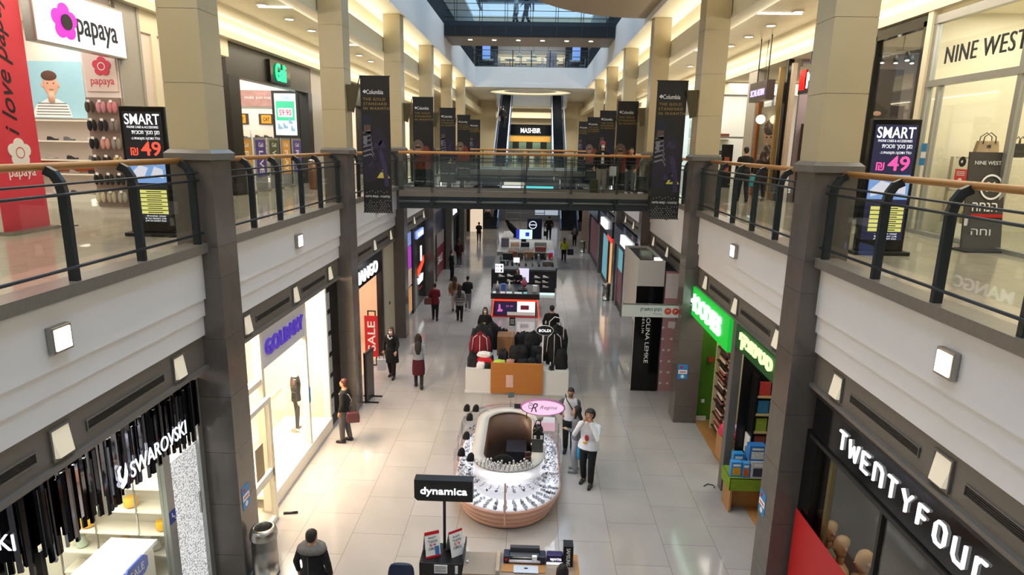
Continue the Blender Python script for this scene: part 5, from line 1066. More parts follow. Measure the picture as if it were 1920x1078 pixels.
bx('side_mirror', mat('silver_panel', '#8f9095', .15, metal=.6), (2.955, 2.97, 17.3, 19.6, .1, 2.0), t); text('CAROLINA', WINK, (2.955, 17.9, .45), .8, .14, YM, ZP, .008, t, 'side_lettering')
bx('flood_lamp', CHROME, (3.1, 3.4, 17.5, 17.8, 3.735, 4.0), t); bx('flood_lamp', LAMP, (3.5, 3.62, 17.4, 17.7, 3.735, 3.78), t)
struct(MB().box(3.74, 4.28, 17.1, 17.2, 0, 3.5), 'wall_unfinished', mat('pink_drywall', '#a97f80', .7, var=.1)); PW = mat('plaster_patch', '#d3cfcd', .7)
rr = random.Random(11); pw = thing('plaster_patches', 'white plaster patches dotted over the pink unfinished wall', 'plaster', (4.0, 17.08, .2))
for i in range(22):
    x, z = 3.8+.2*(i % 3)+rr.uniform(-.03, .03), .25+.33*(i//3)
    build(MB().ell((x, 17.096, z), (.045, .003, .035), 9, 4), 'patch', PW, pw)
bx('patch', PW, (3.76, 4.25, 17.09, 17.1, 2.75, 3.45), pw); bx('patch', PW, (3.9, 4.2, 17.09, 17.1, 1.9, 2.08), pw)
t = thing('wayfinding_sign', 'grey hanging direction sign with Hebrew words and two red discs', 'sign', (3.05, 15.3, 2.68))
bx('plate', mat('sign_plate_grey', '#cfcfcf', .4, var=.02), (2.33, 3.80, 15.27, 15.33, 2.69, 3.0), t); bx('bracket', CHROME, (3.72, 3.80, 15.2, 15.4, 2.65, 3.03), t); bx('top_rail', CHROME, (2.33, 3.8, 15.26, 15.34, 3.0, 3.02), t)
text('חניון הפארק'[::-1], INK, (3.03, 15.27, 2.87), .52, .1, XP, ZP, .004, t, 'hebrew_lettering', .004); text('Parking', GREY, (3.2, 15.27, 2.77), .2, .05, XP, ZP, .004, t, 'small_lettering')
for x in (3.45, 3.64): b_ = build(disc(MB(), (x, 15.27, 2.85), XP, ZP, .085, .006), 'red_disc', mat('disc_red', '#c8402c', .5), t); build(MB().tube([(x-.03, 15.26, 2.83), (x, 15.26, 2.88), (x+.035, 15.26, 2.85)], .008, 5), 'arrow_mark', WINK, b_)
def shop_R(y0, y1, label, parts):
    t = thing('storefront', label, 'shop front', (3.9, (y0+y1)/2, 0)); bx('body', BLACK, (3.80, 4.3, y0, y1, .0, .3), t); bx('fascia', NAVY, (3.66, 4.3, y0, y1, 2.75, 3.5), t)
    for n, mt, a, b, z0, z1, d in parts: bx(n, mt, (3.80-d, 3.84, a, b, z0, z1), t)
    return t
OG = mat('orange_interior_glow', '#f0b072', emit=.8); PK = mat('poster_pink2', '#94596a', .4, var=.3); TL = mat('teal_poster_glow', '#7cc0d0', emit=.5); YG = mat('olive_poster', '#9c8c3c', .4, var=.3); RDA = mat('red_awning_glow', '#f0402c', emit=.8)
t = shop_R(22.1, 27.7, 'dark blue front with lightbox and yellow and pink posters, beyond the pop-up box', [('poster', YG, 23.2, 25.0, 1.5, 2.7, 0), ('poster', PK, 23.2, 25.0, .3, 1.5, 0), ('post', BLACK, 22.6, 23.2, 0, 2.75, .05), ('post', BLACK, 25.0, 25.4, 0, 2.75, .05), ('poster', TL, 25.5, 27.0, 1.7, 2.7, 0), ('poster', PK, 25.5, 27.0, .3, 1.7, 0), ('post', CHROME, 27.0, 27.3, 0, 2.75, .05), ('red_strip', RDA, 22.3, 23.1, 2.45, 2.75, .12)])
bx('lightbox', SIGNW, (3.55, 3.66, 22.6, 25.0, 3.05, 3.42), t)
t = shop_R(28.5, 33.4, 'dark blue front with orange doorway and lightbox, farther right', [('doorway', OG, 28.8, 30.2, .3, 2.5, -.02), ('post', BLACK, 28.5, 28.8, 0, 2.75, .05), ('post', BLACK, 30.2, 30.5, 0, 2.75, .05), ('red_strip', RDA, 28.7, 30.4, 2.5, 2.75, .12), ('poster', TL, 30.7, 33.0, .3, 2.4, 0)])
bx('lightbox', SIGNW, (3.55, 3.66, 30.2, 32.4, 2.95, 3.32), t)
t = shop_R(35.0, 40.6, 'far right dark front with dim pink posters', [('poster', PK, 35.2, 40.2, .3, 2.5, 0)])
struct(MB().box(3.75, 4.3, 41.4, 47, 0, 3.55), 'wall_brown_pier', mat('brown_wood_pier', '#7d5f48', .5, var=.1))
area('doorway_glow', (3.55, 29.5, 1.6), 1.2, 2.0, 18, (1, .6, .3), (0, R(90), 0))
# notices on the pillars
def notice(c, u, label):
    u = Vector(u); c = Vector(c); n = u.cross(Vector(ZP)); t = thing('notice', label, 'notice', c); 
    build(MB().prism([(-.12, -.19), (.12, -.19), (.12, .19), (-.12, .19)], c, u, ZP, n, .006), 'print', mat('sticker_blue', '#2f86c9', .5, var=.03), t)
    build(MB().prism([(-.11, -.05), (.11, -.05), (.11, .05), (-.11, .05)], c+n*.006, u, ZP, n, .003), 'white_field', WINK, t); build(disc(MB(), c+n*.006+Vector((0, 0, -.12)), u, ZP, .045, .003), 'white_disc', WINK, t)
    build(disc(MB(), c+n*.006+Vector((0, 0, .12))-u*.04, u, ZP, .035, .003), 'red_disc', RED, t); build(MB().prism([(-.08, -.012), (.08, -.012), (.08, .012), (-.08, .012)], c+n*.009, u, ZP, n, .002), 'red_line', RED, t)
notice((-4.379, 8.77, 1.36), YP, 'blue and white notice on the nearest left pillar')
notice((3.87, 14.999, 1.37), XP, 'blue and white notice on the second right pillar near the green wall')
notice((3.729, 9.0, 1.42), YM, 'blue and white notice on the nearest right pillar by the toys')
# steel bins
def steel_bin(x, y, label, r=.17, h=.78):
    t = thing('litter_bin', label, 'bin', (x, y, 0)); build(MB().lathe([(r, 0), (r, .03), (r*.98, .03), (r*.98, h*.8), (r, h*.8)], (x, y, 0), 24), 'body', CHROME, t)
    build(MB().lathe([(r*1.06, h*.8), (r*1.06, h*.88), (r*.95, h*.97), (r*.72, h), (r*.66, h*.98), (r*.62, h*.85)], (x, y, 0), 24, cap=False), 'lid', CHROME, t); build(MB().lathe([(r*.63, h*.84), (r*.63, h*.86)], (x, y, 0), 20), 'opening', BLACK, t)
    build(MB().lathe([(r*1.03, 0), (r*1.03, .03)], (x, y, 0), 24), 'base_ring', BLACK, t)
steel_bin(-4.13, 8.75, 'large steel litter bin at the foot of the nearest left pillar', .2, .85)
steel_bin(3.48, 28.05, 'steel litter bin on the right, before the orange doorway'); steel_bin(3.4, 41.1, 'farthest steel litter bin on the right')
# far end of the ground floor
struct(MB().box(-5, 4.3, 58, 58.2, 0, 4.95), 'wall_ground_end', mat('grey_end_wall', '#77777c', .5))
FAR = [('white lit shop window, left half of the far ground wall', -3.2, -.8, 1.2, 3.2, '#e9ecef', 1.0), ('cyan lit sign on the far ground wall', -.6, 1.9, 2.7, 3.2, '#5fd8dc', 1.0), ('pale lit window, right part of the far ground wall', .3, 2.4, .6, 2.4, '#b9c4d4', .7), ('white lit sign on the far ground wall, left of the cyan one', -2.6, -.7, 2.7+.55, 3.25+.5, '#f4ead6', .9)]
for lb, x0, x1, z0, z1, c, e in FAR: bx('lit_window', mat('far_'+c.strip('#'), c, emit=e), (x0, x1, 57.9, 58, z0, z1), label=lb, cat='lit window')
# ================================================================== jewellery kiosk
def stadium(off, n=16, a=1.04, cx=-.345, y0=11.03, y1=12.5, z=0):
    r = a-off; P = []
    for i in range(n+1): t = math.pi+math.pi*i/n; P.append((cx+r*math.cos(t), y0+r*math.sin(t), z))
    for i in range(n+1): t = math.pi*i/n; P.append((cx+r*math.cos(t), y1+r*math.sin(t), z))
    return P
def ring(prof, closed=True, **k): return MB().loft([stadium(o, z=z, **k) for o, z in prof], cap=False, closed=closed)
CASEG = glass('case_glass', (.99, .99, 1), .02)
PEACH = mat('pink_peach_lacquer', '#d9a996', .2, var=.22, scale=1.6); LAM = mat('pale_laminate', '#cfcac3', .3, var=.03)
t = thing('jewellery_kiosk', 'oval jewellery kiosk with rounded pink base and brightly lit glass showcase', 'kiosk', (-.345, 11.77, 0))
build(ring([(.24, 0), (.17, .03), (.15, .09), (.17, .12), (.12, .15), (.09, .21), (.11, .24), (.06, .27), (.03, .34), (.05, .37), (.01, .40), (.0, .45), (.3, .45), (.3, 0)]), 'base', PEACH, t)
build(ring([(.03, .452), (.40, .452), (.40, .46), (.03, .46)]), 'showcase_floor', mat('showcase_white', '#f6f7fa', emit=.5), t)
build(ring([(.40, .46), (.42, .46), (.42, 1.03), (.40, 1.03)]), 'lit_back', mat('showcase_white_soft', '#f3f3f8', emit=.55), t)
build(ring([(.14, .74), (.38, .74), (.38, .75), (.14, .75)]), 'glass_shelf', CASEG, t)
build(ring([(.0, .46), (.012, .46), (.012, 1.02), (.0, 1.02)]), 'glass_front', CASEG, t)
build(ring([(.0, 1.02), (.35, 1.045), (.35, 1.05), (.0, 1.03)]), 'glass_top', CASEG, t)
build(ring([(.34, 1.035), (.58, 1.035), (.58, 1.075), (.34, 1.075)]), 'counter_top', LAM, t)
build(ring([(.52, 0), (.56, 0), (.56, 1.035), (.52, 1.035)]), 'inner_panel', wood('brown_laminate', '#6e5446', '#7c6150', .4), t)
build(MB().box(-.36, -.33, 9.98, 10.0, .2, 1.03), 'centre_post', PEACH, t)
for x, y in ((-.345, 13.545), (.69, 11.8), (-1.38, 11.8), (.69, 12.5), (-1.38, 12.5)): bx('glazing_bar', CHROME, (x-.012, x+.012, y-.012, y+.012, .46, 1.03), t)
area('showcase_light', (-.345, 10.32, 1.02), 1.2, .2, 9, (.95, .97, 1)); area('showcase_light_left', (-1.22, 11.8, 1.02), .2, 1.6, 9, (.95, .97, 1)); area('showcase_light_right', (.52, 11.8, 1.02), .2, 1.6, 9, (.95, .97, 1))
rr = random.Random(21)
SIL = mat('jewellery_silver', '#b9bbc2', .2, metal=.6, var=.6, scale=60); JBL = mat('jewellery_dark', '#2b2c30', .4, var=.4)
for nm, mt, cnt, lb in (('jewellery', SIL, 1500, 'glittering silver jewellery spread along the lit glass showcase'), ('jewellery_tray', JBL, 200, 'dark trays and cards of trinkets in the lit glass showcase')):
    m = MB()
    for i in range(cnt):
        off = rr.uniform(.05, .34); S = stadium(off); a = rr.random()
        q = S[int(rr.random()**.8*16)] if rr.random() < .62 else (rr.choice((-1, 1))*(1.04-off)-.345, rr.uniform(11.03, 12.9 if rr.random() < .2 else 12.5), 0)
        if abs(q[0]+.345) > 1.0: continue
        zz = .462 if rr.random() < .55 or not (.16 < off < .36) else .752
        s1, s2 = (rr.uniform(.006, .018), rr.uniform(.008, .026)) if mt is SIL else (rr.uniform(.012, .03), rr.uniform(.008, .02))
        m.obox((q[0]+rr.uniform(-.02, .02), q[1]+rr.uniform(-.03, .03), zz+s2), (s1*1.6, s1*1.2, s2*2), rr.uniform(0, 3))
    build(m, nm, mt, None, lb, 'jewellery', kind='stuff')
for i, (x, y, lb) in enumerate(((-1.33, 13.02, 'far left'), (-1.13, 13.12, 'far right'), (-1.22, 12.48, 'second from the back'), (-1.2, 11.6, 'middle'), (-1.22, 10.9, 'front left'), (-1.03, 10.72, 'front right'))):
    y = min(y, 12.95); m = MB().loft([[(x+rx*math.cos(2*math.pi*k/14)+ox, y+ry*math.sin(2*math.pi*k/14), z) for k in range(14)] for rx, ry, ox, z in ((.07, .045, 0, 1.05), (.075, .05, 0, 1.09), (.06, .035, .01, 1.17), (.03, .02, .015, 1.21))])
    build(m, 'bust_stand', mat('black_velvet', '#141316', .9), None, 'black velvet necklace bust, %s on the left side of the jewellery kiosk' % lb, 'display bust', 'necklace busts')
k_ = 0
for row in range(3):
    for i in range(13):
        aa = math.pi*(1.24+.48*i/12)+.02*row; r = .74-.085*row; x, y = -.345+r*math.cos(aa), 11.03+r*math.sin(aa)
        h = .05+.03*((i*7+row*3) % 3)
        o = build(MB().lathe([(.012, 0), (.012, h), (.02, h), (.022, h+.02), (.01, h+.035)], (x, y, 1.077), 8), 'bottle', mat('pale_silver', '#cfd0d2', .2, metal=.5), None, '%s small silver bottle from the left, %s row on the kiosk counter' % (ORD[i], ('outer', 'middle', 'inner')[row]), 'bottle', 'silver bottles on the counter')
t = thing('ring_stand', 'peaked black stand with white pearl rows on the kiosk counter', 'display stand', (.22, 11.5, 1.077))
build(MB().prism([(-.11, 0), (.11, 0), (.11, .2), (0, .3), (-.11, .2)], (.24, 11.45, 1.077), XP, ZP, YP, .05), 'board', mat('black_velvet', '#141316', .9), t)
for i in range(6):
    for s_ in (-.065, .065): build(MB().tube([(.24+s_-.025, 11.445, 1.1+.028*i), (.24+s_+.025, 11.445, 1.1+.028*i)], .010, 6), 'pearl_row', WINK, t)
bx('white_foot', WINK, (.1, .38, 11.36, 11.445, 1.077, 1.09), t)
t = thing('card_rack', 'grey gridded earring rack on the right of the kiosk counter', 'rack', (.22, 11.05, 1.077)); build(MB().obox((.22, 11.12, 1.2), (.22, .03, .24), 0, R(-12)), 'board', mat('slate_card', '#3b3d3d', .6, var=.3, scale=30), t)
for i in range(5): build(MB().box(.12, .32, 11.085+.011*i, 11.09+.011*i, 1.11+.045*i, 1.113+.045*i), 'card_row', GREY, t)
t = thing('cosmetic_stand', 'small brown stepped stand beside the silver bottles', 'display stand', (.03, 10.75, 1.077))
for i in range(3): build(MB().obox((.06-.01*i, 10.66+.06*i, 1.09+.035*i), (.1, .06, .03+.06*i), R(15)), 'step', mat('dark_umber', '#4a2f2a', .4), t)
t = thing('office_chair', 'black padded chair inside the oval kiosk', 'chair', (-.45, 11.35, 0)); FBR = mat('black_fabric', '#17161a', .9, var=.15, scale=20)
build(MB().ell((-.42, 11.25, .52), (.27, .26, .06), 16, 6), 'seat', FBR, t); build(MB().ell((-.42, 11.0, .82), (.25, .06, .24), 16, 10), 'backrest', FBR, t); build(MB().cyl((-.42, 11.25, .06), (-.42, 11.25, .5), .03, 10).tube([(-.42, 11.05, .5), (-.42, 10.97, .6), (-.42, 10.98, .8)], .02, 6), 'stem', CHROME, t)
for i in range(5): a = 2*math.pi*i/5; build(MB().tube([(-.42, 11.25, .08), (-.42+.25*math.cos(a), 11.25+.25*math.sin(a), .045)], .02, 6), 'leg', BLACK, t)
bx('storage_chest', mat('charcoal_box', '#25232a', .6, var=.1), (-.42, .02, 12.2, 12.75, 0, .5), label='dark chest on the floor inside the oval kiosk', cat='chest', bevel=.01)
t = thing('handbag', 'shiny black handbag on the inner right of the kiosk', 'handbag', (.08, 11.9, 1.077)); build(MB().ell((.235, 11.8, 1.2), (.11, .12, .123), 14, 9), 'body', BLACKG, t); build(MB().tube([(.165, 11.75, 1.28), (.195, 11.75, 1.42), (.275, 11.8, 1.42), (.295, 11.82, 1.28)], .012, 6), 'handle', BLACKG, t)
bx('sign_card', mat('pale_pink_card', '#e9d9d8', .5), (.125, .135, 11.55, 11.66, 1.077, 1.33), label='small pale sign card standing beside the shiny black handbag', cat='sign')
t = thing('oval_sign', 'glowing pink oval sign with a curly letter R above the jewellery kiosk', 'sign', (.34, 12.6, 1.08))
PKG = mat('pink_sign_glow', '#eec3e2', emit=.95)
build(disc(MB(), (.34, 12.6, 1.36), XP, ZP, .45, .06, 36, .165), 'face', PKG, t); m = MB(); N = 36
m.loft([[(.34+.455*c_*math.cos(2*math.pi*k/N), yy, 1.36+.17*c_*math.sin(2*math.pi*k/N)) for k in range(N)] for c_, yy in ((1, 12.53), (1.05, 12.53), (1.05, 12.61), (1, 12.61))], closed=True); build(m, 'rim', mat('mauve_rim', '#b86aa0', .4), t)
text('R', mat('grey_violet_ink', '#6d5870', .5), (.16, 12.54, 1.36), .15, .2, XP, ZP, .006, t, 'letter', shear=.4); build(MB().tube([(.075+(.02+.05*q/24)*math.cos(R(20*q)), 12.536, 1.39+(.02+.05*q/24)*math.sin(R(20*q))*1.1) for q in range(25)], .007, 5), 'flourish', mat('grey_violet_ink', '#6d5870'), t)
text('Regina', mat('pale_violet_ink', '#a98fb0', .5), (.46, 12.54, 1.36), .36, .1, XP, ZP, .005, t, 'script_lettering', shear=.35)
for x in (-.0, .6): build(MB().cyl((x, 12.6, 1.08), (x, 12.6, 1.28), .012, 6), 'stay', CHROME, t)
t = thing('glass_cabinet', 'glass cabinet with pink panel on the right end of the jewellery kiosk', 'cabinet', (.42, 12.0, 1.08))
bx('pink_panel', mat('pink_panel_glow', '#e3b7c6', emit=.55), (.15, .6, 12.02, 12.04, 1.08, 1.26), t); bx('shelf', LAM, (.15, .6, 12.04, 12.4, 1.08, 1.10), t); bx('shelf', GLASS, (.15, .6, 12.04, 12.4, 1.2, 1.21), t)
bx('lit_back', mat('showcase_white_soft', '#f3f3f8', emit=.75), (.15, .6, 12.4, 12.42, 1.1, 1.2), t)
for x in (.15, .59): bx('upright', CHROME, (x, x+.012, 12.02, 12.032, 1.08, 1.32), t)
build(MB().lathe([(.05, 0), (.07, .05), (.07, .1), (.05, .1)], (.28, 12.22, 1.212), 12), 'small_pot', mat('taupe_pot', '#8e8577', .5), None, 'taupe pot on the glass cabinet of the kiosk', 'pot')
t = thing('phone_card', 'small black framed card at the back of the kiosk counter', 'card', (-.2, 13.1, 1.077)); build(MB().obox((-.2, 13.12, 1.13), (.16, .02, .1), 0, R(-25)), 'card', BLACK, t)
t = thing('price_display', 'grey tilted price display on a stalk at the back of the kiosk', 'sign', (-.37, 13.2, 1.077)); build(MB().cyl((-.37, 13.2, 1.077), (-.37, 13.2, 1.3), .01, 6), 'stalk', CHROME, t); build(MB().obox((-.36, 13.2, 1.36), (.14, .02, .12), R(20), R(-20)), 'panel', mat('green_grey', '#5d6a62', .4), t)

# ================================================================== clothing kiosk SOLDI
t = thing('clothing_kiosk', 'white clothing kiosk with orange wood front panel in the middle of the hall', 'kiosk', (-.3, 17.7, 0))
bx('white_base', mat('white_board', '#dddcdb', .4, var=.02), (-1.74, 1.14, 16.56, 19.4, .05, .71), t); bx('plinth', mat('white_board', '#dddcdb'), (-1.76, 1.16, 16.54, 19.42, 0, .05), t)
bx('wood_front', wood('orange_oak', '#a8682c', '#bd7b38', .4, 1.5), (-1.03, .43, 16.5, 16.56, 0.03, .92), t)
bx('poster', mat('poster_pale_rose', '#d7b0a8', .5, var=.3, scale=20), (-.6, -.4, 16.49, 16.5, .22, .58), t)
t = thing('oval_sign', 'black oval sign with white letters SOLDI on a white pole', 'sign', (.44, 16.72, .71))
build(disc(MB(), (.44, 16.7, 1.85), XP, ZP, .225, .05, 30, .13), 'face', BLACKG, t); text('$OLDI', SIGNW, (.44, 16.65, 1.845), .33, .085, XP, ZP, .008, t, 'lettering', .01)
m = MB(); N = 30; m.loft([[(.44+.23*c_*math.cos(2*math.pi*k/N), yy, 1.85+.135*c_*math.sin(2*math.pi*k/N)) for k in range(N)] for c_, yy in ((1, 16.66), (1.06, 16.66), (1.06, 16.7), (1, 16.7))], closed=True); build(m, 'rim', WHITEP, t)
build(MB().cyl((.40, 16.72, .712), (.40, 16.72, 1.72), .018, 10), 'pole', WHITEP, t)
t = thing('price_sign', 'small black price sign on a thin stalk behind the clothing kiosk', 'sign', (-.48, 17.6, .71)); bx('board', BLACK, (-.57, -.40, 17.59, 17.61, 1.69, 1.95), t); build(MB().cyl((-.48, 17.6, .71), (-.48, 17.6, 1.69), .01, 6), 'stalk', CHROME, t); m = MB()
for i in range(4): m.box(-.54, -.43, 17.585, 17.59, 1.75+.04*i, 1.757+.04*i)
build(m, 'lettering', WINK, t)
bx('carton', mat('brown_carton', '#8a6240', .6, var=.08), (-.93, -.42, 17.75, 18.3, .712, 1.3), label='brown square carton standing among the clothes of the white kiosk', cat='box', bevel=.006)
def jacket(x, y, z, rz, c, label, h=.62, w_=.5, stripe=None):
    t = thing('jacket', label, 'jacket', (x, y, z), 'jackets on the white kiosk'); cm = mat('cloth_'+c.strip('#'), c, .9, var=.15, scale=15)
    C_, S_ = math.cos(rz), math.sin(rz)
    def P(a, b, d): return (x+a*C_-b*S_, y+a*S_+b*C_, z+d)
    def rg(d, rx, ry, ox=0): return [P(ox+rx*math.cos(2*math.pi*i/14)*(1+.05*math.sin(5*i+d*9)), ry*math.sin(2*math.pi*i/14), d) for i in range(14)]
    m = MB().loft([rg(0, w_*.42, .12), rg(h*.3, w_*.44, .13), rg(h*.7, w_*.42, .12), rg(h*.9, w_*.36, .09), rg(h, .1, .07)]); build(m, 'body', cm, t)
    for s_ in (-1, 1):
        build(MB().tube([P(s_*w_*.36, 0, h*.86), P(s_*w_*.5, .01, h*.55), P(s_*w_*.48, -.05, h*.1)], [.075, .07, .05], 8), 'sleeve', cm, t)
        if stripe: build(MB().tube([P(s_*.07, -.075, h*.96), P(s_*w_*.36, -.085, h*.85), P(s_*w_*.44, -.12, h*.4)], .009, 5), 'white_piping', WINK, t)
    if stripe: build(MB().tube([P(0, -.1, h*.95), P(0, -.135, h*.5), P(0, -.13, .02)], .009, 5), 'zip', WINK, t)
    build(MB().tube([P(-.07, -.03, h*.96), P(0, -.08, h*1.02), P(.07, -.03, h*.96), P(.0, .06, h*1.04), P(-.07, -.03, h*.96)], .025, 7), 'collar', cm, t)
jacket(-1.40, 17.35, .712, 0, '#7c1624', 'maroon zip jacket with white piping on the left of the white kiosk', .80, .52, True)
jacket(-1.38, 17.75, .712, .2, '#1f2326', 'dark green black jacket hanging behind the maroon one', .95, .55)
jacket(-1.1, 18.4, .712, -.2, '#1b1a1d', 'black jacket at the back left of the white kiosk', .8, .5)
jacket(.72, 17.2, .712, .1, '#16161a', 'black zip jacket with white piping right of the oval sign', .95, .5, True)
jacket(.85, 18.0, .712, 0, '#131316', 'plain black jacket at the back right of the white kiosk', .9, .52)
jacket(.15, 17.95, .712, .0, '#1a1a1e', 'black jacket in the middle of the clothes kiosk', .7, .45)
PILES = [(-1.22, 16.88, .26, .17, .22, '#c01824', 'bright red folded top'), (-1.2, 17.02, 0, 0, 0, '', ''), (-1.58, 16.82, .13, .14, .3, '#1b1b1f', 'black folded top in the front left corner'), (-1.32, 16.68, .12, .1, .16, '#e6e4e2', 'white folded top at the front left'), (-1.12, 16.68, .09, .1, .14, '#18181b', 'black folded top left of the wood panel'),
         (-.8, 16.78, .18, .14, .2, '#b9cf4e', 'lime green crumpled top by the wood panel'), (-.28, 17.15, .28, .25, .5, '#131316', 'big black pile of hoodies in the middle'), (.24, 17.4, .17, .17, .42, '#1e1e23', 'dark pile of tops left of the sign pole'), (.94, 16.9, .17, .2, .52, '#121215', 'large black heap of trousers at the front right'), (.66, 16.68, .07, .08, .2, '#17171a', 'small black heap right of the sign pole'),
         (-.85, 18.7, .2, .16, .4, '#121216', 'black cap-like bundle at the back'), (-.6, 18.85, .2, .14, .3, '#d8d8d8', 'white bundle at the back of the kiosk'), (-.12, 18.85, .17, .16, .42, '#222227', 'charcoal bundle at the back middle'), (.3, 18.8, .17, .18, .45, '#83858a', 'black and grey printed bundle at the back'), (-1.45, 18.9, .2, .18, .34, '#3a4a2c', 'dark olive bundle at the far left back')]
PILES += [(-1.6, 17.12, .1, .12, .3, '#15151a', 'black pile beside the maroon jacket'), (-.72, 17.3, .14, .16, .34, '#1d1d20', 'black pile in front of the brown carton'), (-.5, 16.86, .13, .1, .2, '#b98a78', 'rosy brown cloth by the wood panel'), (0.02, 17.55, .17, .1, .5, '#131318', 'black pile before the middle jacket'), (.1, 16.85, .12, .12, .26, '#18181d', 'black pile behind the wood panel'),
          (.33, 17.02, .1, .12, .3, '#222228', 'dark pile left of the white pole'), (.42, 17.9, .1, .14, .4, '#d4d4d6', 'white and grey pile in the right middle'), (1.02, 17.32, .09, .16, .6, '#101013', 'tall black pile at the right edge'), (.98, 18.45, .12, .16, .7, '#131316', 'tall black pile at the right back'), (.62, 18.55, .14, .14, .5, '#1c1c20', 'black pile at the back right'), (-1.55, 18.3, .12, .2, .5, '#1a1c1a', 'black pile at the left edge'),
          (-.3, 18.4, .14, .14, .5, '#26262b', 'charcoal pile behind the carton'), (.08, 18.45, .13, .12, .5, '#17171b', 'black pile behind the middle jacket'), (-.75, 18.45, .13, .1, .6, '#121217', 'tall black pile behind the brown carton'), (-1.02, 16.95, .05, .1, .26, '#141418', 'thin black pile right of the red top')]
for i, (x, y, rx, ry, h, c, lb) in enumerate(PILES):
    if not c: continue
    crumple(x, y, .712, rx, ry, h, c, 'garment_heap', lb+(' on the white kiosk' if len(lb.split()) < 12 else ''), 'garment', i+10, 'clothes on the white kiosk')
crumple(-1.25, 17.0, .94, .2, .12, .13, '#e8e6e4', 'garment_heap', 'white shirt lying on top of the bright red folded top', 'garment', 40, 'clothes on the white kiosk')
crumple(-.15, 16.78, .712, .16, .1, .24, '#17171b', 'garment_heap', 'black bag with two white labels behind the wood panel', 'garment', 41, 'clothes on the white kiosk')
t = thing('clothes_rail', 'thin white rail with an arched top at the right of the white kiosk', 'rack', (.7, 17.5, .712)); build(MB().tube([(.62, 16.62, .712), (.62, 16.62, .95)], .014, 6).tube([(.6, 17.75, .712), (.6, 17.75, 1.8), (.75, 17.75, 1.95), (.95, 17.75, 1.9), (1.02, 17.75, 1.7), (1.02, 17.75, .712)], .014, 6), 'frame', WHITEP, t)

# ================================================================== phone kiosk with red frame, sneaker wall
REDG = mat('red_strip_glow', '#ff3a1e', emit=1.6)
t = thing('phone_kiosk', 'dark kiosk with glowing red frame and two wide screens in front', 'kiosk', (-.58, 25.6, 0))
bx('counter', mat('charcoal_counter', '#26262a', .35), (-1.58, .40, 24.75, 26.6, .72, .94), t); bx('body', BLACK, (-1.45, .28, 24.75, 26.5, 0, .72), t)
build(MB().box(-1.46, .29, 24.68, 24.75, .655, .71), 'red_strip', REDG, t)
for x0, x1 in ((-1.46, -1.55), (.29, .38)): build(MB().add([(x0, 24.68, .71), (x0+.04, 24.68, .71), (x1+.04, 24.68, 0), (x1, 24.68, 0), (x0, 24.75, .71), (x0+.04, 24.75, .71), (x1+.04, 24.75, 0), (x1, 24.75, 0)], [(0, 3, 2, 1), (4, 5, 6, 7), (0, 1, 5, 4), (1, 2, 6, 5), (2, 3, 7, 6), (3, 0, 4, 7)]), 'red_strip', REDG, t)
bx('red_floor_strip', RED, (-1.5, .34, 24.62, 24.72, 0, .04), t)
s1 = bx('screen', mat('screen_ink_violet', '#221a3a', emit=.9), (-1.4, -.52, 24.72, 24.745, .06, .64), t); s2 = bx('screen', mat('screen_white', '#f4f4fa'), (-.50, .23, 24.72, 24.745, .06, .64), t)
build(MB().prism([(-.12, 0), (.1, 0), (.12, .08), (.03, .12), (.02, .3), (-.05, .32), (-.06, .12)], (-1.2, 24.72, .2), XP, ZP, YM, .006), 'pictured_scooter', mat('screen_pink2', '#d46ab8', emit=.9), s1); text('סוף סוף', mat('screen_pink2', '#d46ab8'), (-.8, 24.72, .42), .3, .1, XP, ZP, .004, s1, 'hebrew_lettering')
bx('pictured_bag', mat('screen_maroon', '#7a1c30', emit=.6), (-.36, -.02, 24.712, 24.72, .3, .48), s2); bx('picture_strip', mat('screen_grey', '#b9b4ac', emit=.7), (-.9, .22, 24.708, 24.712, .06, .2), s2)
for i, (x, w_, c, h) in enumerate(((-1.5, .12, '#e9edf2', .04), (-1.2, .2, '#f0dcd8', .04), (-.95, .22, '#dfe6ea', .04), (-.62, .3, '#cfe0dd', .03), (-.25, .14, '#7fd3d8', .04))): bx('phone_tray', mat('tray_'+c.strip('#'), c, emit=.5), (x, x+w_, 24.78, 24.98, .942, .942+h), label='%s lit phone tray from the left on the red framed kiosk' % ORD[i], cat='phone tray', group='lit phone trays')
build(MB().lathe([(.09, 0), (.01, .42)], (-.85, 25.3, .942), 12), 'white_cone', WINK, None, 'white pointed cone display on the red framed kiosk', 'display'); build(MB().lathe([(.08, 0), (.012, .36)], (-1.35, 25.5, .942), 12), 'white_cone', WINK, None, 'smaller white cone at the left of the red framed kiosk', 'display')
bx('blue_carton', mat('blue_carton', '#3f62b8', .4), (-1.18, -1.0, 25.1, 25.3, .942, 1.25), label='blue upright carton beside the white cone display', cat='box'); bx('white_box', WINK, (.12, .3, 25.2, 25.4, .942, 1.2), label='white upright box at the right of the red framed kiosk', cat='box')
bx('laptop_stand', BLACK, (-.5, -.1, 25.3, 25.6, .942, .99), label='black flat device in the middle of the red framed kiosk', cat='device')
t = thing('sneaker_wall', 'black display wall with white sneakers and a portrait screen', 'display wall', (-.32, 28.75, 0))
bx('board', mat('black_board', '#1b1c1f', .5), (-1.81, 1.17, 28.62, 29.4, .12, 1.12), t); bx('recess', mat('navy_board', '#23262c', .5), (.3, 1.08, 28.6, 28.62, .2, 1.02), t); bx('recess', mat('navy_board', '#23262c'), (-1.12, -.62, 28.6, 28.62, .2, 1.02), t)
bx('lit_plinth', mat('aqua_white_glow', '#d7f2ee', emit=1.0), (-1.8, 1.16, 28.63, 29.35, 0, .12), t); bx('top_edge', mat('grey_top', '#43454a', .4), (-1.81, 1.17, 28.6, 29.4, 1.12, 1.2), t)
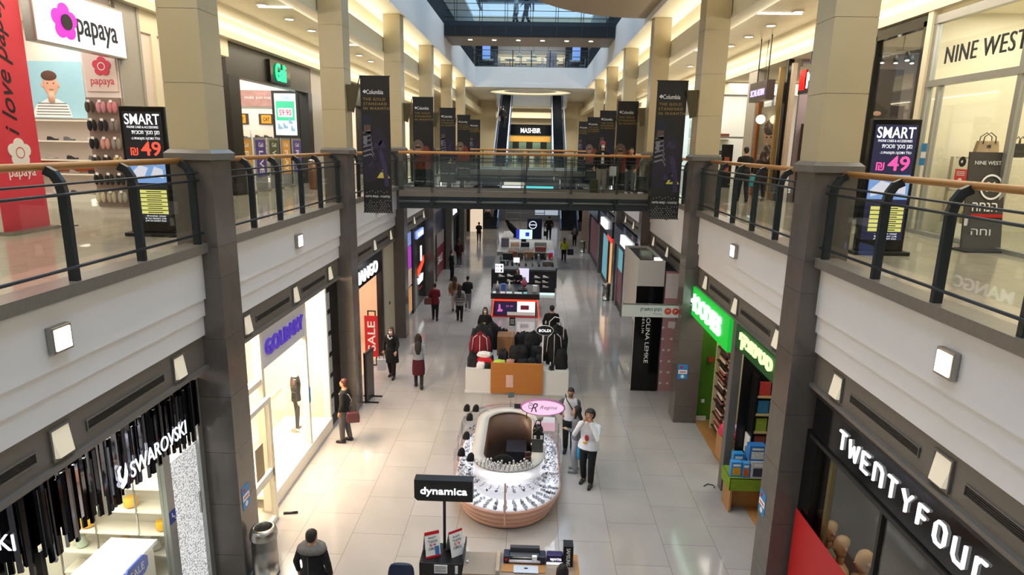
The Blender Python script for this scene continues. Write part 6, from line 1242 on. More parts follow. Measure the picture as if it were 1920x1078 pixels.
s_ = bx('screen', mat('screen_lilac_white', '#d9d4ea', emit=1.0), (-.55, -.06, 28.57, 28.6, .6, 1.26), t); bx('pictured_foot', mat('screen_mauve_brown', '#8e7a8c', emit=.6), (-.5, -.2, 28.565, 28.57, .65, .85), s_)
SHW = [(-1.33, .84), (-.93, .86), (-.93, .62), (-.92, .38), (.33, .82), (.72, .84), (.36, .6), (.7, .61), (.72, .38)]
for i, (x, z) in enumerate(SHW):
    o = bpy.data.objects.new('sneaker', _SH['#d8cfc8']) if '#d8cfc8' in _SH else None
    COL.objects.link(o); o.location = (x, 28.52, z+.011); o.scale = (1.05, 1.1, 1.25); tagit(o, '%s white sneaker on the black display wall, counted along the rows' % ORD[i], 'sneaker', 'white sneakers'); bx('shoe_ledge', CHROME, (x-.14, x+.14, 28.46, 28.6, z, z+.01), t)
t = thing('square_sign', 'white square sign with H, a pink spade, O and I', 'sign', (-1.44, 28.6, 1.0)); bx('panel', SIGNM, (-1.63, -1.25, 28.56, 28.6, 1.04, 1.44), t); bx('post', BLACK, (-1.46, -1.42, 28.6, 28.63, 1.0, 1.1), t)
text('H', INK, (-1.53, 28.56, 1.33), .11, .12, XP, ZP, .006, t, 'letter'); text('O', INK, (-1.53, 28.56, 1.14), .13, .13, XP, ZP, .006, t, 'letter'); text('I', INK, (-1.34, 28.56, 1.14), .06, .12, XP, ZP, .006, t, 'letter'); build(MB().prism([(-.02, -.06), (.02, -.06), (.015, 0), (.07, .0), (0, .09), (-.07, 0), (-.015, 0)], (-1.34, 28.56, 1.31), XP, ZP, YM, .006), 'pink_spade', mat('rose_pink', '#e0566e', .4), t)
# kiosks farther back
t = thing('kiosk', 'dark back-to-back kiosk with brown cartons behind the sneaker wall', 'kiosk', (-.3, 31.8, 0)); bx('counter', mat('charcoal_counter', '#26262a'), (-1.8, 1.3, 30.2, 33.4, 0, .95), t); bx('top', mat('grey_top', '#43454a'), (-1.85, 1.35, 30.15, 33.45, .95, .99), t)
for x0, x1, z1, lb, c in ((-1.2, -.72, 1.36, 'reddish brown carton', '#7c4a34'), (-.68, -.4, 1.3, 'small dark carton between the brown ones', '#4a3a30'), (-.34, .14, 1.34, 'tan carton with a white label', '#7a5a3c'), (.2, .8, 1.3, 'very dark carton right of the tan one', '#1f1c1c')): bx('carton', mat('carton_'+c.strip('#'), c, .6), (x0, x1, 32.6, 33.2, .992, z1), label=lb+' on the kiosk behind the sneakers', cat='box')
bx('red_box', RED, (.95, 1.17, 32.7, 33.0, .992, 1.3), label='red upright box at the right end of the carton kiosk', cat='box')
t = thing('monitor', 'small bright white monitor above the sneaker wall kiosk', 'monitor', (-.7, 31, .99)); bx('bezel', BLACK, (-.88, -.53, 31, 31.04, 1.06, 1.36), t); bx('screen', SIGNM, (-.86, -.55, 30.99, 31, 1.08, 1.33), t); bx('stand', BLACK, (-.75, -.66, 30.95, 31.1, .99, 1.06), t)
for i, (x, y, w_, h, c, lb) in enumerate(((-1.5, 30.6, .4, .22, '#33363a', 'grey machine at the left of the carton kiosk'), (.6, 30.8, .5, .2, '#55585c', 'grey flat printer at the right of the carton kiosk'), (.35, 31.3, .1, .42, '#8a8f96', 'thin silver upright device beside the grey printer'), (-1.45, 32.2, .5, .34, '#1f2126', 'black appliance at the back left of the carton kiosk'))): bx('machine', mat('machine_'+c.strip('#'), c, .4), (x, x+w_, y, y+.35, .992, .992+h), label=lb, cat='machine', bevel=.01)
for i in range(9):
    for row, (y, lb) in enumerate(((30.3, 'front edge'), (32.3, 'middle'))): build(MB().lathe([(.05, 0), (.055, .1+.05*((i+row) % 3)), (.03, .14+.05*((i+row) % 3)), (.035, .17+.05*((i+row) % 3))], (-1.55+.33*i, y+.1*(i % 2), .992), 10), 'jar', mat('jar_%d' % ((i+row) % 4), ('#3b3e44', '#8a8d93', '#1d1e22', '#6b3a34')[(i+row) % 4], .3), None, '%s jar from the left along the %s of the carton kiosk' % (ORD[i], lb), 'jar', 'jars on the carton kiosk')
t = thing('kiosk', 'pale kiosk crowded with bottles and a blue-white screen near the far bridge', 'kiosk', (-.4, 36.5, 0)); bx('counter', mat('grey_beige_counter', '#8b837a', .4), (-1.9, 1.3, 34.8, 39.5, 0, .95), t); bx('top', LAM, (-1.92, 1.32, 34.78, 39.52, .95, .98), t)
bx('blue_tile_panel', mat('blue_tile_glow', '#8fb4e6', emit=.55), (1.0, 1.3, 34.7, 34.78, .2, 1.1), t)
for i in range(14):
    for row in range(2): build(MB().lathe([(.035, 0), (.035, .14), (.015, .17), (.015, .22)], (-1.2+.1*i, 35.0+.15*row, .982), 8), 'bottle', mat('bottle_grey', '#a7a29a', .3, var=.2), None, '%s bottle from the left, %s row on the far pale kiosk' % (ORD[i], ('front', 'back')[row]), 'bottle', 'bottles on the far kiosk')
t = thing('screen', 'blue and white landscape screen on the far pale kiosk', 'screen', (-.42, 38, .98)); bx('panel', mat('screen_ice', '#cfeaf6', emit=1.1), (-.72, .06, 38, 38.05, 1.25, 1.82), t); bx('blue_bar', mat('screen_royal', '#3038c0', emit=.9), (-.92, -.72, 38, 38.05, 1.25, 1.82), t); bx('blue_shape', mat('screen_royal', '#3038c0'), (-.35, -.12, 37.99, 38, 1.42, 1.66), t); bx('stand', BLACK, (-.6, -.3, 38.0, 38.1, .982, 1.25), t)
for i, (x, y, w_, h, c, lb) in enumerate(((-1.75, 36.5, .45, .5, '#6a6470', 'mauve grey appliance on the left of the far pale kiosk'), (-1.2, 36.8, .5, .2, '#e8b48a', 'orange lit tray on the far pale kiosk'), (.2, 36, .7, .35, '#8d8982', 'grey machine right on the far pale kiosk'), (.25, 35.1, .6, .25, '#7a3a34', 'red brown goods at the right front of the far pale kiosk'), (-.6, 36.6, .5, .25, '#17171a', 'black till on the far pale kiosk'))): bx('machine', mat('machine_'+c.strip('#'), c, .4, var=.2), (x, x+w_, y, y+.4, .982, .982+h), label=lb, cat='machine', bevel=.012)
t = thing('stage', 'low white stage with railing and round glowing ring sign at the far end', 'stage', (-.6, 46, 0)); bx('platform', mat('white_board', '#dddcdb'), (-2.1, 1.0, 43.5, 49, 0, .25), t); bx('edge', BLACK, (-2.1, 1.0, 43.42, 43.5, 0, .28), t)
m = MB(); N = 30; m.loft([[(.1+r*math.cos(2*math.pi*k/N), yy, 1.25+r*math.sin(2*math.pi*k/N)) for k in range(N)] for r, yy in ((.24, 44.98), (.28, 44.98), (.28, 45.02), (.24, 45.02))], closed=True); build(m, 'ring_sign', SIGNM, t); bx('sign_bar', SIGNM, (-.12, .32, 44.98, 45.02, 1.23, 1.28), t); bx('sign_panel', NAVY, (-.3, .75, 45.05, 45.1, .25, 1.7), t)
for x in (-2.0, -.9, .95): bx('rail_post', CHROME, (x, x+.05, 48.5, 48.55, .25, 2.2), t)
for z in (1.2, 1.7, 2.2): bx('rail', CHROME, (-2.0, 1.0, 48.5, 48.55, z, z+.05), t)
t = thing('recliner', 'black reclining massage chair on the far white stage', 'chair', (-1.2, 45.6, .25)); build(MB().tube([(-1.75, 45.6, 1.35), (-1.5, 45.6, 1.0), (-1.1, 45.6, .6), (-.75, 45.6, .5), (-.3, 45.6, .55)], [.12, .22, .24, .18, .1], 10), 'padded_body', FBR, t); build(MB().box(-1.3, -.7, 45.35, 45.85, .25, .42), 'base', BLACK, t); build(MB().ell((-1.78, 45.6, 1.42), (.14, .16, .12), 12, 6), 'headrest', FBR, t)

# ================================================================== counter kiosk in the foreground
t = thing('counter_kiosk', 'low counter kiosk with a black cabinet and pale tabletops in the foreground', 'kiosk', (-.35, 8, 0))
bx('black_cabinet', mat('black_cabinet', '#141417', .4), (-1.49, -.86, 7.88, 8.36, 0, .95), t, bevel=.008); bx('cabinet_ledge', mat('black_cabinet', '#141417'), (-.868, -.852, 7.86, 8.38, .95, 1.06), t)
TOP = mat('beige_tabletop', '#9c8c7c', .4, var=.04)
bx('tabletop', TOP, (-.85, -.38, 7.70, 8.19, .90, .94), t); bx('tabletop', mat('beige_tabletop', '#9c8c7c'), (-.33, .78, 7.70, 8.19, .90, .94), t); bx('divider', mat('pale_divider', '#b5a48e', .5), (-.38, -.33, 7.72, 8.19, .6, .99), t); bx('front_board', DW, (-.85, .78, 7.72, 7.76, 0, .90), t); bx('end_board', LW, (.74, .80, 7.7, 8.2, 0, .95), t); bx('side_leg', LW, (-1.45, -1.3, 7.84, 7.88, 0, .75), t); bx('back_board', TOP, (-.85, .78, 8.15, 8.19, 0, .90), t)
nb = bx('notice', WINK, (-1.27, -1.08, 7.865, 7.88, .80, .93), t)
for i in range(4): bx('notice_line', INK, (-1.26, -1.1, 7.862, 7.865, .825+.026*i, .832+.026*i), nb)
bx('switch', WINK, (-.97, -.93, 7.865, 7.88, .80, .92), t)
t = thing('pole_sign', 'black box sign with white letters dynamica on a thin black pole', 'sign', (-1.17, 8.22, .95))
build(MB().cyl((-1.17, 8.24, .952), (-1.17, 8.24, 1.76), .022, 10), 'pole', BLACK, t); build(MB().prism([(-.38, -.165), (.425, -.165), (.425, .165), (-.425, .165), (-.425, -.12)], (-1.175, 8.34, 1.92), XP, ZP, YM, .16), 'box', mat('black_cabinet', '#141417'), t)
text('dynamica', SIGNW, (-1.17, 8.18, 1.905), .68, .145, XP, ZP, .012, t, 'lettering', .012)
for x in (-1.4, -.9): bx('clip', BLACK, (x, x+.03, 8.24, 8.28, 1.735, 1.755), t)
def tent(x, y, rz, label, top):
    t = thing('tent_card', label, 'sign', (x, y, .95)); C_, S_ = math.cos(rz), math.sin(rz)
    def q(a, b, c_): return (x+a*C_-b*S_, y+a*S_+b*C_, .952+c_)
    def quad(a0, a1, d0, d1, off=0): return MB().add([q(a0, -.10+.1*d0-off, .36*d0), q(a1, -.10+.1*d0-off, .36*d0), q(a1, -.10+.1*d1-off, .36*d1), q(a0, -.10+.1*d1-off, .36*d1)] + [q(a0, -.095+.1*d0-off, .36*d0), q(a1, -.095+.1*d0-off, .36*d0), q(a1, -.095+.1*d1-off, .36*d1), q(a0, -.095+.1*d1-off, .36*d1)], [(0, 1, 2, 3), (7, 6, 5, 4), (0, 4, 5, 1), (2, 6, 7, 3), (1, 5, 6, 2), (3, 7, 4, 0)])
    build(quad(-.11, .11, 0, 1), 'front_leaf', WINK, t); build(MB().add([q(-.11, .1, 0), q(.11, .1, 0), q(.11, 0, .36), q(-.11, 0, .36), q(-.11, .105, 0), q(.11, .105, 0), q(.11, .005, .36), q(-.11, .005, .36)], [(3, 2, 1, 0), (4, 5, 6, 7), (0, 1, 5, 4), (1, 2, 6, 5), (2, 3, 7, 6), (3, 0, 4, 7)]), 'back_leaf', GREY, t)
    for a, b in (((.88, 1), (0, .08)) if top else ((.92, 1),)): build(quad(-.11, .11, a, b, .003), 'red_band', RED, t)
    U_ = Vector((C_, S_, 0)); V_ = Vector((-S_*.1, C_*.1, .36)).normalized(); n_ = U_.cross(V_)
    for i, w_ in enumerate((.11, .14, .1, .13)): text(('לקנות', 'מוצר', '59', 'במתנה')[i][::-1] if i != 2 else '59', RED if i == 2 else INK, Vector(q(-.0, -.10+.1*(.76-.14*i), .36*(.76-.14*i)))+n_*.004, w_, .035, U_, V_, .002, t, 'card_lettering')
    if top: build(MB().add([q(.03, -.092, .03), q(.09, -.092, .03), q(.09, -.06, .15), q(.03, -.06, .15), q(.03, -.1, .03), q(.09, -.1, .03), q(.09, -.068, .15), q(.03, -.068, .15)], [(4, 5, 6, 7), (0, 3, 2, 1), (0, 1, 5, 4), (2, 3, 7, 6)]), 'pictured_person', mat('print_blue_person', '#3f74b0', .5), t)
tent(-1.34, 8.1, R(24), 'red and white tent card with a small blue figure on the black cabinet', True); tent(-1.0, 8.15, R(35), 'white tent card with dark writing right of the black pole', False)
t = thing('printer', 'wide grey vinyl cutter printer on the pale tabletop', 'printer', (.03, 8.02, .94)); NV = mat('navy_plastic', '#23243a', .4)
build(MB().box(-.20, .24, 7.98, 8.10, .96, 1.05), 'body', mat('steel_grey_plastic', '#5a5e66', .35), t, bevel=.01)
for x0, x1 in ((-.28, -.19), (.23, .33)): build(MB().box(x0, x1, 7.94, 8.11, .945, 1.07), 'end_cap', NV, t, bevel=.015)
build(MB().box(-.19, .24, 8.06, 8.13, 1.05, 1.13), 'lid', mat('dark_grey_plastic', '#37363a', .4), t, bevel=.01); build(MB().cyl((-.2, 7.95, .985), (.25, 7.95, .985), .022, 12), 'roller', mat('pale_roll', '#d5d0d6', .4), t); build(MB().cyl((-.2, 7.97, 1.03), (.25, 7.97, 1.03), .012, 8), 'rail', CHROME, t); bx('carriage', WINK, (.13, .2, 7.935, 7.985, 1.0, 1.07), t); bx('red_button', RED, (-.26, -.22, 7.93, 7.94, 1.0, 1.03), t)
bx('wooden_board', LW, (-.30, .32, 7.76, 7.93, .942, .952), label='thin wooden board under the printed sheet', cat='board'); o = bx('printed_sheet', mat('pale_blue_sheet', '#cfd9e8', .25, var=.03), (-.13, .22, 7.74, 7.90, .954, .958), label='pale blue printed sheet coming out of the printer', cat='sheet'); build(MB().box(.02, .07, 7.82, 7.85, .958, .960), 'printed_mark', NV, o)
build(MB().tube([(-.3, 7.85, .945), (-.27, 7.88, .95), (-.25, 7.92, .945)], .006, 5), 'tweezers', CHROME, None, 'small pale tweezers lying left of the printer board', 'tool'); build(MB().lathe([(.018, 0), (.018, .02), (.006, .025)], (-.8, 7.95, .942), 12), 'knob', WINK, None, 'small white round knob by the black cabinet', 'knob')
t = thing('lightbox', 'small purple lightbox with glowing white writing beside the black tower', 'sign', (.45, 7.98, .94)); build(MB().box(.34, .57, 7.96, 8.08, .94, 1.09), 'box', mat('deep_purple', '#2a1c58', .4), t, bevel=.015); bx('lit_strip', SIGNW, (.34, .57, 7.945, 7.96, .955, .98), t); text('דקהלג', SIGNW, (.47, 7.96, 1.025), .16, .05, XP, ZP, .006, t, 'lettering', .008)
t = thing('display_tower', 'black upright tower with white letters SAMSUNG at the right end', 'display', (.65, 8.0, .94)); bx('body', mat('black_cabinet', '#141417'), (.575, .715, 7.92, 8.08, .94, 1.27), t); text('SAMSUNG', WINK, (.645, 7.92, 1.1), .28, .055, (0, 0, -1), XP, .005, t, 'lettering', .004)
t = thing('chair', 'dark blue rounded chair back in the foreground by the black cabinet', 'chair', (-1.72, 7.7, 0)); DB = mat('navy_shell', '#1b2440', .35)
build(MB().loft([[(-1.72+w_*math.cos(2*math.pi*k/16)*(1 if abs(math.cos(2*math.pi*k/16)) < .8 else .97), yy+.03*math.sin(2*math.pi*k/16), z) for k in range(16)] for w_, yy, z in ((.18, 7.62, .45), (.2, 7.68, .6), (.21, 7.73, .8), (.19, 7.76, .97), (.14, 7.77, 1.02))]), 'backrest', DB, t, subsurf=1); build(MB().ell((-1.72, 7.5, .46), (.21, .2, .04), 14, 6), 'seat', DB, t)
for dx in (-.15, .15):
    for dy in (-.14, .14): build(MB().tube([(-1.72+dx*.8, 7.5+dy*.8, .44), (-1.72+dx*1.1, 7.5+dy*1.1, .0)], .014, 6), 'leg', BLACK, t)

# ================================================================== escalators, end store, cafe
def escalator(x0, x1, ya, yb, za, zb, label):
    t = thing('escalator', label, 'escalator', ((x0+x1)/2, ya, za)); L = Vector((0, yb-ya, zb-za)).normalized()
    def slab(a, b, d0, d1): return MB().add([(a, ya, za+d0), (b, ya, za+d0), (b, yb, zb+d0), (a, yb, zb+d0), (a, ya, za+d1), (b, ya, za+d1), (b, yb, zb+d1), (a, yb, zb+d1)], [(0, 3, 2, 1), (4, 5, 6, 7), (0, 1, 5, 4), (1, 2, 6, 5), (2, 3, 7, 6), (3, 0, 4, 7)])
    build(slab(x0+.15, x1-.15, .02, .12), 'step_bed', mat('escalator_navy', '#0f1620', .4), t); m = MB(); n = 26
    for i in range(n): y = ya+(yb-ya)*i/n; z = za+(zb-za)*i/n; m.box(x0+.16, x1-.16, y, y+(yb-ya)/n, z+.12, z+.12+(zb-za)/n)
    build(m, 'steps', mat('escalator_steps', '#1b242c', .5, metal=.3), t)
    for a in (x0, x1-.12):
        build(slab(a, a+.12, .02, .22), 'skirt', mat('blue_steel', '#5a78a8', .25, metal=.6), t); build(slab(a+.045, a+.055, .22, .92), 'balustrade_glass', glass('blue_glass', (.35, .5, .7)), t); build(slab(a+.02, a+.09, .92, .99), 'handrail', mat('pale_handrail', '#b9c6dd', .25, metal=.2), t)
escalator(-2.9, -1.85, 46, 55.8, 5.27, 10.84, 'left escalator rising from the upper gallery at the far end'); escalator(1.35, 2.4, 46, 55.8, 5.27, 10.84, 'right escalator rising from the upper gallery at the far end')
escalator(-4.55, -2.75, 51.8, 57.2, 0, 3.1, 'left dark escalator rising from the far ground floor'); escalator(2.35, 3.9, 51.8, 57.2, 0, 3.1, 'right dark escalator rising from the far ground floor')
t = thing('storefront', 'black storefront with white letters MASHBIR between the far escalators', 'shop front', (-.36, 60, 5.27)); bx('fascia', BLACKG, (-2.5, 1.8, 59.9, 60.1, 7.75, 8.62), t); text('MASHBIR', SIGNW, (-.3, 59.9, 8.15), 1.85, .45, XP, ZP, .03, t, 'lettering', .012)
for x in (-2.5, 1.65): bx('jamb', BLACK, (x, x+.15, 59.9, 60.1, 5.27, 7.75), t)
bx('back_display', mat('teal_store_wall', '#5f7d6c', .5, var=.35, scale=2), (-2.4, 1.7, 61.85, 61.95, 5.27, 7.75), t); bx('amber_band', mat('amber_store_glow', '#c9953c', emit=.6), (-2.3, 1.6, 61.8, 61.85, 7.15, 7.7), t)
for x in (-1.7, -.4, .95): bx('dark_sign', BLACK, (x-.3, x+.3, 61.3, 61.35, 6.5, 7.15), t)
shop_light('store_light', -.35, 61, 7.7, 3.6, 1.2, 90, (1, .9, .7))
for i in range(7): x = -2.0+.55*i; bx('counter_goods', mat(('goods_white', 'goods_dark', 'goods_amber')[i % 3], ('#e8e6df', '#2a2826', '#c79a4a')[i % 3], .5), (x, x+.4, 60.6, 61, 5.272, 6.0+.12*(i % 3)), label='%s display table of goods from the left inside the far storefront' % ORD[i], cat='display table', group='tables in the far store')
struct(MB().box(-6, 5, 57.2, 57.4, 12.2, 17.5), 'wall_cafe_back', mat('cafe_wall_pale', '#e6d8bd', .6)); area('cafe_light', (-.3, 52, 15.3), 6, 4, 100, (1, .95, .85))
struct(MB().box(-6, 5, 55.5, 57.2, 14.35, 15.4), 'ceiling_cafe_bulkhead', WHITEP); struct(MB().box(-6, 5, 50.5, 55.5, 15.4, 15.5), 'ceiling_cafe', WHITEP); bx('menu_strip', mat('cafe_cream_glow', '#f6e7c4', emit=.9), (-3.4, 2.6, 57.05, 57.15, 13.75, 14.32), label='cream glowing strip along the back of the top-floor cafe', cat='light strip')
for i, (x, s_) in enumerate(((-4.0, 'left'), (3.3, 'right'))): t = thing('screen', 'blue portrait screen on the %s dark pier of the top-floor cafe' % s_, 'screen', (x, 54, 12.21)); bx('pier', mat('cafe_dark_pier', '#1d1b1f', .5), (x-.9, x+.9, 54, 54.4, 12.21, 15.35), t); bx('panel', mat('screen_sky', '#7fa5ee', emit=.9), (x-.35, x+.3, 53.97, 54, 13.6, 15.0), t)
for i in range(3): t = thing('pendant_lamp', '%s white cone pendant lamp from the left in the top-floor cafe' % ORD[i], 'lamp', (-1.3+1.15*i, 53, 13.9), 'cafe pendants'); build(MB().lathe([(.28, 0), (.05, .22), (.03, .3)], (-1.3+1.15*i, 53, 13.65), 16), 'shade', mat('pale_green_shade', '#c9d6c8', .4), t); build(MB().cyl((-1.3+1.15*i, 53, 13.95), (-1.3+1.15*i, 53, 15.42), .015, 5), 'cord', BLACK, t)
for i, x in enumerate((-3.5, -1.9, -.3, 1.3, 2.9)):
    t = thing('cafe_table', '%s table from the left along the top-floor cafe railing' % ORD[i], 'table', (x, 49, 12.211), 'cafe tables'); build(MB().lathe([(.4, .72), (.4, .75)], (x, 49, 12.211), 18), 'tabletop', mat(('cafe_top_white', 'cafe_top_dark')[i % 2], ('#d9d9d6', '#5a5450')[i % 2], .4), t); build(MB().lathe([(.25, 0), (.25, .03), (.03, .05), (.03, .72)], (x, 49, 12.211), 14), 'pedestal', BLACK, t)
    for j, dx in enumerate((-.56, .56)):
        c = thing('cafe_chair', '%s chair at the %s cafe table from the left' % (('left', 'right')[j], ORD[i]), 'chair', (x+dx, 49, 12.211), 'cafe chairs'); CH = mat(('cafe_chair_dark', 'cafe_chair_grey')[(i+j) % 2], ('#2a2b30', '#8a8f96')[(i+j) % 2], .5); q = x+dx; sg = 1 if dx > 0 else -1
        bx('seat', CH, (q-.2, q+.2, 48.8, 49.2, 12.63, 12.67), c); bx('backrest', CH, (min(q+sg*.17, q+sg*.21), max(q+sg*.17, q+sg*.21), 48.8, 49.2, 12.67, 13.1), c)
        for a in (-.17, .17):
            for b2 in (-.17, .17): bx('leg', CH, (q+a-.015, q+a+.015, 49+b2-.015, 49+b2+.015, 12.21, 12.63), c)
bx('cafe_pier', mat('cafe_rosy_pier', '#8d7a7c', .5), (.85, 1.65, 52, 52.5, 12.21, 13.9), label='rosy grey square pier in the top-floor cafe', cat='pier')
# ================================================================== people
_ts = bpy.data.scenes.new('bake')
def remeshed(mb, name, mats, voxel, smooth=5, extra=None):
    """one continuous surface from overlapping closed volumes"""
    me = mb.mesh(name, mats); ob = bpy.data.objects.new('bake', me); _ts.collection.objects.link(ob)
    r = ob.modifiers.new('r', 'REMESH'); r.mode = 'VOXEL'; r.voxel_size = voxel; r.use_smooth_shade = True
    s = ob.modifiers.new('s', 'SMOOTH'); s.iterations = smooth; s.factor = .5
    vl = _ts.view_layers[0]; vl.update(); dg = vl.depsgraph
    out = bpy.data.meshes.new_from_object(ob.evaluated_get(dg)); out.name = name
    bpy.data.objects.remove(ob); bpy.data.meshes.remove(me)
    if extra and extra.v:
        vs_ = [tuple(v.co) for v in out.vertices]; fs = [list(p.vertices) for p in out.polygons]; bpy.data.meshes.remove(out)
        z = MB(); z.add(vs_, fs, True); z.add(extra.v, extra.f, True); out = z.mesh(name, mats)
    out.materials.clear()
    for m_ in (mats if isinstance(mats, (list, tuple)) else [mats]): out.materials.append(m_)
    return out
def child(me, name, parent):
    o = bpy.data.objects.new(name, me); COL.objects.link(o); o.parent = parent; return o
ARM = {'down': ((.245, -.03, 1.13), (.25, .04, .90)), 'bent': ((.215, -.05, 1.12), (.11, .22, 1.14)), 'hip': ((.40, -.06, 1.14), (.19, .03, 1.0)), 'face': ((.23, .2, 1.17), (.06, .16, 1.50)),
       'swingf': ((.24, .08, 1.14), (.23, .24, .96)), 'swingb': ((.25, -.14, 1.15), (.25, -.2, .92)), 'rail': ((.25, .16, 1.14), (.16, .36, 1.12)), 'lap': ((.24, .05, 1.1), (.12, .3, .98))}
def person(label, x, y, z0, head_deg, H=1.6, arms=('down', 'down'), stride=.0, lean=0, top='#222', hem=.88, flare=0, bottom='#1c1c1e', kind='pants', shoes_c='#18181a', hair='short', hairc='#1b1512', skin='#c99a7c',
           mask=False, near=True, sleeve=None, width=1.0, turn=0, sit=False, group=None, nod=0):
    t = thing('person', label, 'person', (x, y, z0), group); k = H/1.7; t.rotation_euler.z = R(head_deg)
    vox = .013 if near else .024; cl, sl = math.cos(lean), math.sin(lean); ZP_ = .88
    def S(p): return (p[0]*k*width, p[1]*k, p[2]*k)
    def B(p):                                    # bend the upper body about the pelvis
        a, b, c = p; dz = c-ZP_
        if dz <= 0: return S(p)
        return S((a, b*cl+dz*sl, ZP_+dz*cl-b*sl))
    def rings(rs, n=16): return [[B((rx*math.cos(2*math.pi*i/n), cy+ry*math.sin(2*math.pi*i/n), z)) for i in range(n)] for z, rx, ry, cy in rs]
    TOR = [(.78, .12, .09, 0), (.84, .155, .112, 0), (.93, .165, .115, 0), (1.04, .142, .102, 0), (1.16, .15, .106, .0), (1.28, .172, .112, 0), (1.355, .176, .098, 0), (1.40, .135, .085, 0), (1.43, .085, .07, 0), (1.455, .058, .058, 0)]
    SK = mat('skin_'+skin.strip('#'), skin, .55, var=.05); ex = MB(); bd = MB().loft(rings(TOR))
    ty, tx = math.cos(R(turn)), math.sin(R(turn))
    def Hd(p):                                   # head coordinates, turned about the neck and nodded
        a, b, c = p; dz = c-1.5; b, dz = b*math.cos(nod)+dz*math.sin(nod), dz*math.cos(nod)-b*math.sin(nod); return B((a*ty-b*tx, a*tx+b*ty+.015, 1.5+dz))
    bd.tube([B((0, -.005, 1.38)), Hd((0, -.005, 1.46)), Hd((0, .005, 1.55))], [.062*k, .056*k, .056*k], 12)
    def hell(c, r, n=14, m_=10): 
        m = MB().ell(c, r, n, m_); return [Hd(v) for v in m.v], m.f
    for c, r in (((0, .0, 1.605), (.073, .092, .098)), ((0, .03, 1.555), (.058, .064, .066)), ((0, .098, 1.585), (.013, .02, .024)), ((0, .085, 1.51), (.024, .018, .014)), ((-.075, -.005, 1.585), (.014, .022, .032)), ((.075, -.005, 1.585), (.014, .022, .032)), ((0, .09, 1.545), (.026, .012, .01))):
        v, f = hell(c, r); bd.add(v, f)
    # legs
    legs = []
    for i, s_ in enumerate((-1, 1)):
        fy = stride*(1 if i == 0 else -1)
        if sit: P = [(s_*.09, 0, .86), (s_*.1, .42, .86), (s_*.1, .44, .45), (s_*.1, .44, .1)]
        else: P = [(s_*.088, 0, .88), (s_*.092, fy*.4+.03+abs(fy)*.12, .47), (s_*.092, fy, .09)]
        legs.append((s_, P, fy))
        rr_ = [.088, .06, .042] if not sit else [.09, .075, .06, .042]
        bd.tube([S(p) for p in P], [q*k for q in rr_], 12); ft = P[-1]
        bd.tube([S((ft[0], ft[1]-.05, .045)), S((ft[0], ft[1]+.03, .05)), S((ft[0]+s_*.015, ft[1]+.14, .032))], [.036*k, .042*k, .03*k], 10)
    # arms and hands
    slv = []
    for i, s_ in enumerate((-1, 1)):
        e, h = ARM[arms[i]]; sh = (s_*.170, 0, 1.352); e = (s_*e[0], e[1], e[2]); h = (s_*h[0], h[1], h[2]); P = [B(sh), B(e), B(h)]; slv.append(P)
        bd.ell(P[0], (.052*k, .052*k, .05*k), 10, 6); bd.tube(P, [.05*k, .04*k, .029*k], 12)
        d = (Vector(P[2])-Vector(P[1])).normalized(); p0 = Vector(P[2]); side = d.cross(Vector((0, 1, 0)) if abs(d.y) < .8 else Vector((0, 0, 1))).normalized(); nrm = d.cross(side)
        bd.tube([p0-d*.01, p0+d*.05*k, p0+d*.085*k], [.027*k, .036*k, .03*k], 10)
        for j, (o, L) in enumerate(((-.027, .062), (-.009, .075), (.009, .07), (.027, .055))):
            b0 = p0+d*.075*k+side*o*k; b1 = b0+d*L*.5*k-nrm*.006*k*s_; b2 = b1+d*L*.4*k-nrm*.022*k*s_; ex.tube([b0, b1, b2], [.0085*k, .008*k, .006*k], 6)
        b0 = p0+d*.03*k+side*.028*k; ex.tube([b0, b0+d*.03*k+side*.026*k, b0+d*.058*k+side*.03*k], [.011*k, .0095*k, .007*k], 6)
    child(remeshed(bd, 'body', SK, vox, 4, ex), 'body', t)
    # eyes and brows
    ey = MB()
    for s_ in (-.03, .03):
        v, f = hell((s_, .088, 1.603), (.012, .006, .007), 8, 5); ey.add(v, f, True); v, f = hell((s_, .089, 1.628), (.017, .006, .004), 8, 4); ey.add(v, f, True)
    child(ey.mesh('eyes', mat('eye_dark', '#1a1210', .4)), 'eyes', t)
    HC_ = mat('hair_'+hairc.strip('#'), hairc, .6, var=.25, scale=30); hr = MB()
    v, f = hell((0, -.016, 1.628), (.084, .098, .092)); hr.add(v, f); v, f = hell((0, -.045, 1.585), (.076, .07, .085)); hr.add(v, f)
    if hair in ('long', 'verylong'):
        zb = 1.28 if hair == 'long' else 1.1
        L = [[Hd((rx*math.cos(2*math.pi*i/14), cy+ry*math.sin(2*math.pi*i/14), max(z, 1.5))) if z >= 1.5 else B((rx*math.cos(2*math.pi*i/14)-tx*.0, cy+ry*math.sin(2*math.pi*i/14), z)) for i in range(14)] for z, rx, ry, cy in ((1.64, .08, .06, -.04), (1.5, .09, .05, -.055), (1.4, .105, .04, -.09), ((1.4+zb)/2, .10, .035, -.125), (zb, .05, .022, -.13))]
        hr.loft(L)
        for s_ in (-1, 1): hr.tube([Hd((s_*.075, .01, 1.62)), Hd((s_*.082, .02, 1.53)), B((s_*.09, .04, 1.42)), B((s_*.085, .07, 1.34))], [.03*k, .03*k, .028*k, .014*k], 8)
    elif hair == 'hood':
        v, f = hell((0, -.02, 1.60), (.105, .115, .125)); hr.add(v, f)
    elif hair == 'cap':
        v, f = hell((0, .075, 1.655), (.07, .07, .012)); hr.add(v, f)
    elif hair == 'bun':
        v, f = hell((0, -.1, 1.66), (.045, .045, .045)); hr.add(v, f)
    # open the face: keep the hair mass behind the brow by pulling front points back
    hr.v = [q for q in hr.v]
    me = remeshed(hr, 'hair', HC_, vox, 3)
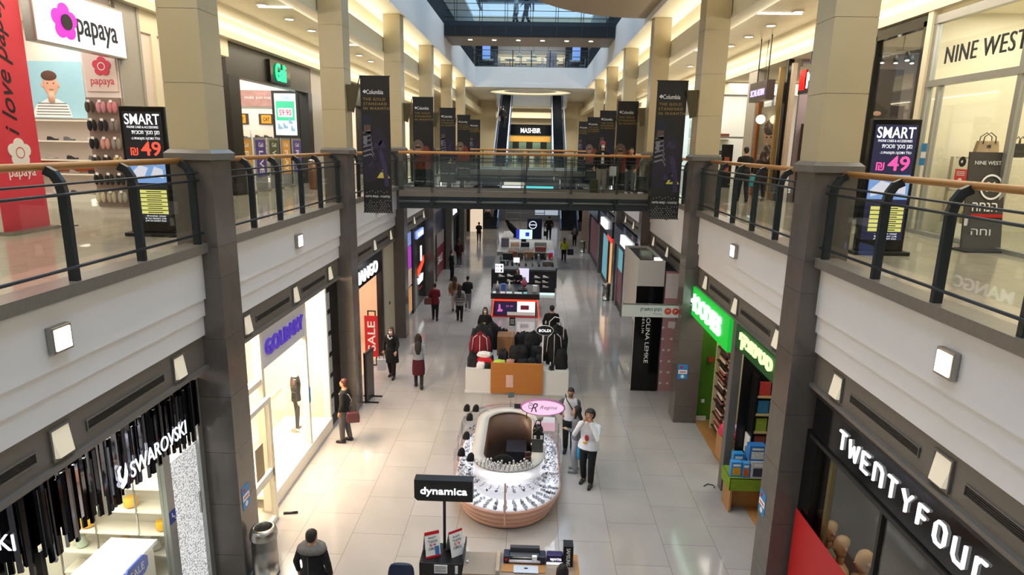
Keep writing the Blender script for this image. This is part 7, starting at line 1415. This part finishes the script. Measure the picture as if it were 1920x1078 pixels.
    fc = Vector(Hd((0, .095, 1.57))); cen = Vector(Hd((0, 0, 1.57))); fd = (fc-cen).normalized()
    for q in me.vertices:
        r_ = Vector(q.co)-cen; fwd_ = r_.dot(fd); up_ = r_.z/k
        if fwd_ > .03*k and up_ < .075 and not (hair in ('long', 'verylong') and abs(r_.cross(fd).z) > .058*k): q.co = Vector(q.co)-fd*(fwd_-.02*k)
    child(me, 'hair', t)
    if mask:
        m = MB(); v, f = hell((0, .07, 1.545), (.058, .05, .046)); m.add(v, f, True); child(m.mesh('face_mask', mat('mask_white', '#e9edf0', .7)), 'face_mask', t)
    # clothes
    TM = mat('cloth_'+top.strip('#'), top, .9, var=.12, scale=15); g = .016
    rs = [(z, rx+g, ry+g, cy) for z, rx, ry, cy in TOR if z > max(hem+.04, .8) and z < 1.42]
    rs = [(hem, .165+g+flare, .115+g+flare*.8, 0), (hem+.03, .165+g+flare, .117+g+flare*.8, 0)]+([(.95, .168+g+flare*.5, .12+g+flare*.4, 0)] if hem < .86 else [])+[q for q in rs if q[0] > max(hem+.05, .97 if hem < .86 else 0)]+[(1.44, .075, .075, 0)]
    def lowS(p): return B(p) if p[2] > .88 or not sit else S(p)
    tm = MB().loft(rings(rs)); 
    if sleeve: child(remeshed(tm, 'top', TM, vox, 4), 'top', t); tm2 = MB()
    else: tm2 = tm
    for P in slv:
        d = (Vector(P[2])-Vector(P[1])).normalized(); tm2.ell(P[0], (.062*k, .064*k, .058*k), 10, 6); tm2.tube([P[0], P[1], Vector(P[2])-d*.01], [.066*k, .055*k, .042*k], 12)
    if sleeve: child(remeshed(tm2, 'sleeves', mat('cloth_'+sleeve.strip('#'), sleeve, .9, var=.12, scale=15), vox, 4), 'sleeves', t)
    else: child(remeshed(tm2, 'top', TM, vox, 4), 'top', t)
    BMt = mat('cloth_'+bottom.strip('#'), bottom, .9, var=.12, scale=15); pm = MB()
    if kind == 'skirt':
        pm.loft([[S((rx*math.cos(2*math.pi*i/18), ry*math.sin(2*math.pi*i/18), z)) for i in range(18)] for z, rx, ry in ((.44, .19, .15), (.6, .195, .15), (.8, .185, .14), (.97, .16, .12))]); child(remeshed(pm, 'skirt', BMt, vox, 3), 'skirt', t); pm = MB(); TG = mat('tights_black', '#19171a', .7)
        for s_, P, fy in legs: pm.tube([S(p) for p in P], [.093*k, .066*k, .048*k], 12)
        child(remeshed(pm, 'tights', TG, vox, 3), 'tights', t)
    else:
        pm.loft([[S((rx*math.cos(2*math.pi*i/16), ry*math.sin(2*math.pi*i/16), z)) for i in range(16)] for z, rx, ry in ((.77, .15, .11), (.86, .172, .125), (.94, .172, .124), (1.0, .155, .112))])
        for s_, P, fy in legs:
            Q = [S(p) for p in P]; e_ = Vector(Q[-1]); e_.z = .115*k; Q[-1] = e_; pm.tube(Q, [q*k for q in ([.1, .076, .062] if not sit else [.1, .088, .075, .06])], 12)
        child(remeshed(pm, 'trousers', BMt, vox, 3), 'trousers', t)
    for s_, P, fy in legs:
        ft = P[-1]; m = MB().tube([S((ft[0], ft[1]-.075, .045)), S((ft[0], ft[1]-.03, .05)), S((ft[0]+s_*.01, ft[1]+.07, .045)), S((ft[0]+s_*.017, ft[1]+.165, .03))], [.035*k, .048*k, .046*k, .03*k], 10).tube([S((ft[0], ft[1]-.02, .05)), S((ft[0], ft[1], .13))], [.05*k, .052*k], 10)
        mm = m.v; m.v = [(a, b, max(c, .0)) for a, b, c in mm]; child(m.mesh('shoe', mat('shoe_'+shoes_c.strip('#'), shoes_c, .5)), 'shoe', t)
    return t
def strap(p, pts, c='#17171a', r=.012):
    child(MB().tube(pts, r, 6).mesh('strap', mat('strap_'+c.strip('#'), c, .6)), 'strap', p)
def carry_bag(x, y, z, c, label, w_=.26, h=.3, d=.1, rz=0, paper=False, hl=.2):
    t = thing('shopping_bag' if paper else 'handbag', label, 'bag', (x, y, z)); C_, S_ = math.cos(rz), math.sin(rz)
    def q(a, b, e): return (x+a*C_-b*S_, y+a*S_+b*C_, z+e)
    kk = 1 if paper else .86
    build(MB().loft([[q(sx*w_/2*s_, sy*d/2*s_, e) for sx, sy in ((-1, -1), (1, -1), (1, 1), (-1, 1))] for e, s_ in ((0, .95), (h*.5, 1), (h, kk))], smooth=False), 'body', mat('bag_'+c.strip('#'), c, .5, var=.08), t, bevel=.012)
    build(MB().tube([q(-w_*.25, 0, h*.97), q(-w_*.2, 0, h+hl*.8), q(0, 0, h+hl), q(w_*.2, 0, h+hl*.8), q(w_*.25, 0, h*.97)], .008, 6), 'handle', mat('bag_handle', '#2a2523', .5), t); return t
G0 = 0.0
p = person('masked person in a long black coat walking beside the red SALE banner', -4.03, 17.57, 0, 172, 1.56, ('swingf', 'down'), .12, top='#141416', hem=.52, flare=.05, bottom='#1a1a1d', hair='long', hairc='#4a3428', mask=True)
child(MB().tube([(-.06, .11, 1.28), (0, .12, 1.22), (.06, .11, 1.28), (.07, .06, 1.33)], .025, 7).mesh('scarf', mat('cloth_cream', '#d9d0c2', .9)), 'scarf', p)
carry_bag(-4.3, 17.4, .28, '#c9c9cc', 'pale shopping bag carried by the masked person in a black coat', .26, .34, .1, .2, True)
p = person('long-haired person in grey sweater and maroon skirt walking away', -3.1, 16.8, 0, 6, 1.60, ('bent', 'bent'), .14, top='#8b8e97', hem=.92, bottom='#4a0f1c', kind='skirt', hair='verylong', hairc='#16120f')
p = person('person in black jacket and grey trousers looking into the shop window', -4.18, 13.37, 0, 82, 1.55, ('down', 'down'), .06, top='#17171a', bottom='#4b4a4c', hair='short', hairc='#4a1f16', skin='#d08a66', hem=.86)
strap(p, [(-.13, .06, 1.25), (-.05, .115, 1.2), (.1, .1, .95), (.17, .0, .82), (.1, -.12, 1.0), (-.05, -.12, 1.2), (-.13, -.02, 1.27)], '#cfc9c0', .01)
carry_bag(-3.93, 13.12, .62, '#4a2227', 'dark maroon shoulder bag of the person at the shop window', .3, .24, .12, R(15))
p = person('person in white hooded sweatshirt covering the face with both hands', 1.28, 11.84, 0, 155, 1.66, ('face', 'face'), .07, top='#e3e4ea', hem=.84, flare=.035, bottom='#111113', hair='hood', hairc='#17151a', skin='#b98a70', width=1.12, turn=0)
pm_ = MB().ell((0, .146, 1.1), (.045, .012, .07), 10, 6, None); child(pm_.mesh('chest_print', mat('print_red_patch', '#b3202a', .6)), 'chest_print', p)
child(MB().ell((.03, .148, .99), (.05, .012, .03), 10, 6).mesh('chest_print_lower', mat('print_yellow_patch', '#e0b52c', .6)), 'chest_print_lower', p)
p = person('long-haired person in grey top and pale trousers at the jewellery kiosk', 1.07, 12.36, 0, 80, 1.5, ('bent', 'down'), 0, top='#6f7178', bottom='#9b9b9c', hair='verylong', hairc='#141113', shoes_c='#8d8d8f')
p = person('bearded person in white top with grey sleeves, hand on hip', .98, 13.2, 0, 172, 1.58, ('bent', 'hip'), .03, top='#d9d8da', sleeve='#55555c', bottom='#1b1b1e', hairc='#1c1512', skin='#a87b60', nod=.35)
strap(p, [(.13, -.03, 1.4), (.08, .12, 1.32), (-.05, .135, 1.12), (-.17, .09, .95), (-.2, .0, .9)]); child(MB().ell((0, .1, 1.425), (.045, .03, .028), 10, 6).mesh('beard', mat('hair_1c1512', '#1c1512')), 'beard', p)
carry_bag(1.2, 12.15, .42, '#1688b4', 'turquoise bag hanging between the two people at the kiosk', .24, .32, .12, R(20), False, .16)
p = person('person in a dark red coat walking away on the left', -3.72, 23.9, 0, 0, 1.5, ('down', 'bent'), .1, top='#6b1420', hem=.74, flare=.02, bottom='#17171a', hair='bun', hairc='#2a1a16', near=False)
carry_bag(-3.98, 23.8, .66, '#6a4034', 'brown bag carried by the person in the dark red coat', .3, .26, .12)
p = person('long-haired person in a black and white checked jacket walking away', -2.74, 23.85, 0, 0, 1.48, ('down', 'down'), .1, top='#8f8c8a', hem=.74, flare=.03, bottom='#121214', hair='verylong', hairc='#2d1c15', near=False)
m = MB()
for i in range(5): m.lathe([(.205, .75+.12*i), (.2, .78+.12*i)], (0, 0, 0), 20, False, .74)
child(MB().add([(a*.88, b*.88, c*.88) for a, b, c in m.v], m.f).mesh('check_bands', mat('check_black', '#262426', .9)), 'check_bands', p)
p = person('long-haired person in a tan coat and pale trousers walking away', -3.1, 25.2, 0, 0, 1.52, ('down', 'down'), .1, top='#8a6a48', hem=.78, bottom='#c9bda8', hair='verylong', hairc='#3a2418', near=False)
p = person('person in a black jacket and light jeans walking away', -2.58, 25.4, 0, 0, 1.5, ('down', 'bent'), .1, top='#161618', hem=.86, bottom='#75787f', hair='bun', hairc='#17110f', shoes_c='#d8d8d6', near=False)
p = person('person in black standing by the red poster under the footbridge', -4.0, 31.3, 0, -60, 1.58, top='#131315', bottom='#141417', near=False, hem=.8)
p = person('person in a dark wine coat by the far dark doorway', -4.05, 35.0, 0, -20, 1.62, top='#3a1518', bottom='#5a4a4e', near=False, hair='long', hairc='#4a3a30', hem=.7, shoes_c='#b9b4b0')
p = person('person in a yellow jacket walking away on the right', 2.0, 37.6, 0, 0, 1.45, ('swingf', 'down'), .12, top='#b5b52a', hem=.84, bottom='#1a1214', hair='long', hairc='#5a4228', near=False)
carry_bag(2.38, 37.5, .42, '#121214', 'large black bag carried by the person in yellow', .38, .36, .16)
p = person('person with a grey backpack walking away on the far right', 3.04, 43.8, 0, 0, 1.42, ('down', 'down'), .1, top='#5b534c', bottom='#1d1a1c', near=False); child(MB().ell((0, -.17, 1.03), (.14, .1, .2), 12, 8).mesh('backpack', mat('backpack_grey', '#6e6a66', .8)), 'backpack', p)
carry_bag(2.72, 43.7, .45, '#c9c9c5', 'white bag carried by the person with the grey backpack', .26, .34, .1, 0, True)
p = person('person in dark olive clothes standing at the far left', -3.75, 44.7, 0, 0, 1.4, ('bent', 'bent'), 0, top='#2c2a1e', bottom='#2a2822', near=False, width=1.15, hem=.7)
p = person('masked person in a black patterned jacket behind the white clothes kiosk', -1.47, 20.3, 0, 180, 1.52, ('down', 'down'), 0, top='#1a1a1c', bottom='#16161a', hair='long', hairc='#3a2a22', mask=True, near=False, hem=.7, flare=.02)
child(MB().ell((.02, .13, 1.0), (.05, .012, .035), 10, 5).mesh('chest_print', mat('print_olive_gold', '#a99a3a', .6)), 'chest_print', p)
p = person('person all in black with dark hair seen from behind near the kiosks', .76, 20.45, 0, 0, 1.6, ('down', 'bent'), 0, top='#131315', bottom='#141416', hairc='#1a1512', near=False, width=1.15, hem=.7); carry_bag(1.02, 20.4, .55, '#4a4a4e', 'grey shoulder bag of the person all in black', .2, .3, .1)
p = person('attendant in black standing inside the red framed kiosk', -.55, 27.2, 0, 170, 1.5, ('bent', 'bent'), 0, top='#17161c', bottom='#17161c', hair='long', hairc='#4a3a30', near=False); p2 = p
t = thing('backpack', 'pink backpack standing on the red framed kiosk counter', 'bag', (-.3, 25.9, .942)); build(MB().ell((-.25, 26.0, 1.12), (.13, .1, .178), 12, 8), 'body', mat('bag_pink', '#b9607a', .7), t); build(MB().tube([(-.3, 25.92, 1.26), (-.25, 25.9, 1.34), (-.2, 25.92, 1.26)], .012, 5), 'handle', mat('bag_handle', '#2a2523'), t)
p = person('person in black coat with a grey fur collar at the bottom left', -2.98, 7.75, 0, -8, 1.5, ('down', 'down'), 0, top='#121214', hem=.55, flare=.03, bottom='#151517', hair='short', hairc='#1e1412', width=1.12)
m = MB(); N = 18; rr = random.Random(4)
m.loft([[((.02+r*math.cos(2*math.pi*i/N))*.88-.02, (.0+r*.72*math.sin(2*math.pi*i/N))*.88, (z+rr.uniform(-.012, .012))*.88) for i in range(N)] for r, z in ((.10, 1.46), (.17, 1.47), (.235, 1.42), (.25, 1.37), (.21, 1.34), (.12, 1.40))])
m2 = m.mesh('fur_collar', mat('grey_fur', '#6e6a66', .95, var=.5, scale=45, bump=1)); child(m2, 'fur_collar', p); child(MB().tube([(0, -.142, 1.17), (0, -.15, .9), (0, -.155, .6)], .007, 5).mesh('back_seam', mat('seam_grey', '#4e4a48', .8)), 'back_seam', p)
p = person('dark-haired person bending at the end of the foreground counter', .52, 7.36, 0, -10, 1.33, ('lap', 'lap'), 0, top='#1a1718', bottom='#17171a', hair='long', hairc='#17120f', lean=.15)
p = person('person in pink headwear and black jacket standing on the near footbridge', 2.25, 20.98, 5.27, 178, 1.70, ('down', 'down'), .02, top='#151315', hem=.84, bottom='#8a8178', hair='long', hairc='#2a1e1c', mask=True, near=False)
child(MB().prism([(-.05, 1.02), (.05, 1.02), (.035, 1.36), (-.035, 1.36)], (0, .135, 0), XM, ZP, YP, .006).mesh('white_shirt', mat('cloth_white', '#dcdcd8', .9)), 'white_shirt', p); child(MB().ell((0, -.005, 1.66), (.092, .105, .07), 14, 8).mesh('pink_beanie', mat('beanie_pink', '#b04a5e', .9, var=.2)), 'pink_beanie', p)
carry_bag(2.6, 20.85, 5.9, '#d9d9da', 'white plastic bag held by the person in pink headwear', .24, .3, .14)
carry_bag(2.0, 20.95, 5.272, '#3a3c1e', 'black and olive rucksack standing at the feet on the near footbridge', .26, .5, .2)
p = person('person in red-sleeved black jacket and jeans leaning on the near footbridge rail', 3.2, 21.1, 5.27, 172, 1.66, ('rail', 'rail'), .08, lean=.6, top='#17161a', sleeve='#7e3030', bottom='#565b63', hair='short', hairc='#1b1613', shoes_c='#e2e2e2', near=False)
carry_bag(3.55, 20.95, 5.4, '#1b1a1c', 'bulky black bag beside the leaning person on the footbridge', .36, .5, .2)
p = person('person in black clothes walking away on the right gallery', 6.36, 19.44, 5.27, 0, 1.62, ('down', 'down'), .14, top='#131315', bottom='#1b1b1f', hairc='#14110f', hem=.84)
p = person('person in a dark brown coat beside the one in black on the right gallery', 7.08, 20.0, 5.27, 10, 1.52, ('down', 'bent'), .08, top='#2c1c18', hem=.6, flare=.03, bottom='#1d1a1e', hair='long', hairc='#3a2218', shoes_c='#7d7468')
carry_bag(6.72, 19.7, 5.72, '#2fa6ac', 'turquoise paper bag between the two people on the right gallery', .26, .36, .12, 0, True)
p = person('person in pale top riding the left far escalator', -3.7, 52.6, .55, 180, 1.5, top='#b9a7a4', bottom='#2a2426', near=False, hair='long', hairc='#7a5a48')
p = person('person in olive top riding the left far escalator', -3.35, 53.0, .75, 180, 1.5, top='#4a4a38', bottom='#8a8782', near=False)
p = person('person in grey seen from behind on the right far escalator', 2.9, 53.2, .9, 0, 1.5, top='#5c5a5e', bottom='#1d1d20', near=False)
p = person('tall person in black standing by the far white stage', 1.3, 46.6, 0, 0, 1.75, ('down', 'down'), .04, top='#121214', bottom='#141417', near=False, width=1.15, hem=.7); carry_bag(1.05, 46.2, .3, '#111113', 'black bag beside the tall person at the far stage', .3, .36, .16)
p = person('person in pale coat walking on the high footbridge', -1.0, 32.3, 12.38, 90, 1.6, stride=.12, top='#b9c3c6', hem=.6, bottom='#1c2418', near=False, hair='long', hairc='#2a2a2a')
p = person('person in dark clothes striding on the high footbridge', -.5, 32.3, 12.38, 90, 1.66, ('swingf', 'swingb'), .2, top='#1a1f30', bottom='#151c26', near=False)
p = person('dark-clothed person riding the left escalator of the upper gallery', -2.4, 49.6, 8.09, 0, 1.6, top='#1f2024', bottom='#17171a', near=False); carry_bag(-2.68, 49.75, 8.6, '#c5ccd6', 'pale bag of the person on the left upper escalator', .3, .4, .14)
bpy.data.scenes.remove(_ts)
